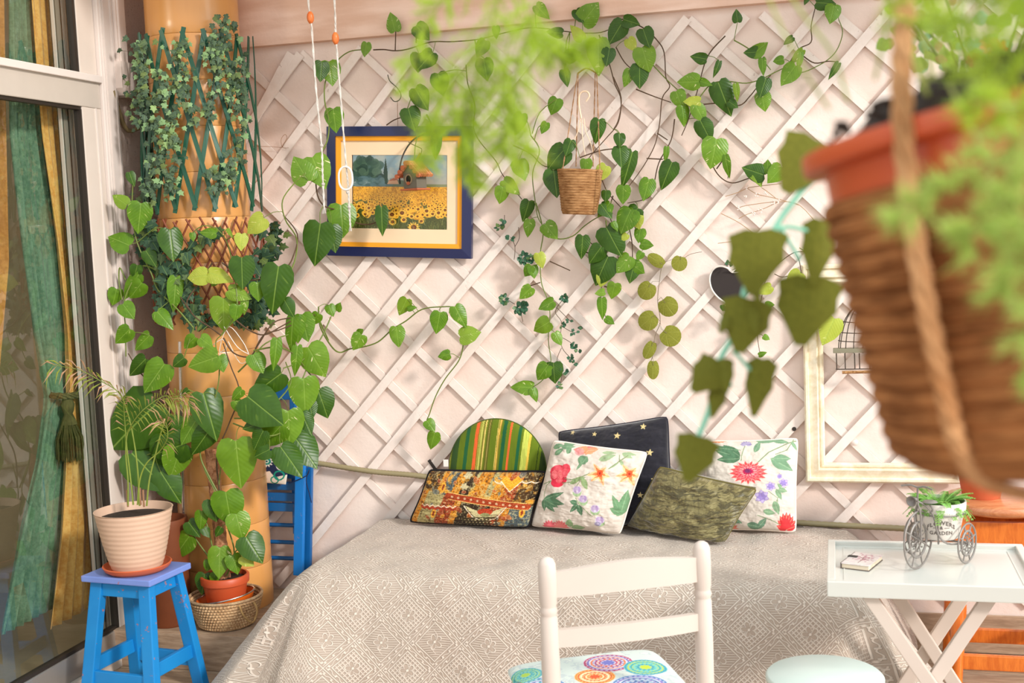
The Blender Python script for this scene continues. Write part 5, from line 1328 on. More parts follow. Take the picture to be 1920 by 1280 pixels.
# ---------------------------------------------------------------- palm in ribbed pot with saucer
def palm():
    z0 = .462; b = ONZ(256, 1062, z0); c = V((b.x, SC0.y-.01, z0)); c.x = W(257, 1050, c.y).x
    s = thing('plant_saucer', 'terracotta saucer under the cream ribbed pot on the blue stool', 'saucer', c)
    MB().lathe([(0, 0), (.095, 0), (.112, .012), (.118, .024), (.113, .026), (.105, .014), (.09, .008), (0, .008)], M.Translation(c), 48).build('saucer_body', plain('terracotta_saucer', (196, 96, 60), .5), s, True)
    t = thing('potted_palm', 'sparse palm with dry tips in a cream ribbed pot on the blue stool', 'potted plant', c+V((0, 0, .009)))
    c = c+V((0, 0, .0085)); H = .205; n = 12; pr = [(0, 0), (.078, 0)]
    for i in range(1, n*4+1):
        f = i/(n*4); r = .082+(.132-.082)*(f**.72); pr.append((r-(.0016 if i % 4 == 0 else 0), f*H))
    pr += [(.134, H+.004), (.130, H+.004), (.126, H-.03), (0, H-.03)]
    MB().lathe(pr, M.Translation(c), 56).build('pot_body', plain('cream_ribbed_plastic', (206, 172, 148), .5, .03), t, True)
    MB().lathe([(0, H-.018), (.06, H-.016), (.127, H-.025)], M.Translation(c), 24).build('soil', soil, t, True)
    Yp = c.y; stem_m = m_leaf('palm_stem', (128, 148, 62), (160, 172, 84), (190, 190, 110), .2); leafm = m_leaf('palm_leaflet', (120, 140, 48), (158, 160, 74), (196, 170, 100), .2); dry = m_leaf('dry_leaflet', (176, 130, 96), (206, 164, 132), (190, 150, 120), .3)
    rnd = random.Random(9)
    fr = [(((262, 948), (258, 880), (250, 820), (238, 770), (222, 735), (185, 712), (150, 694), (100, 684)), 5),
          (((275, 948), (280, 900), (292, 850), (305, 800), (318, 768), (330, 745), (345, 742), (356, 760)), 5),
          (((240, 948), (240, 900), (236, 850), (240, 810), (262, 775), (290, 752), (310, 742), (330, 750)), 4),
          (((258, 946), (262, 900), (275, 868), (300, 845), (314, 820), (312, 795), (308, 790)), 3),
          (((250, 946), (244, 890), (238, 840), (234, 790), (232, 752), (236, 742)), 4)]
    for k, (pts, st) in enumerate(fr):
        L = smoothpts([W(a, b_, Yp+(-.03 if i > 3 else 0)-(i*.006)) for i, (a, b_) in enumerate(pts)], 5); n = len(L)
        MB().tube(L, [.0032*(1-.75*i/n) for i in range(n)], 6).build('stem', stem_m, t, True)
        i0 = int(n*.52)
        for i in range(i0, n):
            dv = (L[min(i+1, n-1)]-L[i-1]).normalized()
            for sg in (-1, 1):
                u = V((0, -.25, 0))+dv*rnd.uniform(.55, .9)+V((-dv.z, 0, dv.x))*sg*rnd.uniform(.5, .9)+V((0, 0, -.25)); u.normalize()
                ll = rnd.uniform(.045, .08); q = L[i]; mid = q+u*ll*.55; tip = q+u*ll+V((rnd.uniform(-.01, .01), 0, -ll*rnd.uniform(.2, .55)))
                w_ = u.cross(V((0, 1, 0))).normalized()*.0032
                mb = MB(); mb.add([q, mid+w_, tip, mid-w_, mid+V((0, -.0012, 0))], [(0, 1, 4), (1, 2, 4), (2, 3, 4), (3, 0, 4)], [(.5, 0), (1, .5), (.5, 1), (0, .5), (.5, .5)])
                mb.build('leaflet', dry if rnd.random() < (.55 if i > n*.75 else .25) else leafm, t)
    for px, py in ((264, 940), (270, 944), (240, 944)): MB().tube([W(px, py+6, Yp), W(px-2, py-26, Yp)], .0035, 7).build('old_stem', plain('dry_stem', (150, 110, 80), .8), t, True)
palm()
# ---------------------------------------------------------------- basket, dish, terracotta pot with pothos on moss pole
KC = V((W(425, 1150, -.475).x, -.475, .141))
def basket():
    t = thing('basket', 'round woven palm basket with loop handles on the wooden step', 'basket', KC)
    H = .112; rows_ = 9; mb = []
    m1 = m_jute('palm_weave', (166, 124, 84), (226, 190, 146), .6)
    for k in range(rows_):
        f = (k+.5)/rows_; r = .098+.036*f**.8; z = KC.z+.006+f*(H-.01); b = MB(); n = 64
        pts = []
        for i in range(n*2):
            a = 2*pi*i/(n*2); q = .0022*(1 if (i+k) % 2 else -1); pts.append((KC.x+cos(a)*(r+q), KC.y+sin(a)*(r+q), z))
        b.tube(pts, .0064, 6, closed=True); b.build('woven_row', m1, t, True)
    MB().lathe([(0, .002), (.1, .002), (.1, .010), (0, .010)], M.Translation(KC), 40).build('basket_base', m1, t, True)
    n = 60; MB().tube([(KC.x+cos(2*pi*i/n)*.136, KC.y+sin(2*pi*i/n)*.136, KC.z+H+.002) for i in range(n)], .0058, 8, closed=True).build('rim', m_jute('rim_rope', (150, 116, 84), (214, 184, 146)), t, True)
    for a0 in (-.5, 2.6):
        L = [V((KC.x+cos(a0+s)*.142, KC.y+sin(a0+s)*.142, KC.z+H-.01)) for s in (-.22, .22)]; o = V((cos(a0), sin(a0), 0))
        MB().tube(smoothpts([L[0], L[0]+o*.02-V((0, 0, .03)), (L[0]+L[1])/2+o*.03-V((0, 0, .065)), L[1]+o*.02-V((0, 0, .03)), L[1]]), .0038, 7).build('handle', m_jute('handle_rope', (150, 112, 70), (206, 168, 112)), t, True)
basket()
def dish():
    c = KC+V((.004, -.005, .092)); t = thing('enamel_bowl', 'orange bowl with a steel rim tilted inside the basket', 'bowl', c)
    R4 = M.Translation(c)@M.Rotation(radians(-8), 4, 'Y')
    MB().lathe([(0, -.03), (.07, -.03), (.10, -.005), (.112, .022), (.110, .022), (.098, -.002), (.07, -.026), (0, -.026)], R4, 48).build('bowl_body', plain('orange_enamel', (226, 104, 30), .3, spec=.5), t, True)
    n = 48; MB().tube([R4@V((cos(2*pi*i/n)*.111, sin(2*pi*i/n)*.111, .023)) for i in range(n)], .0032, 7, closed=True).build('steel_rim', plain('steel', (170, 160, 152), .25, metal=.9), t, True)
dish()
PC = KC+V((.002, .0, .075))
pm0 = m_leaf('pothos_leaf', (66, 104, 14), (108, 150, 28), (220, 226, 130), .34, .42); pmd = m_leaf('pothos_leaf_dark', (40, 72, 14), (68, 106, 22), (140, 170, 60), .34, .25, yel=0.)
pmy = m_leaf('pothos_leaf_yellow', (150, 164, 46), (186, 196, 84), (236, 236, 160), .4, .8); pmv = m_leaf('pothos_leaf_variegated', (84, 124, 26), (122, 160, 44), (238, 232, 176), .34, 1.0)
stem_g = plain('green_stem', (104, 120, 50), .5, .25, 60); stem_b = plain('brown_stem', (82, 60, 40), .7, .3, 60)
def heart_mesh(name, wid, fold, droop, curl, mat, seed):
    """heart shaped leaf, base notch at the origin, tip at (0,1,0), face +Z"""
    r_ = random.Random(seed)
    ol = [(0, 0, 0), (.16, -.08, .02), (.34, -.06, .08), (.46, .08, .18), (.49, .26, .32), (.44, .46, .48), (.33, .65, .65), (.16, .84, .83), (0, 1, 1)]
    vs = []; uvs = []
    def zf(x, y): return -fold*abs(x)*1.3+fold*.25*sin(min(1, abs(x)*2.2)*pi)-droop*y*y+curl*x*y+.02*sin(y*9+seed)*abs(x)*3
    for sgn in (-1, 1):
        b = len(vs)
        for x, y, ym in ol:
            x = x*wid/.94*(1+r_.uniform(-.05, .05)); X = x*sgn
            for f in (1, .55, 0):
                px = X*f; py = y*f+ym*(1-f); vs.append((px, py, zf(px, py))); uvs.append((px+.5, py))
    fs = []
    for s_ in range(2):
        b = s_*27
        for i in range(8):
            for j in range(2):
                a = b+i*3+j; q = (a, a+1, a+4, a+3); fs.append(q if s_ else q[::-1])
    mb = MB(); mb.add(vs, fs, uvs); me = mb.mesh(name, mat, True)
    # make sure the face looks to +Z
    if sum(p.normal.z*p.area for p in me.polygons) < 0: me.flip_normals()
    return me
LV = {}
for key, mt in (('g', pm0), ('d', pmd), ('y', pmy), ('v', pmv)):
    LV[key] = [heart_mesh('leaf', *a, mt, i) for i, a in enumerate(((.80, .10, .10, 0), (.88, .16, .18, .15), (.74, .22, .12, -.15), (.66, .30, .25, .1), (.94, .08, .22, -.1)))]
    LV[key+'n'] = [heart_mesh('leaf', *a, mt, i+9) for i, a in enumerate(((.46, .4, .15, .1), (.38, .5, .25, -.1)))]
def place_leaf(par, kind, B, T, rnd, tilt=None, name='leaf', meshes=None):
    Yv = (T-B); L = Yv.length; Yv.normalize()
    tocam = (CP-B).normalized(); n = tocam+V((rnd.uniform(-.35, .35), 0, rnd.uniform(-.05, .5)))*.8
    n = (n-Yv*n.dot(Yv)).normalized(); X = Yv.cross(n)
    mw = M((( X.x, Yv.x, n.x, B.x/L), (X.y, Yv.y, n.y, B.y/L), (X.z, Yv.z, n.z, B.z/L), (0, 0, 0, 1/L)))
    R = M((X, Yv, n)).transposed().to_4x4(); mw = M.Translation(B)@R@M.Scale(L, 4)
    me = rnd.choice(meshes or LV[kind]); o = bpy.data.objects.new(name, me); link(o, par); o.matrix_basis = mw
    return o
def near(p, P):
    return min(P, key=lambda q: (q-p).length)
def vinework(par, crops, leaves, vines, Yf, rnd, meshmap='g', stem_mat=None, r=.0024, name='stem', lname='leaf', maxpet=.16):
    """vines: (ox,oy,s,[pts]); leaves: (ox,oy,s,[(bx,by,tx,ty,kind)])"""
    allp = []
    for ox, oy, s_, pl in vines:
        for pts in pl:
            q = [(ox+a/s_, oy+b/s_) for a, b in pts]; L = smoothpts([W(a, b, Yf(a, b)) for a, b in q], 5)
            allp += L; MB().tube(L, [r*(1.1-.4*i/len(L)) for i in range(len(L))], 6).build(name, rnd.choice(stem_mat), par, True)
    pet = 0
    for ox, oy, s_, ll in leaves:
        for e in ll:
            bx, by, tx, ty = [v for v in e[:4]]; kd = e[4] if len(e) > 4 else meshmap
            b = (ox+bx/s_, oy+by/s_); t_ = (ox+tx/s_, oy+ty/s_); yb = Yf(*b)-.012-rnd.random()*.012
            B = W(*b, yb); T = W(*t_, yb-rnd.uniform(0, .2)*(B-W(*t_, yb)).length-.004)
            place_leaf(par, kd, B, T, rnd, name=lname)
            if allp:
                q = near(B, allp); dd = (q-B).length
                if dd > .006:
                    if dd > maxpet: q = B+(q-B)*(maxpet/dd)
                    mid = (q+B)/2+V((rnd.uniform(-.1, .1), -.05, rnd.uniform(.05, .2)))*dd
                    MB().tube(smoothpts([q, mid, B+V((0, .001, 0))], 3), .0013 if dd < .08 else .0019, 5).build('petiole', stem_g, par, True)
# leaf tables: base x,y -> tip x,y measured in enlarged crops of the photograph
C1 = (0, 0, 3.048); C2 = (0, 400, 2.782); C3 = (80, 820, 2.783); C4 = (420, 80, 3.048); C5 = (420, 480, 3.048); C7 = (700, 0, 3.048); C8 = (1150, 0, 3.048); C9 = (900, 380, 3.048); CA = (180, 380, 4.266); CB = (170, 620, 4.267); CC = (1280, 400, 2.56)
pothosA = [
 (*C1, [(725, 1170, 640, 1112, 'g'), (740, 985, 765, 1060, 'd')]),
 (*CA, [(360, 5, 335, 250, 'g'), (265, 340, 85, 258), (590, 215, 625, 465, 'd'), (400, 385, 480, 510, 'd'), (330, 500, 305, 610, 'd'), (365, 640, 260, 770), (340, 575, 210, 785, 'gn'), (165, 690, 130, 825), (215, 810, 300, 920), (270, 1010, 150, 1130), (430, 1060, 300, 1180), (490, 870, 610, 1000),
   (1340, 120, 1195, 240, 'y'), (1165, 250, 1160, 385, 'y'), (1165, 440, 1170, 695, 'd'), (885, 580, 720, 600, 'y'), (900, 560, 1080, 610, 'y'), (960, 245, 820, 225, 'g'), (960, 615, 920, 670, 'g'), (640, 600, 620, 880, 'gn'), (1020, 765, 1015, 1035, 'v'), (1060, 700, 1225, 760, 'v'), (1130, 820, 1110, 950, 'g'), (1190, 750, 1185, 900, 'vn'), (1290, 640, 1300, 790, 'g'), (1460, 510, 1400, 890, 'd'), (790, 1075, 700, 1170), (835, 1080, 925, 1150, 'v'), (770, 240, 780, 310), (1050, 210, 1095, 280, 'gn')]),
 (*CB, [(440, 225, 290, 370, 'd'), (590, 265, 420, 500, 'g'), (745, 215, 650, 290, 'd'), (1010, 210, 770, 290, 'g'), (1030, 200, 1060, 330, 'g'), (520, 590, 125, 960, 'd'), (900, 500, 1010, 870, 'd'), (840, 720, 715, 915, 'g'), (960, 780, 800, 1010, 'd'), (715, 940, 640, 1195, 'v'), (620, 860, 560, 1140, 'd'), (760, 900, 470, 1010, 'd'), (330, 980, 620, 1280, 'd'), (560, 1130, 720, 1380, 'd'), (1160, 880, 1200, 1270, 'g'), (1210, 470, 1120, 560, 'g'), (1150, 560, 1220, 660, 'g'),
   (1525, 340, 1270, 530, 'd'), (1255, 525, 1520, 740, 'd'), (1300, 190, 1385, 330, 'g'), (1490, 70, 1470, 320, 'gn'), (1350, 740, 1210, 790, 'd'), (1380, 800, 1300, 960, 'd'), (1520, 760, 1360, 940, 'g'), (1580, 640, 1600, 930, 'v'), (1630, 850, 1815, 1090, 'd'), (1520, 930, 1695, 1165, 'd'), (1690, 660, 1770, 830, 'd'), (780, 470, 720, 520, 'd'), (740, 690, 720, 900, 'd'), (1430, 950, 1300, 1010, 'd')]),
 (*C3, [(955, 285, 985, 470, 'g'), (1010, 400, 1045, 535, 'v'), (830, 385, 822, 490, 'g'), (880, 325, 912, 438, 'd'), (760, 440, 820, 520, 'd'), (765, 515, 668, 642, 'g'), (925, 575, 922, 740, 'v'), (1060, 518, 1150, 655, 'd'), (990, 615, 1022, 715, 'g'), (1040, 620, 1100, 668, 'y'), (845, 710, 830, 822, 'd'), (900, 708, 890, 775, 'g'), (870, 640, 858, 700, 'g'), (840, 470, 870, 520, 'd'), (930, 470, 900, 520, 'd')]),
 (*C5, [(355, 255, 385, 305), (395, 350, 372, 560, 'gn'), (420, 345, 430, 500, 'g'), (420, 515, 405, 690, 'gn'), (445, 335, 480, 490), (540, 330, 498, 395), (600, 280, 625, 345), (645, 312, 664, 266), (785, 450, 735, 540, 'v'), (765, 440, 792, 420), (480, 520, 575, 690, 'v'), (455, 700, 470, 905, 'v'), (490, 830, 507, 930, 'd'), (540, 768, 595, 925, 'd'), (345, 250, 400, 350, 'd'),
   (1045, 245, 1000, 342), (1050, 300, 1098, 290), (985, 405, 1000, 525, 'v'), (1235, 322, 1213, 447), (1320, 288, 1385, 405), (1350, 460, 1460, 428, 'v'), (1290, 560, 1220, 575), (1160, 940, 1205, 1000), (1205, 1008, 1178, 1108)]),
 (*C4, [(815, 0, 800, 82, 'v'), (560, 110, 552, 224, 'd'), (600, 108, 622, 240, 'v'), (625, 378, 640, 515), (480, 790, 395, 645, 'v'), (505, 655, 580, 832, 'v'), (550, 1035, 515, 1280, 'd'), (610, 1050, 640, 1200, 'd'), (670, 928, 684, 1107), (900, 940, 905, 1105, 'dn'), (1215, 525, 1205, 668, 'gn')]),
]
vinesA = [
 (*C4, [[(330, 1390), (400, 1260), (415, 1120), (350, 1010), (335, 900), (405, 800), (470, 740)], [(500, 690), (545, 640), (590, 560), (600, 450), (575, 330), (580, 220), (620, 150), (660, 90), (720, 50), (790, 40)], [(580, 590), (530, 700), (530, 850), (570, 930), (650, 960), (760, 1030), (860, 1030), (930, 960)]]),
 (*C5, [[(60, 360), (140, 420), (230, 450), (330, 400), (400, 365), (540, 330)], [(180, 530), (230, 450), (320, 420), (420, 380)], [(540, 290), (550, 400), (610, 510), (660, 550), (720, 530), (790, 520), (880, 490), (960, 420), (1040, 370), (1130, 305), (1240, 290), (1320, 300), (1370, 400), (1365, 520), (1340, 600), (1265, 700), (1210, 800), (1175, 900), (1160, 950), (1200, 1005)], [(610, 350), (570, 440), (520, 520), (440, 600), (340, 640)], [(170, 540), (300, 520), (400, 560), (480, 660), (540, 740), (560, 790)], [(450, 700), (470, 650)]]),
 (*CA, [[(780, 1000), (650, 850), (500, 700), (440, 560), (330, 320), (290, 100), (290, -40), (300, -250)], [(600, 620), (480, 540), (400, 505), (345, 540), (230, 770), (235, 1000), (240, 1230)], [(240, 620), (190, 520), (185, 640), (210, 780)], [(1000, 1060), (920, 1000), (780, 900), (640, 700)], [(1000, 1060), (1080, 950), (1130, 800), (1090, 480), (1040, 300), (960, 200)], [(1020, 1080), (1100, 1200), (1230, 1230), (1300, 1130), (1420, 960), (1560, 920)], [(1010, 480), (1240, 620), (1500, 530), (1580, 420), (1610, 250), (1500, 100)], [(1760, 880), (1860, 1100)], [(930, 480), (860, 600), (730, 780), (760, 870)]]),
 (*CB, [[(1010, 1280), (930, 1130), (880, 1010), (880, 860), (900, 700), (1000, 520), (1030, 300), (1000, 100), (1040, 40)], [(1030, 1280), (1010, 1000), (1100, 760), (1190, 500), (1120, 280), (1060, 100)], [(880, 900), (760, 760), (600, 560), (500, 420), (400, 340), (300, 180)], [(1140, 740), (1300, 800), (1450, 840), (1600, 760), (1700, 620), (1720, 480), (1690, 380)], [(1150, 700), (1280, 690), (1450, 600), (1600, 420), (1560, 250)], [(1180, 330), (1290, 220), (1400, 100), (1580, 30)], [(880, 860), (700, 900), (560, 960), (380, 1010)]]),
 (*C3, [[(900, 720), (890, 600), (870, 500), (850, 400), (900, 300), (850, 180), (820, 90)], [(960, 720), (1000, 600), (960, 450), (920, 300), (930, 150)], [(880, 640), (820, 560), (780, 500)], [(900, 700), (860, 720)], [(950, 700), (1010, 590), (1060, 560)]]),
]
def YA(px, py):
    if px < 520: return -.50 if py > 560 else -.47
    if px < 640: return -.47+(px-520)/120*.38
    return -.09
def plantA():
    rnd = random.Random(12)
    t = thing('potted_pothos', 'big trailing heart leaved pothos in a terracotta pot in the basket, climbing the column', 'potted plant', PC)
    MB().lathe(pot_prof(.066, .086, .118, .03), M.Translation(PC), 44).build('pot_body', plain('red_terracotta_plastic', (186, 78, 42), .42, .06, 10), t, True)
    mb = MB(); vs = []
    for i in range(10):
        for j in range(20):
            a = 2*pi*j/20; r = .08*i/9; vs.append(PC+V((r*cos(a), r*sin(a), .100+.016*(mn.noise(V((r*cos(a), r*sin(a), 3))*70)+.4)*(1-i/9))))
    mb.add(vs, [(i*20+j, i*20+(j+1) % 20, (i+1)*20+(j+1) % 20, (i+1)*20+j) for i in range(9) for j in range(20)]); mb.build('soil', soil, t, True)
    for ang in (.3, 2.0, 4.2):
        pass
    P0 = PC+V((0, 0, .06)); P1 = W(396, 842, -.44)
    L = [P0.lerp(P1, i/40) for i in range(41)]; pole = MB().tube(L, [.024+.0015*sin(i*2.1) for i in range(41)], 16, uvs=True); pole.build('moss_pole', m_jute('coir_pole', (128, 76, 48), (206, 150, 112), .5), t, True)
    wh = plain('white_twine', (238, 230, 222), .8)
    for q in (((415, 640), (412, 660), (425, 650), (416, 636), (395, 650)), ((414, 640), (430, 612), (455, 640), (466, 662)), ((420, 612), (445, 650), (467, 664)), ((428, 640), (450, 680), (468, 672)), ((412, 662), (414, 690)), ((424, 655), (420, 690))):
        MB().tube(smoothpts([W(a, b, -.49) for a, b in q]), .0013, 5).build('twine', wh, t, True)
    vinework(t, None, pothosA, vinesA, YA, rnd, 'g', [stem_g, stem_g, stem_b], .0030)
plantA()
pothosB = [
 (*C7, [(125, 178, 95, 68, 'v'), (245, 148, 315, 225, 'd'), (930, 30, 1000, 104, 'v'), (1195, 130, 1285, 15, 'v'), (1080, 190, 985, 180, 'd'), (1195, 225, 1130, 138, 'y'), (1425, 125, 1345, 255, 'd'), (1430, 112, 1524, 138, 'd'), (1285, 226, 1287, 422, 'v'), (1350, 278, 1332, 380, 'd'), (630, 338, 652, 460, 'd'), (640, 232, 590, 330, 'g'), (850, 650, 815, 772), (990, 700, 960, 766), (1050, 563, 1010, 655, 'g'), (1290, 683, 1272, 820, 'd'), (830, 918, 870, 1026, 'v'), (745, 1030, 832, 1108, 'v'), (740, 1070, 722, 1166), (890, 1148, 858, 1270, 'd'), (1130, 800, 1098, 892, 'd'), (1095, 850, 985, 965, 'd'), (1030, 972, 1050, 1130, 'd'), (1215, 910, 1212, 994, 'v'), (1410, 765, 1400, 845, 'd'), (1410, 840, 1420, 958, 'd'), (1480, 870, 1425, 1080, 'dn'), (1330, 948, 1272, 1040, 'y'), (1430, 1062, 1425, 1168, 'g'), (1352, 1163, 1278, 1238, 'g'), (1330, 1090, 1325, 1155, 'd'), (1490, 1205, 1425, 1275, 'g'), (340, 300, 250, 400, 'd'), (1160, 55, 1200, 130, 'd'),
   (260, 305, 260, 410, 'd'), (370, 420, 400, 545, 'd'), (240, 505, 310, 628, 'd'), (200, 620, 235, 745, 'd'), (700, 150, 700, 220, 'g'), (1100, 330, 1180, 300, 'g'), (1090, 400, 1110, 490, 'd')]),
 (*C8, [(170, 165, 205, 270, 'd'), (165, 272, 208, 405, 'v'), (150, 370, 152, 507, 'd'), (85, 222, 126, 292, 'y'), (98, 400, 62, 495, 'v'), (710, 126, 703, 50, 'd'), (530, 337, 438, 320, 'd'), (607, 350, 576, 442, 'dn'), (488, 465, 362, 470, 'v'), (490, 462, 562, 482, 'g'), (360, 522, 392, 616, 'v'), (495, 580, 398, 578, 'y'), (395, 605, 412, 722, 'g'), (470, 600, 525, 700, 'v'), (498, 690, 562, 816, 'd'), (590, 795, 562, 960, 'v'), (600, 472, 672, 660, 'd'), (660, 580, 712, 615, 'd'), (700, 480, 712, 578, 'gn'), (872, 448, 838, 560, 'd'), (850, 532, 868, 636, 'v'), (835, 298, 742, 300, 'd'), (798, 312, 882, 238, 'v'), (850, 332, 858, 432, 'gn'), (972, 340, 912, 350, 'g'), (1042, 375, 955, 488, 'v'), (1082, 285, 1012, 368, 'gn'), (1072, 302, 1058, 402, 'vn'), (1026, 212, 972, 252, 'd'), (1160, 15, 1275, 20, 'd'), (1262, 30, 1240, 132, 'v'), (1287, 360, 1234, 452, 'dn'), (1110, -10, 1090, 26, 'd'), (305, 840, 298, 930, 'gn'), (335, 928, 270, 1082, 'd'), (205, 1025, 172, 1148, 'g'), (795, 950, 852, 1060, 'g'), (862, 1000, 735, 955, 'd'), (880, 992, 882, 910, 'g'), (962, 955, 882, 1045, 'v'), (140, 1190, 60, 1280, 'd'), (35, 765, 40, 838, 'd'), (640, 890, 660, 1020, 'gn')]),
 (*C9, [(285, 97, 268, 197, 'v'), (372, 122, 440, 208, 'v'), (335, 288, 358, 376, 'y'), (300, 360, 312, 432, 'g'), (292, 362, 252, 422, 'g'), (292, 484, 226, 552, 'v'), (420, 563, 330, 608), (395, 680, 302, 735), (428, 742, 468, 815, 'v'), (388, 928, 326, 1015), (420, 915, 425, 1032, 'd'), (298, 1056, 168, 1042, 'v'), (300, 1062, 328, 1137), (588, 190, 576, 320, 'd'), (692, 253, 622, 348, 'd'), (732, 308, 652, 472, 'd'), (722, 142, 805, 305, 'd'), (855, 308, 775, 398, 'v'), (882, 345, 855, 462, 'd'), (868, 350, 938, 402, 'g'), (862, 40, 800, 172, 'g'), (690, 8, 756, 88, 'd'), (888, 62, 908, 152, 'y'), (918, 150, 902, 228, 'g'), (918, 235, 992, 245, 'g'), (925, 282, 895, 328), (706, 402, 688, 482, 'y'), (772, 460, 750, 552, 'g'), (712, 508, 655, 520, 'v'), (696, 546, 702, 672, 'gn'), (718, 658, 768, 692), (800, 228, 822, 278, 'd'), (840, 180, 810, 220, 'y'), (760, 110, 790, 160, 'g')]),
]
vinesB = [
 (*C7, [[(0, 285), (60, 283), (125, 290), (200, 280), (330, 240), (450, 238), (600, 225), (740, 190), (880, 160), (1000, 165), (1100, 180), (1220, 190), (1320, 180), (1420, 130)], [(125, 288), (128, 180)], [(245, 245), (246, 150)], [(1290, 200), (1350, 370), (1380, 480), (1415, 570), (1400, 700), (1330, 790), (1250, 880), (1200, 950)], [(900, 775), (950, 860), (910, 990), (925, 1150), (940, 1240), (970, 1290)], [(530, 370), (540, 480), (580, 600), (580, 760), (700, 920), (740, 1000), (850, 1140)], [(800, 830), (900, 880), (980, 950), (1100, 940)], [(1180, 900), (1300, 860), (1400, 850), (1460, 860), (1500, 930)], [(1210, 960), (1290, 1000), (1340, 1100), (1420, 1190)], [(75, 715), (120, 685), (180, 665)], [(580, 230), (600, 300), (640, 340)]]),
 (*C8, [[(-20, 140), (60, 110), (180, 165), (250, 230), (290, 300), (300, 440), (322, 495), (280, 560), (265, 700), (240, 820), (190, 920), (130, 1010), (60, 1100)], [(15, 270), (60, 350), (110, 400)], [(225, 370), (300, 450), (380, 525)], [(130, 510), (230, 550), (330, 585)], [(490, 560), (560, 480), (650, 465), (760, 475), (850, 450), (930, 410), (1000, 385), (1070, 415), (1180, 370), (1250, 320), (1290, 260), (1310, 180), (1288, 112)], [(1010, 355), (1060, 280), (1130, 240), (1130, 150), (1155, 40)], [(500, 598), (600, 590), (720, 602), (780, 550), (830, 490), (900, 430)], [(350, 680), (330, 800), (260, 930), (230, 1060), (200, 1130), (80, 1160)], [(510, 790), (560, 930), (610, 1010), (680, 1045), (770, 1020), (860, 990), (960, 985)], [(640, 205), (560, 290), (520, 370), (480, 520), (430, 680), (390, 775)], [(690, 230), (760, 270), (840, 330), (900, 400)], [(1085, 320), (1150, 360), (1230, 350), (1285, 355)], [(590, 965), (650, 890), (660, 960), (655, 1020)], [(250, 760), (310, 800)], [(190, 905), (280, 910)], [(0, 440), (45, 560), (30, 680), (0, 740)]]),
 (*C9, [[(320, 0), (360, 160), (345, 290), (350, 450), (385, 550), (400, 640), (390, 780), (405, 920), (360, 1010), (290, 1060)], [(350, 150), (440, 205), (530, 190), (600, 130), (680, 80), (760, 60)], [(720, 100), (725, 250), (700, 340), (706, 410), (690, 520), (700, 600), (730, 680)], [(850, 130), (870, 240), (870, 350)], [(590, 200), (640, 235), (690, 260)], [(600, 280), (650, 300)], [(760, -40), (740, 60), (780, 200), (790, 320)], [(860, 60), (900, 180), (930, 240)], [(270, 480), (345, 455)], [(710, 478), (770, 490)], [(400, 335), (515, 387)]]),
]
def YB(px, py):
    d = ((px-1085)/90.)**2+((py-310)/110.)**2
    return -.055-.09*math.exp(-d)
def plantB():
    rnd = random.Random(22)
    t = thing('hanging_pothos', 'variegated pothos growing from the small hanging jute pot and trailing across the trellis', 'plant', W(1086, 312, -.14))
    vinework(t, None, pothosB, vinesB, YB, rnd, 'g', [stem_b, stem_g, stem_b], .0023)
plantB()
def plantC():
    rnd = random.Random(32); t = thing('vine_sprig', 'thin bright green vine hanging over the left rail of the empty frame', 'vine', W(1420, 560, -.06))
    vinework(t, None, [(*CC, [(425, 350, 358, 386, 'y'), (397, 438, 441, 438, 'g'), (378, 510, 320, 535, 'v'), (388, 588, 418, 606, 'v'), (365, 680, 402, 665, 'g'), (565, 285, 500, 348, 'y'), (728, 505, 672, 634, 'y'), (690, 342, 665, 425, 'y'), (190, 440, 194, 470, 'd'), (215, 445, 212, 468, 'd'), (205, 480, 240, 500, 'g')])],
      [(*CC, [[(600, 185), (530, 190), (440, 260), (395, 330), (380, 400), (360, 490), (360, 600), (375, 690)], [(540, 190), (560, 230), (575, 300), (630, 440), (665, 500), (730, 508)], [(440, 290), (480, 305), (540, 290)], [(560, 165), (590, 185)]])], lambda a, b: -.062, rnd, 'g', [stem_b, stem_g], .0016)
plantC()
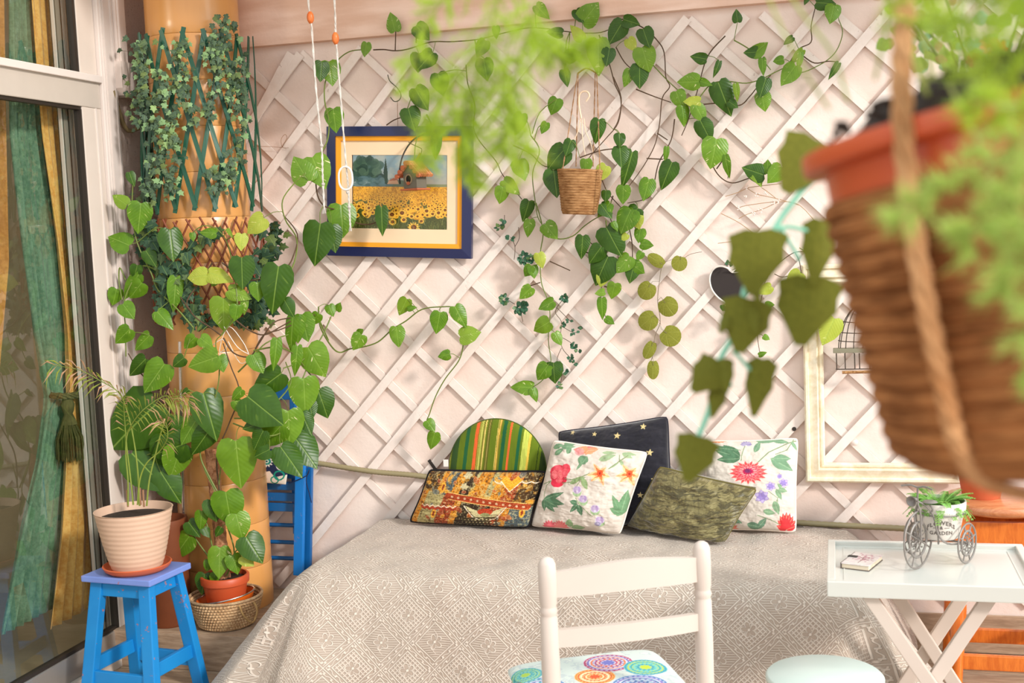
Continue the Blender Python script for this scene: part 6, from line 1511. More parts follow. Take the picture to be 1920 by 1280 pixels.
# ---------------------------------------------------------------- artificial garland of round leaves
def round_garland():
    rnd = random.Random(3); t = thing('artificial_garland', 'artificial garland of round veined olive leaves left of the heart board', 'garland', W(1235, 560, -.05))
    def rm(asp, fold):
        mb = MB(); vs = [(0, 0, .0)]; uv = [(.5, .5)]; n = 18
        for ring in (.5, 1.):
            for i in range(n):
                a = 2*pi*i/n; r = .5*ring*(1+.04*sin(a*9)); x = cos(a)*r*asp; y = .5+sin(a)*r; dd = (1-.25*math.exp(-((a-3*pi/2)/.3)**2)); vs.append((x*dd, .5+(y-.5)*dd, -fold*ring*ring*.3+.02*sin(a*9)*ring)); uv.append((.5+x, y))
        vs[0] = (0, .5, 0); fs = [(0, 1+i, 1+(i+1) % n) for i in range(n)]+[(1+i, 1+n+i, 1+n+(i+1) % n, 1+(i+1) % n) for i in range(n)]
        m = MT.get('rl')
        if not m:
            q = Mat('olive_cloth_leaf'); u, v, _ = q.sep(q.co('UV')); th = q.ma('ARCTAN2', u-.5, v-.22); nn = q.noise(q.co('UV'), 14, 4); ve = q.step(q.abs(q.fr(th*1.45+.5)-.5), .09, .02)
            m = q.fin(q.mix(ve, q.mix(nn, lin((104, 108, 34)), lin((146, 146, 58))), lin((140, 142, 62))), .8, nn-ve, .4, .003, spec=.2, trans=.15); MT['rl'] = m
        return mb.add(vs, fs, uv).mesh('round_leaf', m, True)
    M1 = [rm(1.0, .2), rm(.95, .35)]; M2 = [rm(.6, .3)]
    allp = [W(900+a/3.048, 380+b/3.048, -.05) for a, b in ((1040, 345), (1025, 450), (1015, 560), (1030, 680), (1000, 760), (985, 880), (955, 950))]
    wire = plain('grey_brown_wire', (120, 104, 84), .6)
    MB().tube(smoothpts(allp), .0013, 5).build('stem', wire, t, True)
    MB().tube(smoothpts([W(900+a/3.048, 380+b/3.048, -.05) for a, b in ((1150, 330), (1200, 295), (1268, 280))]), .0010, 5).build('stem', wire, t, True)
    for cx, cy_, r, bx, by, mm in ((1010, 330, 58, 1040, 350, M2), (1140, 345, 46, 1150, 305, M1), (952, 500, 56, 985, 450, M1), (1073, 592, 60, 1035, 540, M1), (960, 672, 60, 1000, 640, M1), (1088, 760, 62, 1035, 720, M1), (970, 840, 58, 995, 790, M2), (990, 952, 58, 990, 900, M2)):
        c = W(900+cx/3.048, 380+cy_/3.048, -.065); b = W(900+bx/3.048, 380+by/3.048, -.062); d = (c-b).normalized(); L = r/3.048/2300*4.6
        q = place_leaf(t, None, c-d*L, c+d*L, rnd, name='round_leaf', meshes=mm); MB().tube([near(b, allp), b, c-d*L*.4], .0009, 4).build('petiole', wire, t)
round_garland()
# ---------------------------------------------------------------- small dark artificial sprigs on the trellis
sprig_m = m_leaf('dark_sprig_leaf', (40, 84, 66), (74, 118, 92), (110, 150, 120), .3)
def small_leaf_mesh(name, mat, asp=.5, lobes=None):
    if lobes: ol = lobes
    else: ol = [(0, 0), (asp*.5, .25), (asp*.55, .5), (asp*.3, .8), (0, 1), (-asp*.3, .8), (-asp*.55, .5), (-asp*.5, .25)]
    vs = [(0, .45, .03)]+[(x, y, -.12*abs(x)-.08*y*y) for x, y in ol]; n = len(ol)
    mb = MB(); mb.add(vs, [(0, 1+i, 1+(i+1) % n) for i in range(n)], [(x+.5, y) for x, y, z in vs]); return mb.mesh(name, mat, True)
SPM = [small_leaf_mesh('sprig_leaf', sprig_m, .5), small_leaf_mesh('sprig_leaf', sprig_m, .7)]
def sprig(label, crop, clusters, stems, seed, size=26):
    rnd = random.Random(seed); ox, oy, s_ = crop; P = lambda a, b, y=-.045: W(ox+a/s_, oy+b/s_, y)
    t = thing('artificial_sprig', label, 'sprig', P(*clusters[0][:2]))
    for st in stems: MB().tube(smoothpts([P(a, b) for a, b in st]), .0012, 5).build('stem', stem_b, t, True)
    for cx, cy_, r, n in clusters:
        for k in range(n):
            a = rnd.uniform(0, 2*pi); rr = rnd.uniform(0, r); b = P(cx+cos(a)*rr*.5, cy_+sin(a)*rr*.5, -.05-rnd.random()*.02); a += rnd.uniform(-.6, .6)
            place_leaf(t, None, b, P(cx+cos(a)*(rr*.5+size), cy_+sin(a)*(rr*.5+size), -.06-rnd.random()*.02), rnd, name='sprig_leaf', meshes=SPM)
sprig('small dark green artificial sprig with feathery leaves left of the central vine', C9, ((245, 315, 46, 34), (290, 320, 20, 10)), (((195, 325), (200, 250), (175, 195)), ((200, 250), (225, 200), (220, 140)), ((230, 340), (260, 300))), 1, 22)
sprig('small dark green artificial sprig left below the central vine leaves', C9, ((230, 600, 50, 36), (140, 552, 26, 14)), (((225, 590), (245, 680)), ((150, 550), (200, 580))), 2, 26)
sprig('small artificial sprig pair just right of the picture', C9, ((140, 95, 18, 6), (110, 145, 20, 6), (172, 205, 14, 5)), (((140, 70), (135, 130), (100, 150)),), 3, 24)
sprig('long thin artificial sprig hanging right of the central vine', C9, ((480, 545, 34, 20), (470, 700, 16, 7), (510, 675, 10, 4), (530, 740, 10, 4), (570, 730, 10, 4), (535, 820, 14, 5), (560, 850, 10, 4), (515, 890, 14, 5), (540, 915, 10, 4), (480, 965, 20, 7), (455, 1045, 16, 6)), (((480, 545), (430, 620), (465, 680), (460, 760), (470, 830), (520, 890), (545, 915)), ((440, 600), (500, 660), (520, 680)), ((460, 700), (530, 740), (570, 735)), ((470, 770), (520, 800), (540, 830)), ((465, 830), (440, 900), (470, 960), (455, 1050))), 4, 20)
sprig('small leafy sprig on the rim of the heart board', CC, ((220, 242, 12, 6), (215, 460, 14, 7), (225, 488, 10, 5)), (((200, 245), (240, 245)), ((195, 445), (225, 480))), 5, 16)

# ================================================================== expanding trellises round the column
def ring_trellis(label, name, rho0, rho1, pyt, pyb, n, lean, mat, wd, th, seg=6, round_=False):
    rnd = random.Random(5); t = thing(name, label, 'trellis', (CCX, CCY-.2, ONC(390, pyb, rho1).z))
    for dirn in (-1, 1):
        rh = .004 if dirn > 0 else 0
        for k in range(n):
            a0 = -pi/2+(k-n/2+.5)*(2*pi*.60/n)*1.0
            zt = ONC(380, pyt, rho0).z+rnd.uniform(-.01, .012); zb = ONC(400, pyb, rho1).z+rnd.uniform(-.01, .01)
            pts = []
            for i in range(seg+1):
                f = i/seg; a = a0+dirn*lean*(f-.5); r = rho0+(rho1-rho0)*f+rh+.012*sin(a*3+f*2); pts.append(V((CCX+cos(a)*r, CCY+sin(a)*r, zt+(zb-zt)*f)))
            mb = MB()
            if round_: mb.tube(pts, wd, 6)
            else:
                vs = []
                for i, p in enumerate(pts):
                    o = V((p.x-CCX, p.y-CCY, 0)).normalized(); tg = (pts[min(i+1, seg)]-pts[max(i-1, 0)]).normalized(); w_ = tg.cross(o).normalized()
                    for a_, b_ in ((-1, -1), (1, -1), (1, 1), (-1, 1)): vs.append(p+w_*wd/2*a_+o*th/2*b_)
                fs = [(i*4+q, i*4+(q+1) % 4, i*4+4+(q+1) % 4, i*4+4+q) for i in range(seg) for q in range(4)]+[(3, 2, 1, 0), tuple(seg*4+q for q in range(4))]
                mb.add(vs, fs)
            mb.build('lath', mat, t, round_)
    return t
ring_trellis('dark green expanding plastic trellis wrapped round the top of the column', 'column_trellis', .215, .222, 56, 394, 11, .72, plain('dark_green_plastic', (20, 78, 56), .4, .15, 30, spec=.5), .0165, .004)
ring_trellis('brown willow stick trellis wrapped round the column below the green one', 'column_trellis', .212, .205, 412, 602, 17, .95, plain('willow_bark', (124, 62, 36), .6, .25, 50), .0040, 0, 6, True)
# ---------------------------------------------------------------- ivy
ivl = [(0, 0), (.16, -.08), (.42, .05), (.30, .28), (.46, .50), (.20, .58), (0, 1), (-.20, .58), (-.46, .50), (-.30, .28), (-.42, .05), (-.16, -.08)]
ivm1 = m_leaf('ivy_leaf', (50, 74, 52), (84, 106, 82), (140, 170, 130), .55, .5, .1); ivm2 = m_leaf('ivy_leaf_pale', (108, 146, 92), (146, 176, 126), (180, 200, 160), .55, .5, .1); ivm3 = m_leaf('ivy_leaf_dark', (28, 60, 40), (54, 84, 56), (90, 120, 90), .5, .3, .1)
IV = [small_leaf_mesh('ivy_leaf', ivm1, 0, ivl), small_leaf_mesh('ivy_leaf', ivm1, 0, ivl), small_leaf_mesh('ivy_leaf', ivm1, 0, ivl), small_leaf_mesh('ivy_leaf', ivm2, 0, ivl)]; IVD = [small_leaf_mesh('ivy_leaf', ivm3, 0, ivl)]
ivw = plain('ivy_wire', (90, 78, 56), .6)
def ivy(label, strands, n, seed, size, rho, crop=(0, 0, 3.048), meshes=IV, spread=42):
    rnd = random.Random(seed); ox, oy, s_ = crop; t = None
    for j, (pts, cnt, sp) in enumerate(strands):
        q = [(ox+a/s_, oy+b/s_) for a, b in pts]
        if t is None: t = thing('ivy_garland', label, 'ivy', ONC(*q[0], rho))
        L2 = smoothpts([V((a, b, 0)) for a, b in q], 6); L = [ONC(p.x, p.y, rho) for p in L2]
        MB().tube(L, .0014, 5).build('stem', ivw, t, True)
        for k in range(cnt):
            i = rnd.random()*(len(L2)-1); c = L2[int(i)]; a = rnd.uniform(0, 2*pi); d = abs(rnd.gauss(0, .6))*sp/s_
            px, py = c.x+cos(a)*d, c.y+sin(a)*d*.7; b = ONC(px, py, rho+rnd.uniform(-.004, .03)); a2 = rnd.gauss(pi/2, 1.0); ll = rnd.uniform(.7, 1.3)*size
            T = b+V((cos(a2)*ll, -rnd.uniform(0, .4)*ll, -sin(a2)*ll)); place_leaf(t, None, b, T, rnd, name='ivy_leaf', meshes=meshes)
            if k % 5 == 0: MB().tube([b, ONC(c.x, c.y, rho)], .0008, 3).build('petiole', ivw, t)
ivy('dusty green ivy garland down the left side of the column trellis', [([(820, 250), (790, 330), (830, 420), (800, 520), (780, 640), (850, 720)], 120, 75), ([(900, 560), (880, 700), (960, 800), (900, 930), (870, 1050), (830, 1130)], 150, 95)], 0, 1, .0235, .243)
ivy('dusty green ivy garland down the front left of the column trellis', [([(1030, 240), (1020, 330), (1060, 440), (1030, 520), (1080, 600), (1120, 700)], 110, 62), ([(1000, 620), (970, 760), (1000, 900), (970, 1030), (980, 1100)], 80, 60), ([(940, 430), (950, 520), (900, 600)], 40, 50)], 0, 2, .0235, .243)
ivy('dusty green ivy garland down the right side of the column trellis', [([(1290, 110), (1290, 220), (1250, 330), (1320, 420), (1290, 520), (1380, 620)], 150, 80), ([(1220, 180), (1200, 280), (1230, 400), (1210, 560), (1180, 700)], 60, 45), ([(1380, 330), (1390, 470), (1370, 640), (1390, 780), (1350, 950)], 70, 38)], 0, 3, .0235, .243)
ivy('small ivy tuft at the lower right of the green column trellis', [([(1200, 960), (1250, 1000), (1320, 980), (1290, 1050), (1210, 1080)], 60, 45), ([(1330, 780), (1320, 900), (1290, 980)], 20, 40)], 0, 4, .0235, .243)
ivy('dark green ivy tuft left of the willow trellis on the column', [([(420, 190), (440, 300), (470, 420), (560, 560), (520, 700), (600, 850)], 110, 85)], 0, 5, .042, .235, CA, IVD)
ivy('dark green ivy tuft right of the willow trellis on the column', [([(1380, 180), (1440, 300), (1330, 420), (1400, 560), (1290, 700), (1320, 850), (1280, 960)], 100, 90)], 0, 6, .042, .235, CA, IVD)
ivy('dark green ivy across the foot of the willow trellis', [([(640, 480), (760, 600), (700, 760), (800, 900), (900, 960), (1050, 900), (1200, 960), (1360, 920)], 110, 90), ([(700, 420), (820, 300), (900, 260), (1050, 240)], 30, 50)], 0, 7, .036, .232, CA, IVD)

# ================================================================== blue folding chair behind the column
def fold_chair():
    t = thing('folding_chair', 'blue slatted folding chair folded flat against the wall beside the column', 'chair', W(540, 1080, -.09))
    def up(a, b, y0, w_, th=.022): 
        A_, B_ = W(*a, y0), W(*b, y0); MB().bar(A_, B_, th, w_, (1, 0, 0), .003).build('upright', dblue, t)
    y = -.075
    xr0, xr1 = W(566, 880, y).x, W(585, 880, y).x
    def U2(p0, p1, yy): 
        MB().bar(W(*p0, yy), W(*p1, yy), .024, .030, (0, 1, 0), .003).build('upright', dblue, t)
    MB().bar(W(564, 862, -.10), W(560, 1078, -.12), .022, .040, (1, 0, 0), .003).build('upright', m_blue('bright_blue_b', (10, 110, 190), (24, 130, 214), .3), t)
    MB().bar(W(579, 868, -.06), W(576, 1068, -.075), .022, .034, (1, 0, 0), .003).build('upright', dblue, t)
    MB().bar(W(466, 740, -.036), W(471, 1078, -.038), .02, .030, (1, 0, 0), .003).build('upright', dblue, t)
    MB().bar(W(549, 735, -.04), W(556, 1000, -.045), .02, .024, (1, 0, 0), .003).build('upright', dblue, t)
    MB().bar(W(444, 735, -.040), W(556, 734, -.040), .018, .064, (0, 0, 1), .004).build('top_slat', dblue, t)
    for py in (911, 932, 951): MB().bar(W(452, py-3, -.075), W(556, py, -.075), .014, .034, (0, 0, 1), .003).build('seat_slat', dblue, t)
    for py in (880, 890): MB().bar(W(452, py-3, -.06), W(556, py, -.06), .014, .03, (0, 0, 1), .003).build('seat_slat', dblue, t)
    for py, e in ((985, 557), (1017, 560), (1047, 560)): MB().tube([W(452, py-4, -.05), W(e, py, -.06)], .0085, 10).build('round_rung', dblue, t, True)
    # tile print cushion
    c = thing('tile_print_cushion', 'small seat cushion with a blue and green tile print on the folded blue chair', 'cushion', W(520, 880, -.11))
    n = 90; g = np.linspace(0, 1, n); gx, gy = np.meshgrid(g, g); TL, TR, BR, BL = [np.array(W(*q, -.115)) for q in ((462, 838), (545, 846), (536, 908), (462, 902))]
    P = ((1-gx)*(1-gy))[..., None]*TL+(gx*(1-gy))[..., None]*TR+(gx*gy)[..., None]*BR+((1-gx)*gy)[..., None]*BL
    P[..., 1] -= .014*(np.sin(gx*pi)*np.sin(gy*pi))**.5
    X = 462+gx*80; Y = 838+gy*68; p = Paint(X, Y, (36, 44, 74)); 
    p.poly([(488, 886), (510, 880), (520, 892), (560, 880), (560, 920), (480, 920)], (226, 214, 200))
    p.flower(503, 861, 13, 12, (40, 140, 130), (226, 222, 214), 1, 1); p.ell(503, 861, 8, 7, (36, 130, 120)); p.ell(503, 861, 4, 3.6, (200, 220, 210)); p.ell(503, 861, 2, 2, (20, 80, 80))
    p.flower(470, 872, 12, 12, (226, 222, 214), (226, 222, 214), 1, 1); p.ell(470, 872, 7, 6, (36, 130, 120)); p.ring(528, 888, 9, 3, (32, 140, 120)); p.ring(520, 898, 7, 2.5, (32, 140, 120)); p.ell(498, 897, 8, 4, (190, 172, 160)); p.ring(530, 868, 8, 2, (226, 222, 214))
    meshobj('cushion_front', gridmesh('cushion_front', P, np.stack([gx, gy], -1), p.lin(), cot, flip=True), c)
    Q = P.copy(); Q[..., 1] = P[..., 1].max()+.012; meshobj('cushion_back', gridmesh('cushion_back', Q[::3, ::3], mat=plain('cushion_lining', (60, 66, 90), .9)), c)
    MB().tube(smoothpts([W(580, 880, -.10), W(574, 900, -.12), W(580, 925, -.12), W(584, 942, -.12)]), .002, 5).build('tie', plain('navy_tie', (24, 34, 70), .8), c, True)
    MB().tube(smoothpts([W(541, 906, -.12), W(574, 892, -.13), W(580, 880, -.12)]), .002, 5).build('tie', plain('navy_tie_b', (24, 34, 70), .8), c, True)
fold_chair()
# ================================================================== foreground hanging pot (close to the camera)
def big_pot():
    dep = .70; c = DEP(1958, 204, dep); k = dep/FPX       # metres per pixel at this distance
    rt = 452*k
    # axis tilted: leans sideways and back a little
    view = (RM@V((0, 0, -1))); right = (RM@V((1, 0, 0))); upv = (RM@V((0, 1, 0)))
    Rt = M.Rotation(radians(-8.3), 3, V((view.x, view.y, 0)).normalized())@M.Rotation(radians(-5), 3, V((right.x, right.y, 0)).normalized())
    mt = M.Translation(c)@Rt.to_4x4()
    t = thing('large_hanging_pot', 'large terracotta rimmed pot wrapped in jute rope hanging close at the upper right', 'hanging pot', c)
    plastic = plain('terracotta_plastic', (196, 84, 44), .38, .06, 20, spec=.5)
    rj = rt-34*k; rb = 374*k; H = 645*k
    prof = [(rj-.012, -.01), (rj-6*k, -112*k), (rj-6*k, -44*k), (rt-14*k, -38*k), (rt-4*k, -37*k), (rt, -32*k), (rt, -6*k), (rt-3*k, 0), (rt-12*k, 0), (rt-16*k, -10*k), (rj-.004, -30*k)]
    MB().lathe(prof[1:], mt, 72).build('pot_rim', plastic, t, True)
    n = 15; pr = []
    z0, z1 = -100*k, -H
    for i in range(n*8+1):
        f = i/(n*8); r = (rj+.001)+(rb-rj)*(f**1.15); r -= (max(0, f-.86)/.14)**2.2*.022; pr.append((max(.01, r+.0030*abs(sin(pi*f*n))**.8), z0+(z1-z0)*f))
    pr.append((rb*.6, z1-.002)); pr.append((0, z1-.002))
    mb = MB(); mb.lathe(pr, mt, 96); 
    o = mb.build('jute_wrap', m_jute('thick_jute_rope', (104, 58, 26), (196, 130, 78), .8, True), t, True)
    # soil heap
    vs = []; NR, NA = 16, 48
    for i in range(NR):
        for j in range(NA):
            a = 2*pi*j/NA; r = (rj-.004)*i/(NR-1); x, y = r*cos(a), r*sin(a); vs.append(mt@V((x, y, -.008+.034*(1-(i/(NR-1))**4)+.010*mn.noise(V((x, y, 1))*55)+.006*mn.noise(V((x, y, 4))*150))))
    MB().add(vs, [(i*NA+j, i*NA+(j+1) % NA, (i+1)*NA+(j+1) % NA, (i+1)*NA+j) for i in range(NR-1) for j in range(NA)]).build('soil', soil, t, True)
    mb = MB(); rnd = random.Random(1)
    for i in range(260):
        a = rnd.uniform(0, 2*pi); r = rnd.uniform(0, rj*.95); s_ = rnd.uniform(.002, .0055); p = mt@V((r*cos(a), r*sin(a), .028*(1-(r/rj)**4)+rnd.uniform(-.002, .004))); mb.box(p, (s_, s_*1.3, s_), M.Rotation(a, 3, 'Z'))
    mb.build('soil_crumbs', soil, t, kind='stuff')
    rope_m = m_jute('hanging_jute_rope', (186, 126, 78), (240, 186, 134), .4)
    def rope(px, dp, r=.0052, name='hanging_rope'):
        P = smoothpts([DEP(a, b, dp+e) for a, b, e in px], 12); mb = MB()
        for s_ in range(3): mb.tube([p+V((cos(i*.55+s_*2.1)*r*.5, sin(i*.55+s_*2.1)*r*.5, 0)) for i, p in enumerate(P)], r*.62, 7, uvs=True)
        mb.build(name, rope_m, t, True)
    dn = dep-rt
    rope([(1700, -700, .25), (1700, -250, .12), (1697, 0, .03), (1690, 160, .0), (1703, 360, .0), (1735, 560, .005), (1768, 720, .01), (1800, 840, .02), (1850, 905, .04), (1960, 935, .08)], dn+.055)
    # foliage: asparagus fern fronds as real needle leaves
    fm = m_leaf('asparagus_needles', (158, 186, 36), (196, 216, 66), (214, 226, 110), .5, .2, .35); fm2 = m_leaf('asparagus_needles_pale', (170, 196, 84), (206, 220, 124), (226, 232, 180), .5, .2, .35)
    fst = plain('fern_stem', (150, 156, 70), .6, .2, 30)
    p = thing('asparagus_fern', 'feathery bright green asparagus fern growing from the large hanging pot', 'plant', c+V((0, 0, .02)))
    rnd = random.Random(6)
    def frond(pts, r0=.0012, br=.045, density=1.0, mat=fm, start=.3):
        L = smoothpts(pts, 8); n = len(L); MB().tube(L, [r0*(1-.7*i/n) for i in range(n)], 5).build('fern_stem', fst, p, True)
        mb = MB()
        for i in range(int(n*start), n):
            dv = (L[min(i+1, n-1)]-L[i-1]).normalized()
            for q in range(int(3*density)+(1 if rnd.random() < (3*density) % 1 else 0)):
                u = V((rnd.gauss(0, 1), rnd.gauss(0, 1), rnd.gauss(0, 1))); u = (u-dv*u.dot(dv)).normalized()+dv*.7; u.normalize(); bl = br*rnd.uniform(.4, 1.)*(1.1-.5*i/n)
                b0 = L[i]; b1 = b0+u*bl+V((0, 0, -bl*.2)); s_ = u.orthogonal().normalized()*.0004
                mb.add([b0-s_, b0+s_, b1], [(0, 1, 2)], [(.5, 0)]*3)
                m_ = 7
                for h in range(m_):
                    a = b0.lerp(b1, (h+1)/m_)
                    for w_ in range(3):
                        v_ = V((rnd.gauss(0, 1), rnd.gauss(0, 1), rnd.gauss(0, 1))).normalized()*.7+u*.7; ll = rnd.uniform(.006, .011); s2 = v_.orthogonal().normalized()*.00055
                        mb.add([a-s2, a+s2, a+v_*ll], [(0, 1, 2)], [(.4, .5), (.6, .5), (.5, 1)])
        mb.build('needle_foliage', mat, p, kind='stuff')
    D_ = lambda *q: [DEP(a, b, d) for a, b, d in q]
    # arching fronds that leave the pot, rise above the frame and hang down left of the middle
    frond(D_((1760, 180, .66), (1640, -160, .72), (1400, -380, .80), (1120, -260, .86), (960, -60, .88), (900, 120, .88), (860, 230, .88)), .0015, .045, 1.35, start=.66)
    frond(D_((1780, 180, .68), (1660, -200, .76), (1350, -420, .84), (1060, -260, .90), (900, -60, .90), (800, 40, .90), (770, 150, .90)), .0013, .034, .8, start=.68)
    frond(D_((1740, 180, .64), (1560, -200, .70), (1300, -330, .78), (1090, -180, .84), (1010, 0, .84), (960, 160, .85), (940, 270, .86)), .0013, .042, 1.4, start=.66)
    frond(D_((1750, 180, .66), (1500, -260, .74), (1240, -320, .82), (1060, -140, .86), (960, 60, .87), (940, 200, .87), (985, 300, .87)), .0013, .032, 1.0, start=.72)
    frond(D_((960, -60, .88), (1000, 60, .87), (1050, 100, .86), (1100, 90, .86)), .001, .022, 1., start=.25)
    frond(D_((900, 100, .88), (840, 150, .88), (815, 230, .88), (800, 300, .88)), .001, .022, .8, start=.2)
    frond(D_((900, 100, .88), (880, 210, .88), (875, 290, .88), (885, 340, .88)), .001, .016, .7, start=.2)
    # foliage over and before the pot at the right
    for q, b_, dn_, mt_ in (((( 1880, 170, .62), (1850, 60, .58), (1800, -30, .55), (1740, -60, .55)), .03, 1., fm), (((1900, 160, .60), (1930, 40, .56), (1900, -60, .55)), .035, 1.1, fm), (((1860, 160, .62), (1790, 60, .62), (1720, 30, .64)), .03, .6, fm), (((1920, 170, .58), (1880, 260, .52), (1820, 320, .50), (1740, 370, .50), (1690, 410, .50)), .013, .35, fm2), (((1940, 180, .56), (1900, 330, .50), (1840, 420, .49), (1800, 440, .49)), .014, .4, fm2), (((1960, 200, .55), (1930, 380, .49), (1900, 470, .48), (1880, 540, .48)), .016, .4, fm2), (((1970, 200, .54), (1950, 400, .48), (1930, 600, .47), (1920, 700, .47)), .016, .5, fm2), (((1950, 200, .55), (1880, 200, .50), (1820, 190, .50)), .014, .4, fm), (((1980, 180, .55), (1900, 300, .5), (1870, 380, .5), (1880, 430, .5)), .014, .4, fm2)):
        frond(D_(*q), .0010, b_, dn_, mt_, .12)
    # bare stems rising from the soil
    for q in (((1555, 205, .68), (1500, 120, .68), (1455, 30, .69), (1420, -60, .7)), ((1590, 190, .66), (1560, 100, .68), (1500, 20, .7), (1440, -80, .72)), ((1640, 150, .66), (1660, 60, .66), (1672, -40, .66)), ((1800, 150, .66), (1760, 40, .64), (1700, -60, .64)), ((1780, 160, .60), (1850, 300, .52), (1870, 420, .50), (1900, 560, .5))):
        L = smoothpts(D_(*q), 6); MB().tube(L, .0009, 6).build('fern_stem', fst, p, True)
big_pot()
# ---------------------------------------------------------------- foreground artificial ivy string
def fore_ivy():
    dep = .98; t = thing('hanging_ivy_string', 'olive artificial ivy leaves on a mint plastic stem hanging close in front of the trellis', 'ivy', DEP(1440, 480, dep))
    mint = plain('mint_plastic_stem', (140, 206, 178), .4, .06)
    q = Mat('olive_fabric_ivy'); c = q.co('UV'); u, v, _ = q.sep(c); nn = q.noise(q.co('UV'), 11, 5, .7); th = q.ma('ARCTAN2', u-.5, v-.1)
    om_ = q.fin(q.mix(nn, lin((72, 80, 18)), lin((132, 128, 44))), .75, nn+q.step(q.abs(u-.5), .04, .0)*-1.5, .3, .003, spec=.2, trans=.12)
    ol = [(0, 0), (.20, -.05), (.48, .04), (.42, .26), (.44, .46), (.28, .68), (.08, 1), (-.08, 1), (-.28, .68), (-.44, .46), (-.42, .26), (-.48, .04), (-.20, -.05)]
    def bigm(asp, fold):
        vs = []; uv = []; n = len(ol)
        for f in (0, .5, 1.):
            for x, y in ol: X = x*asp*f; Y = .35+(y-.35)*f; vs.append((X, Y, -fold*abs(X)-.15*Y*Y)); uv.append((X+.5, Y))
        fs = [(r*n+i, r*n+(i+1) % n, (r+1)*n+(i+1) % n, (r+1)*n+i) for r in range(2) for i in range(n)]
        m_ = MB(); m_.add(vs, fs, uv); return m_.mesh('ivy_leaf', om_, True)
    A_, B_ = bigm(1., .2), bigm(.55, .5); rnd = random.Random(2)
    P = lambda a, b, e=0: DEP(a, b, dep+e)
    stem = [(1790, 196, -.17), (1740, 196, -.15), (1690, 250, -.10), (1620, 320, -.03), (1530, 335, 0), (1478, 390, 0), (1448, 435, 0), (1425, 470, 0), (1405, 513, 0), (1390, 572, 0), (1374, 630, 0), (1354, 666, 0), (1338, 712, 0), (1331, 763, 0), (1308, 822, 0)]
    MB().tube(smoothpts([P(*s_) for s_ in stem], 6), [.0026 if i > 24 else .0018 for i in range((len(stem)-1)*6+1)], 8).build('stem', mint, t, True)
    for q_ in (((1448, 435), (1480, 425), (1520, 435)), ((1374, 655), (1395, 680), (1412, 700)), ((1405, 513), (1420, 508), (1430, 505)), ((1390, 572), (1402, 580), (1408, 590)), ((1340, 712), (1360, 710), (1372, 725)), ((1460, 420), (1490, 470), (1500, 490))):
        MB().tube(smoothpts([P(*s_) for s_ in q_]), .0018, 6).build('petiole', mint, t, True)
    for (bx, by, tx, ty, mm) in ((1530, 262, 1478, 352, A_), (1420, 432, 1408, 545, A_), (1540, 412, 1528, 528, B_), (1520, 520, 1498, 640, A_), (1405, 560, 1388, 655, A_), (1370, 590, 1352, 618, B_), (1350, 680, 1302, 728, A_), (1352, 715, 1338, 778, B_), (1358, 672, 1362, 730, B_), (1430, 672, 1412, 775, B_), (1312, 818, 1290, 898, A_), (1400, 570, 1415, 620, B_), (1405, 505, 1425, 560, B_)):
        place_leaf(t, None, P(bx, by, -.005), P(tx, ty, -.02), rnd, name='ivy_leaf', meshes=[mm])
fore_ivy()
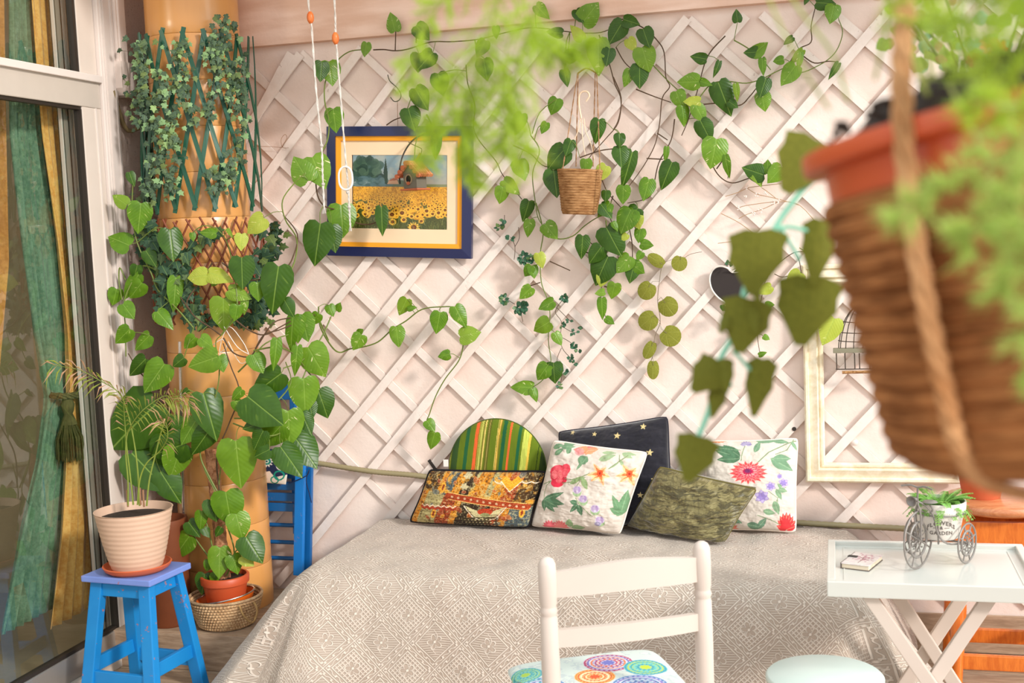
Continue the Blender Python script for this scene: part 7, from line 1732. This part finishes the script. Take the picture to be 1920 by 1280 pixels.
# ---------------------------------------------------------------- geranium hanging behind the big pot
def geranium():
    rnd = random.Random(8); dep = 1.75; c = DEP(1845, 215, dep); t = thing('hanging_geranium', 'red flowering plant hanging just behind the large jute pot at the top right', 'plant', c)
    MB().lathe([(0, -.12), (.07, -.12), (.09, 0), (.095, 0), (.095, .012), (.085, .012), (.08, -.01), (0, -.01)], M.Translation(c), 32).build('pot_body', terra, t, True)
    for a in (0, 2.1, 4.2): MB().tube([c+V((cos(a)*.09, sin(a)*.09, .01)), c+V((0, 0, .55)), V((c.x, c.y, 2.948))], .0015, 4).build('hanging_cord', cordm, t)
    gm_ = [small_leaf_mesh('leaf', m_leaf('geranium_leaf', (110, 150, 50), (170, 196, 90), (220, 226, 150), .45, .5, .3), .95), small_leaf_mesh('leaf', m_leaf('dry_brown_leaf', (150, 110, 70), (186, 150, 104), (200, 170, 130), .6, .5, .3), .6), small_leaf_mesh('leaf', m_leaf('blue_green_leaf', (120, 170, 130), (170, 206, 170), (210, 226, 200), .45, .5, .3), .8)]
    for k in range(14):
        a = rnd.uniform(0, 2*pi); L = rnd.uniform(.08, .17); tip = c+V((cos(a)*L, sin(a)*L*.8, rnd.uniform(.03, .20))); MB().tube(smoothpts([c, c+V((cos(a)*L*.4, sin(a)*L*.4, .06)), tip]), .002, 5).build('stem', stem_g, t, True)
        for q in range(10):
            b = c.lerp(tip, rnd.uniform(.35, 1.05))+V((rnd.gauss(0, .022), rnd.gauss(0, .022), rnd.gauss(0, .022))); a2 = rnd.uniform(0, 2*pi); ll = rnd.uniform(.012, .026)
            place_leaf(t, None, b, b+V((cos(a2), rnd.uniform(-.4, .4), sin(a2)))*ll, rnd, name='leaf', meshes=[rnd.choice(gm_[:1]*3+gm_[1:])])
    red = plain('red_petal', (232, 40, 34), .6); pink = plain('pink_petal', (240, 130, 120), .6)
    for (px, py, mt_, s_) in ((1868, 92, red, 1), (1852, 84, pink, .9), (1824, 112, plain('dark_red_petal', (170, 60, 30), .6), .7), (1576, 232, plain('orange_petal', (226, 110, 50), .6), .0)):
        if not s_: continue
        b = DEP(px, py, dep-.16)
        for k in range(9):
            a = 2*pi*k/9; mb = MB(); u = V((cos(a), -.4, sin(a))).normalized()*.010*s_; mb.add([b, b+u+V((0, 0, .004)), b+u*1.5, b+u+V((.004, 0, -.004))], [(0, 1, 2), (0, 2, 3)]); mb.build('petal', mt_, t)
geranium()

# ---------------------------------------------------------------- groups of look-alike things
for o in bpy.data.objects:
    if o.parent or 'category' not in o: continue
    n = o.name.split('.')[0]
    g = {'floral_cushion': 'cushions on the daybed', 'velvet_cushion': 'cushions on the daybed', 'star_cushion': 'cushions on the daybed', 'patchwork_cushion': 'cushions on the daybed', 'round_seat_pad': 'cushions on the daybed',
         'ivy_garland': 'ivy on the column', 'artificial_sprig': 'artificial sprigs on the wall trellis', 'pull_cord': 'white pull cords', 'curtain': 'curtains behind the glass door', 'column_trellis': 'trellises round the column'}.get(n)
    if g: o['group'] = g
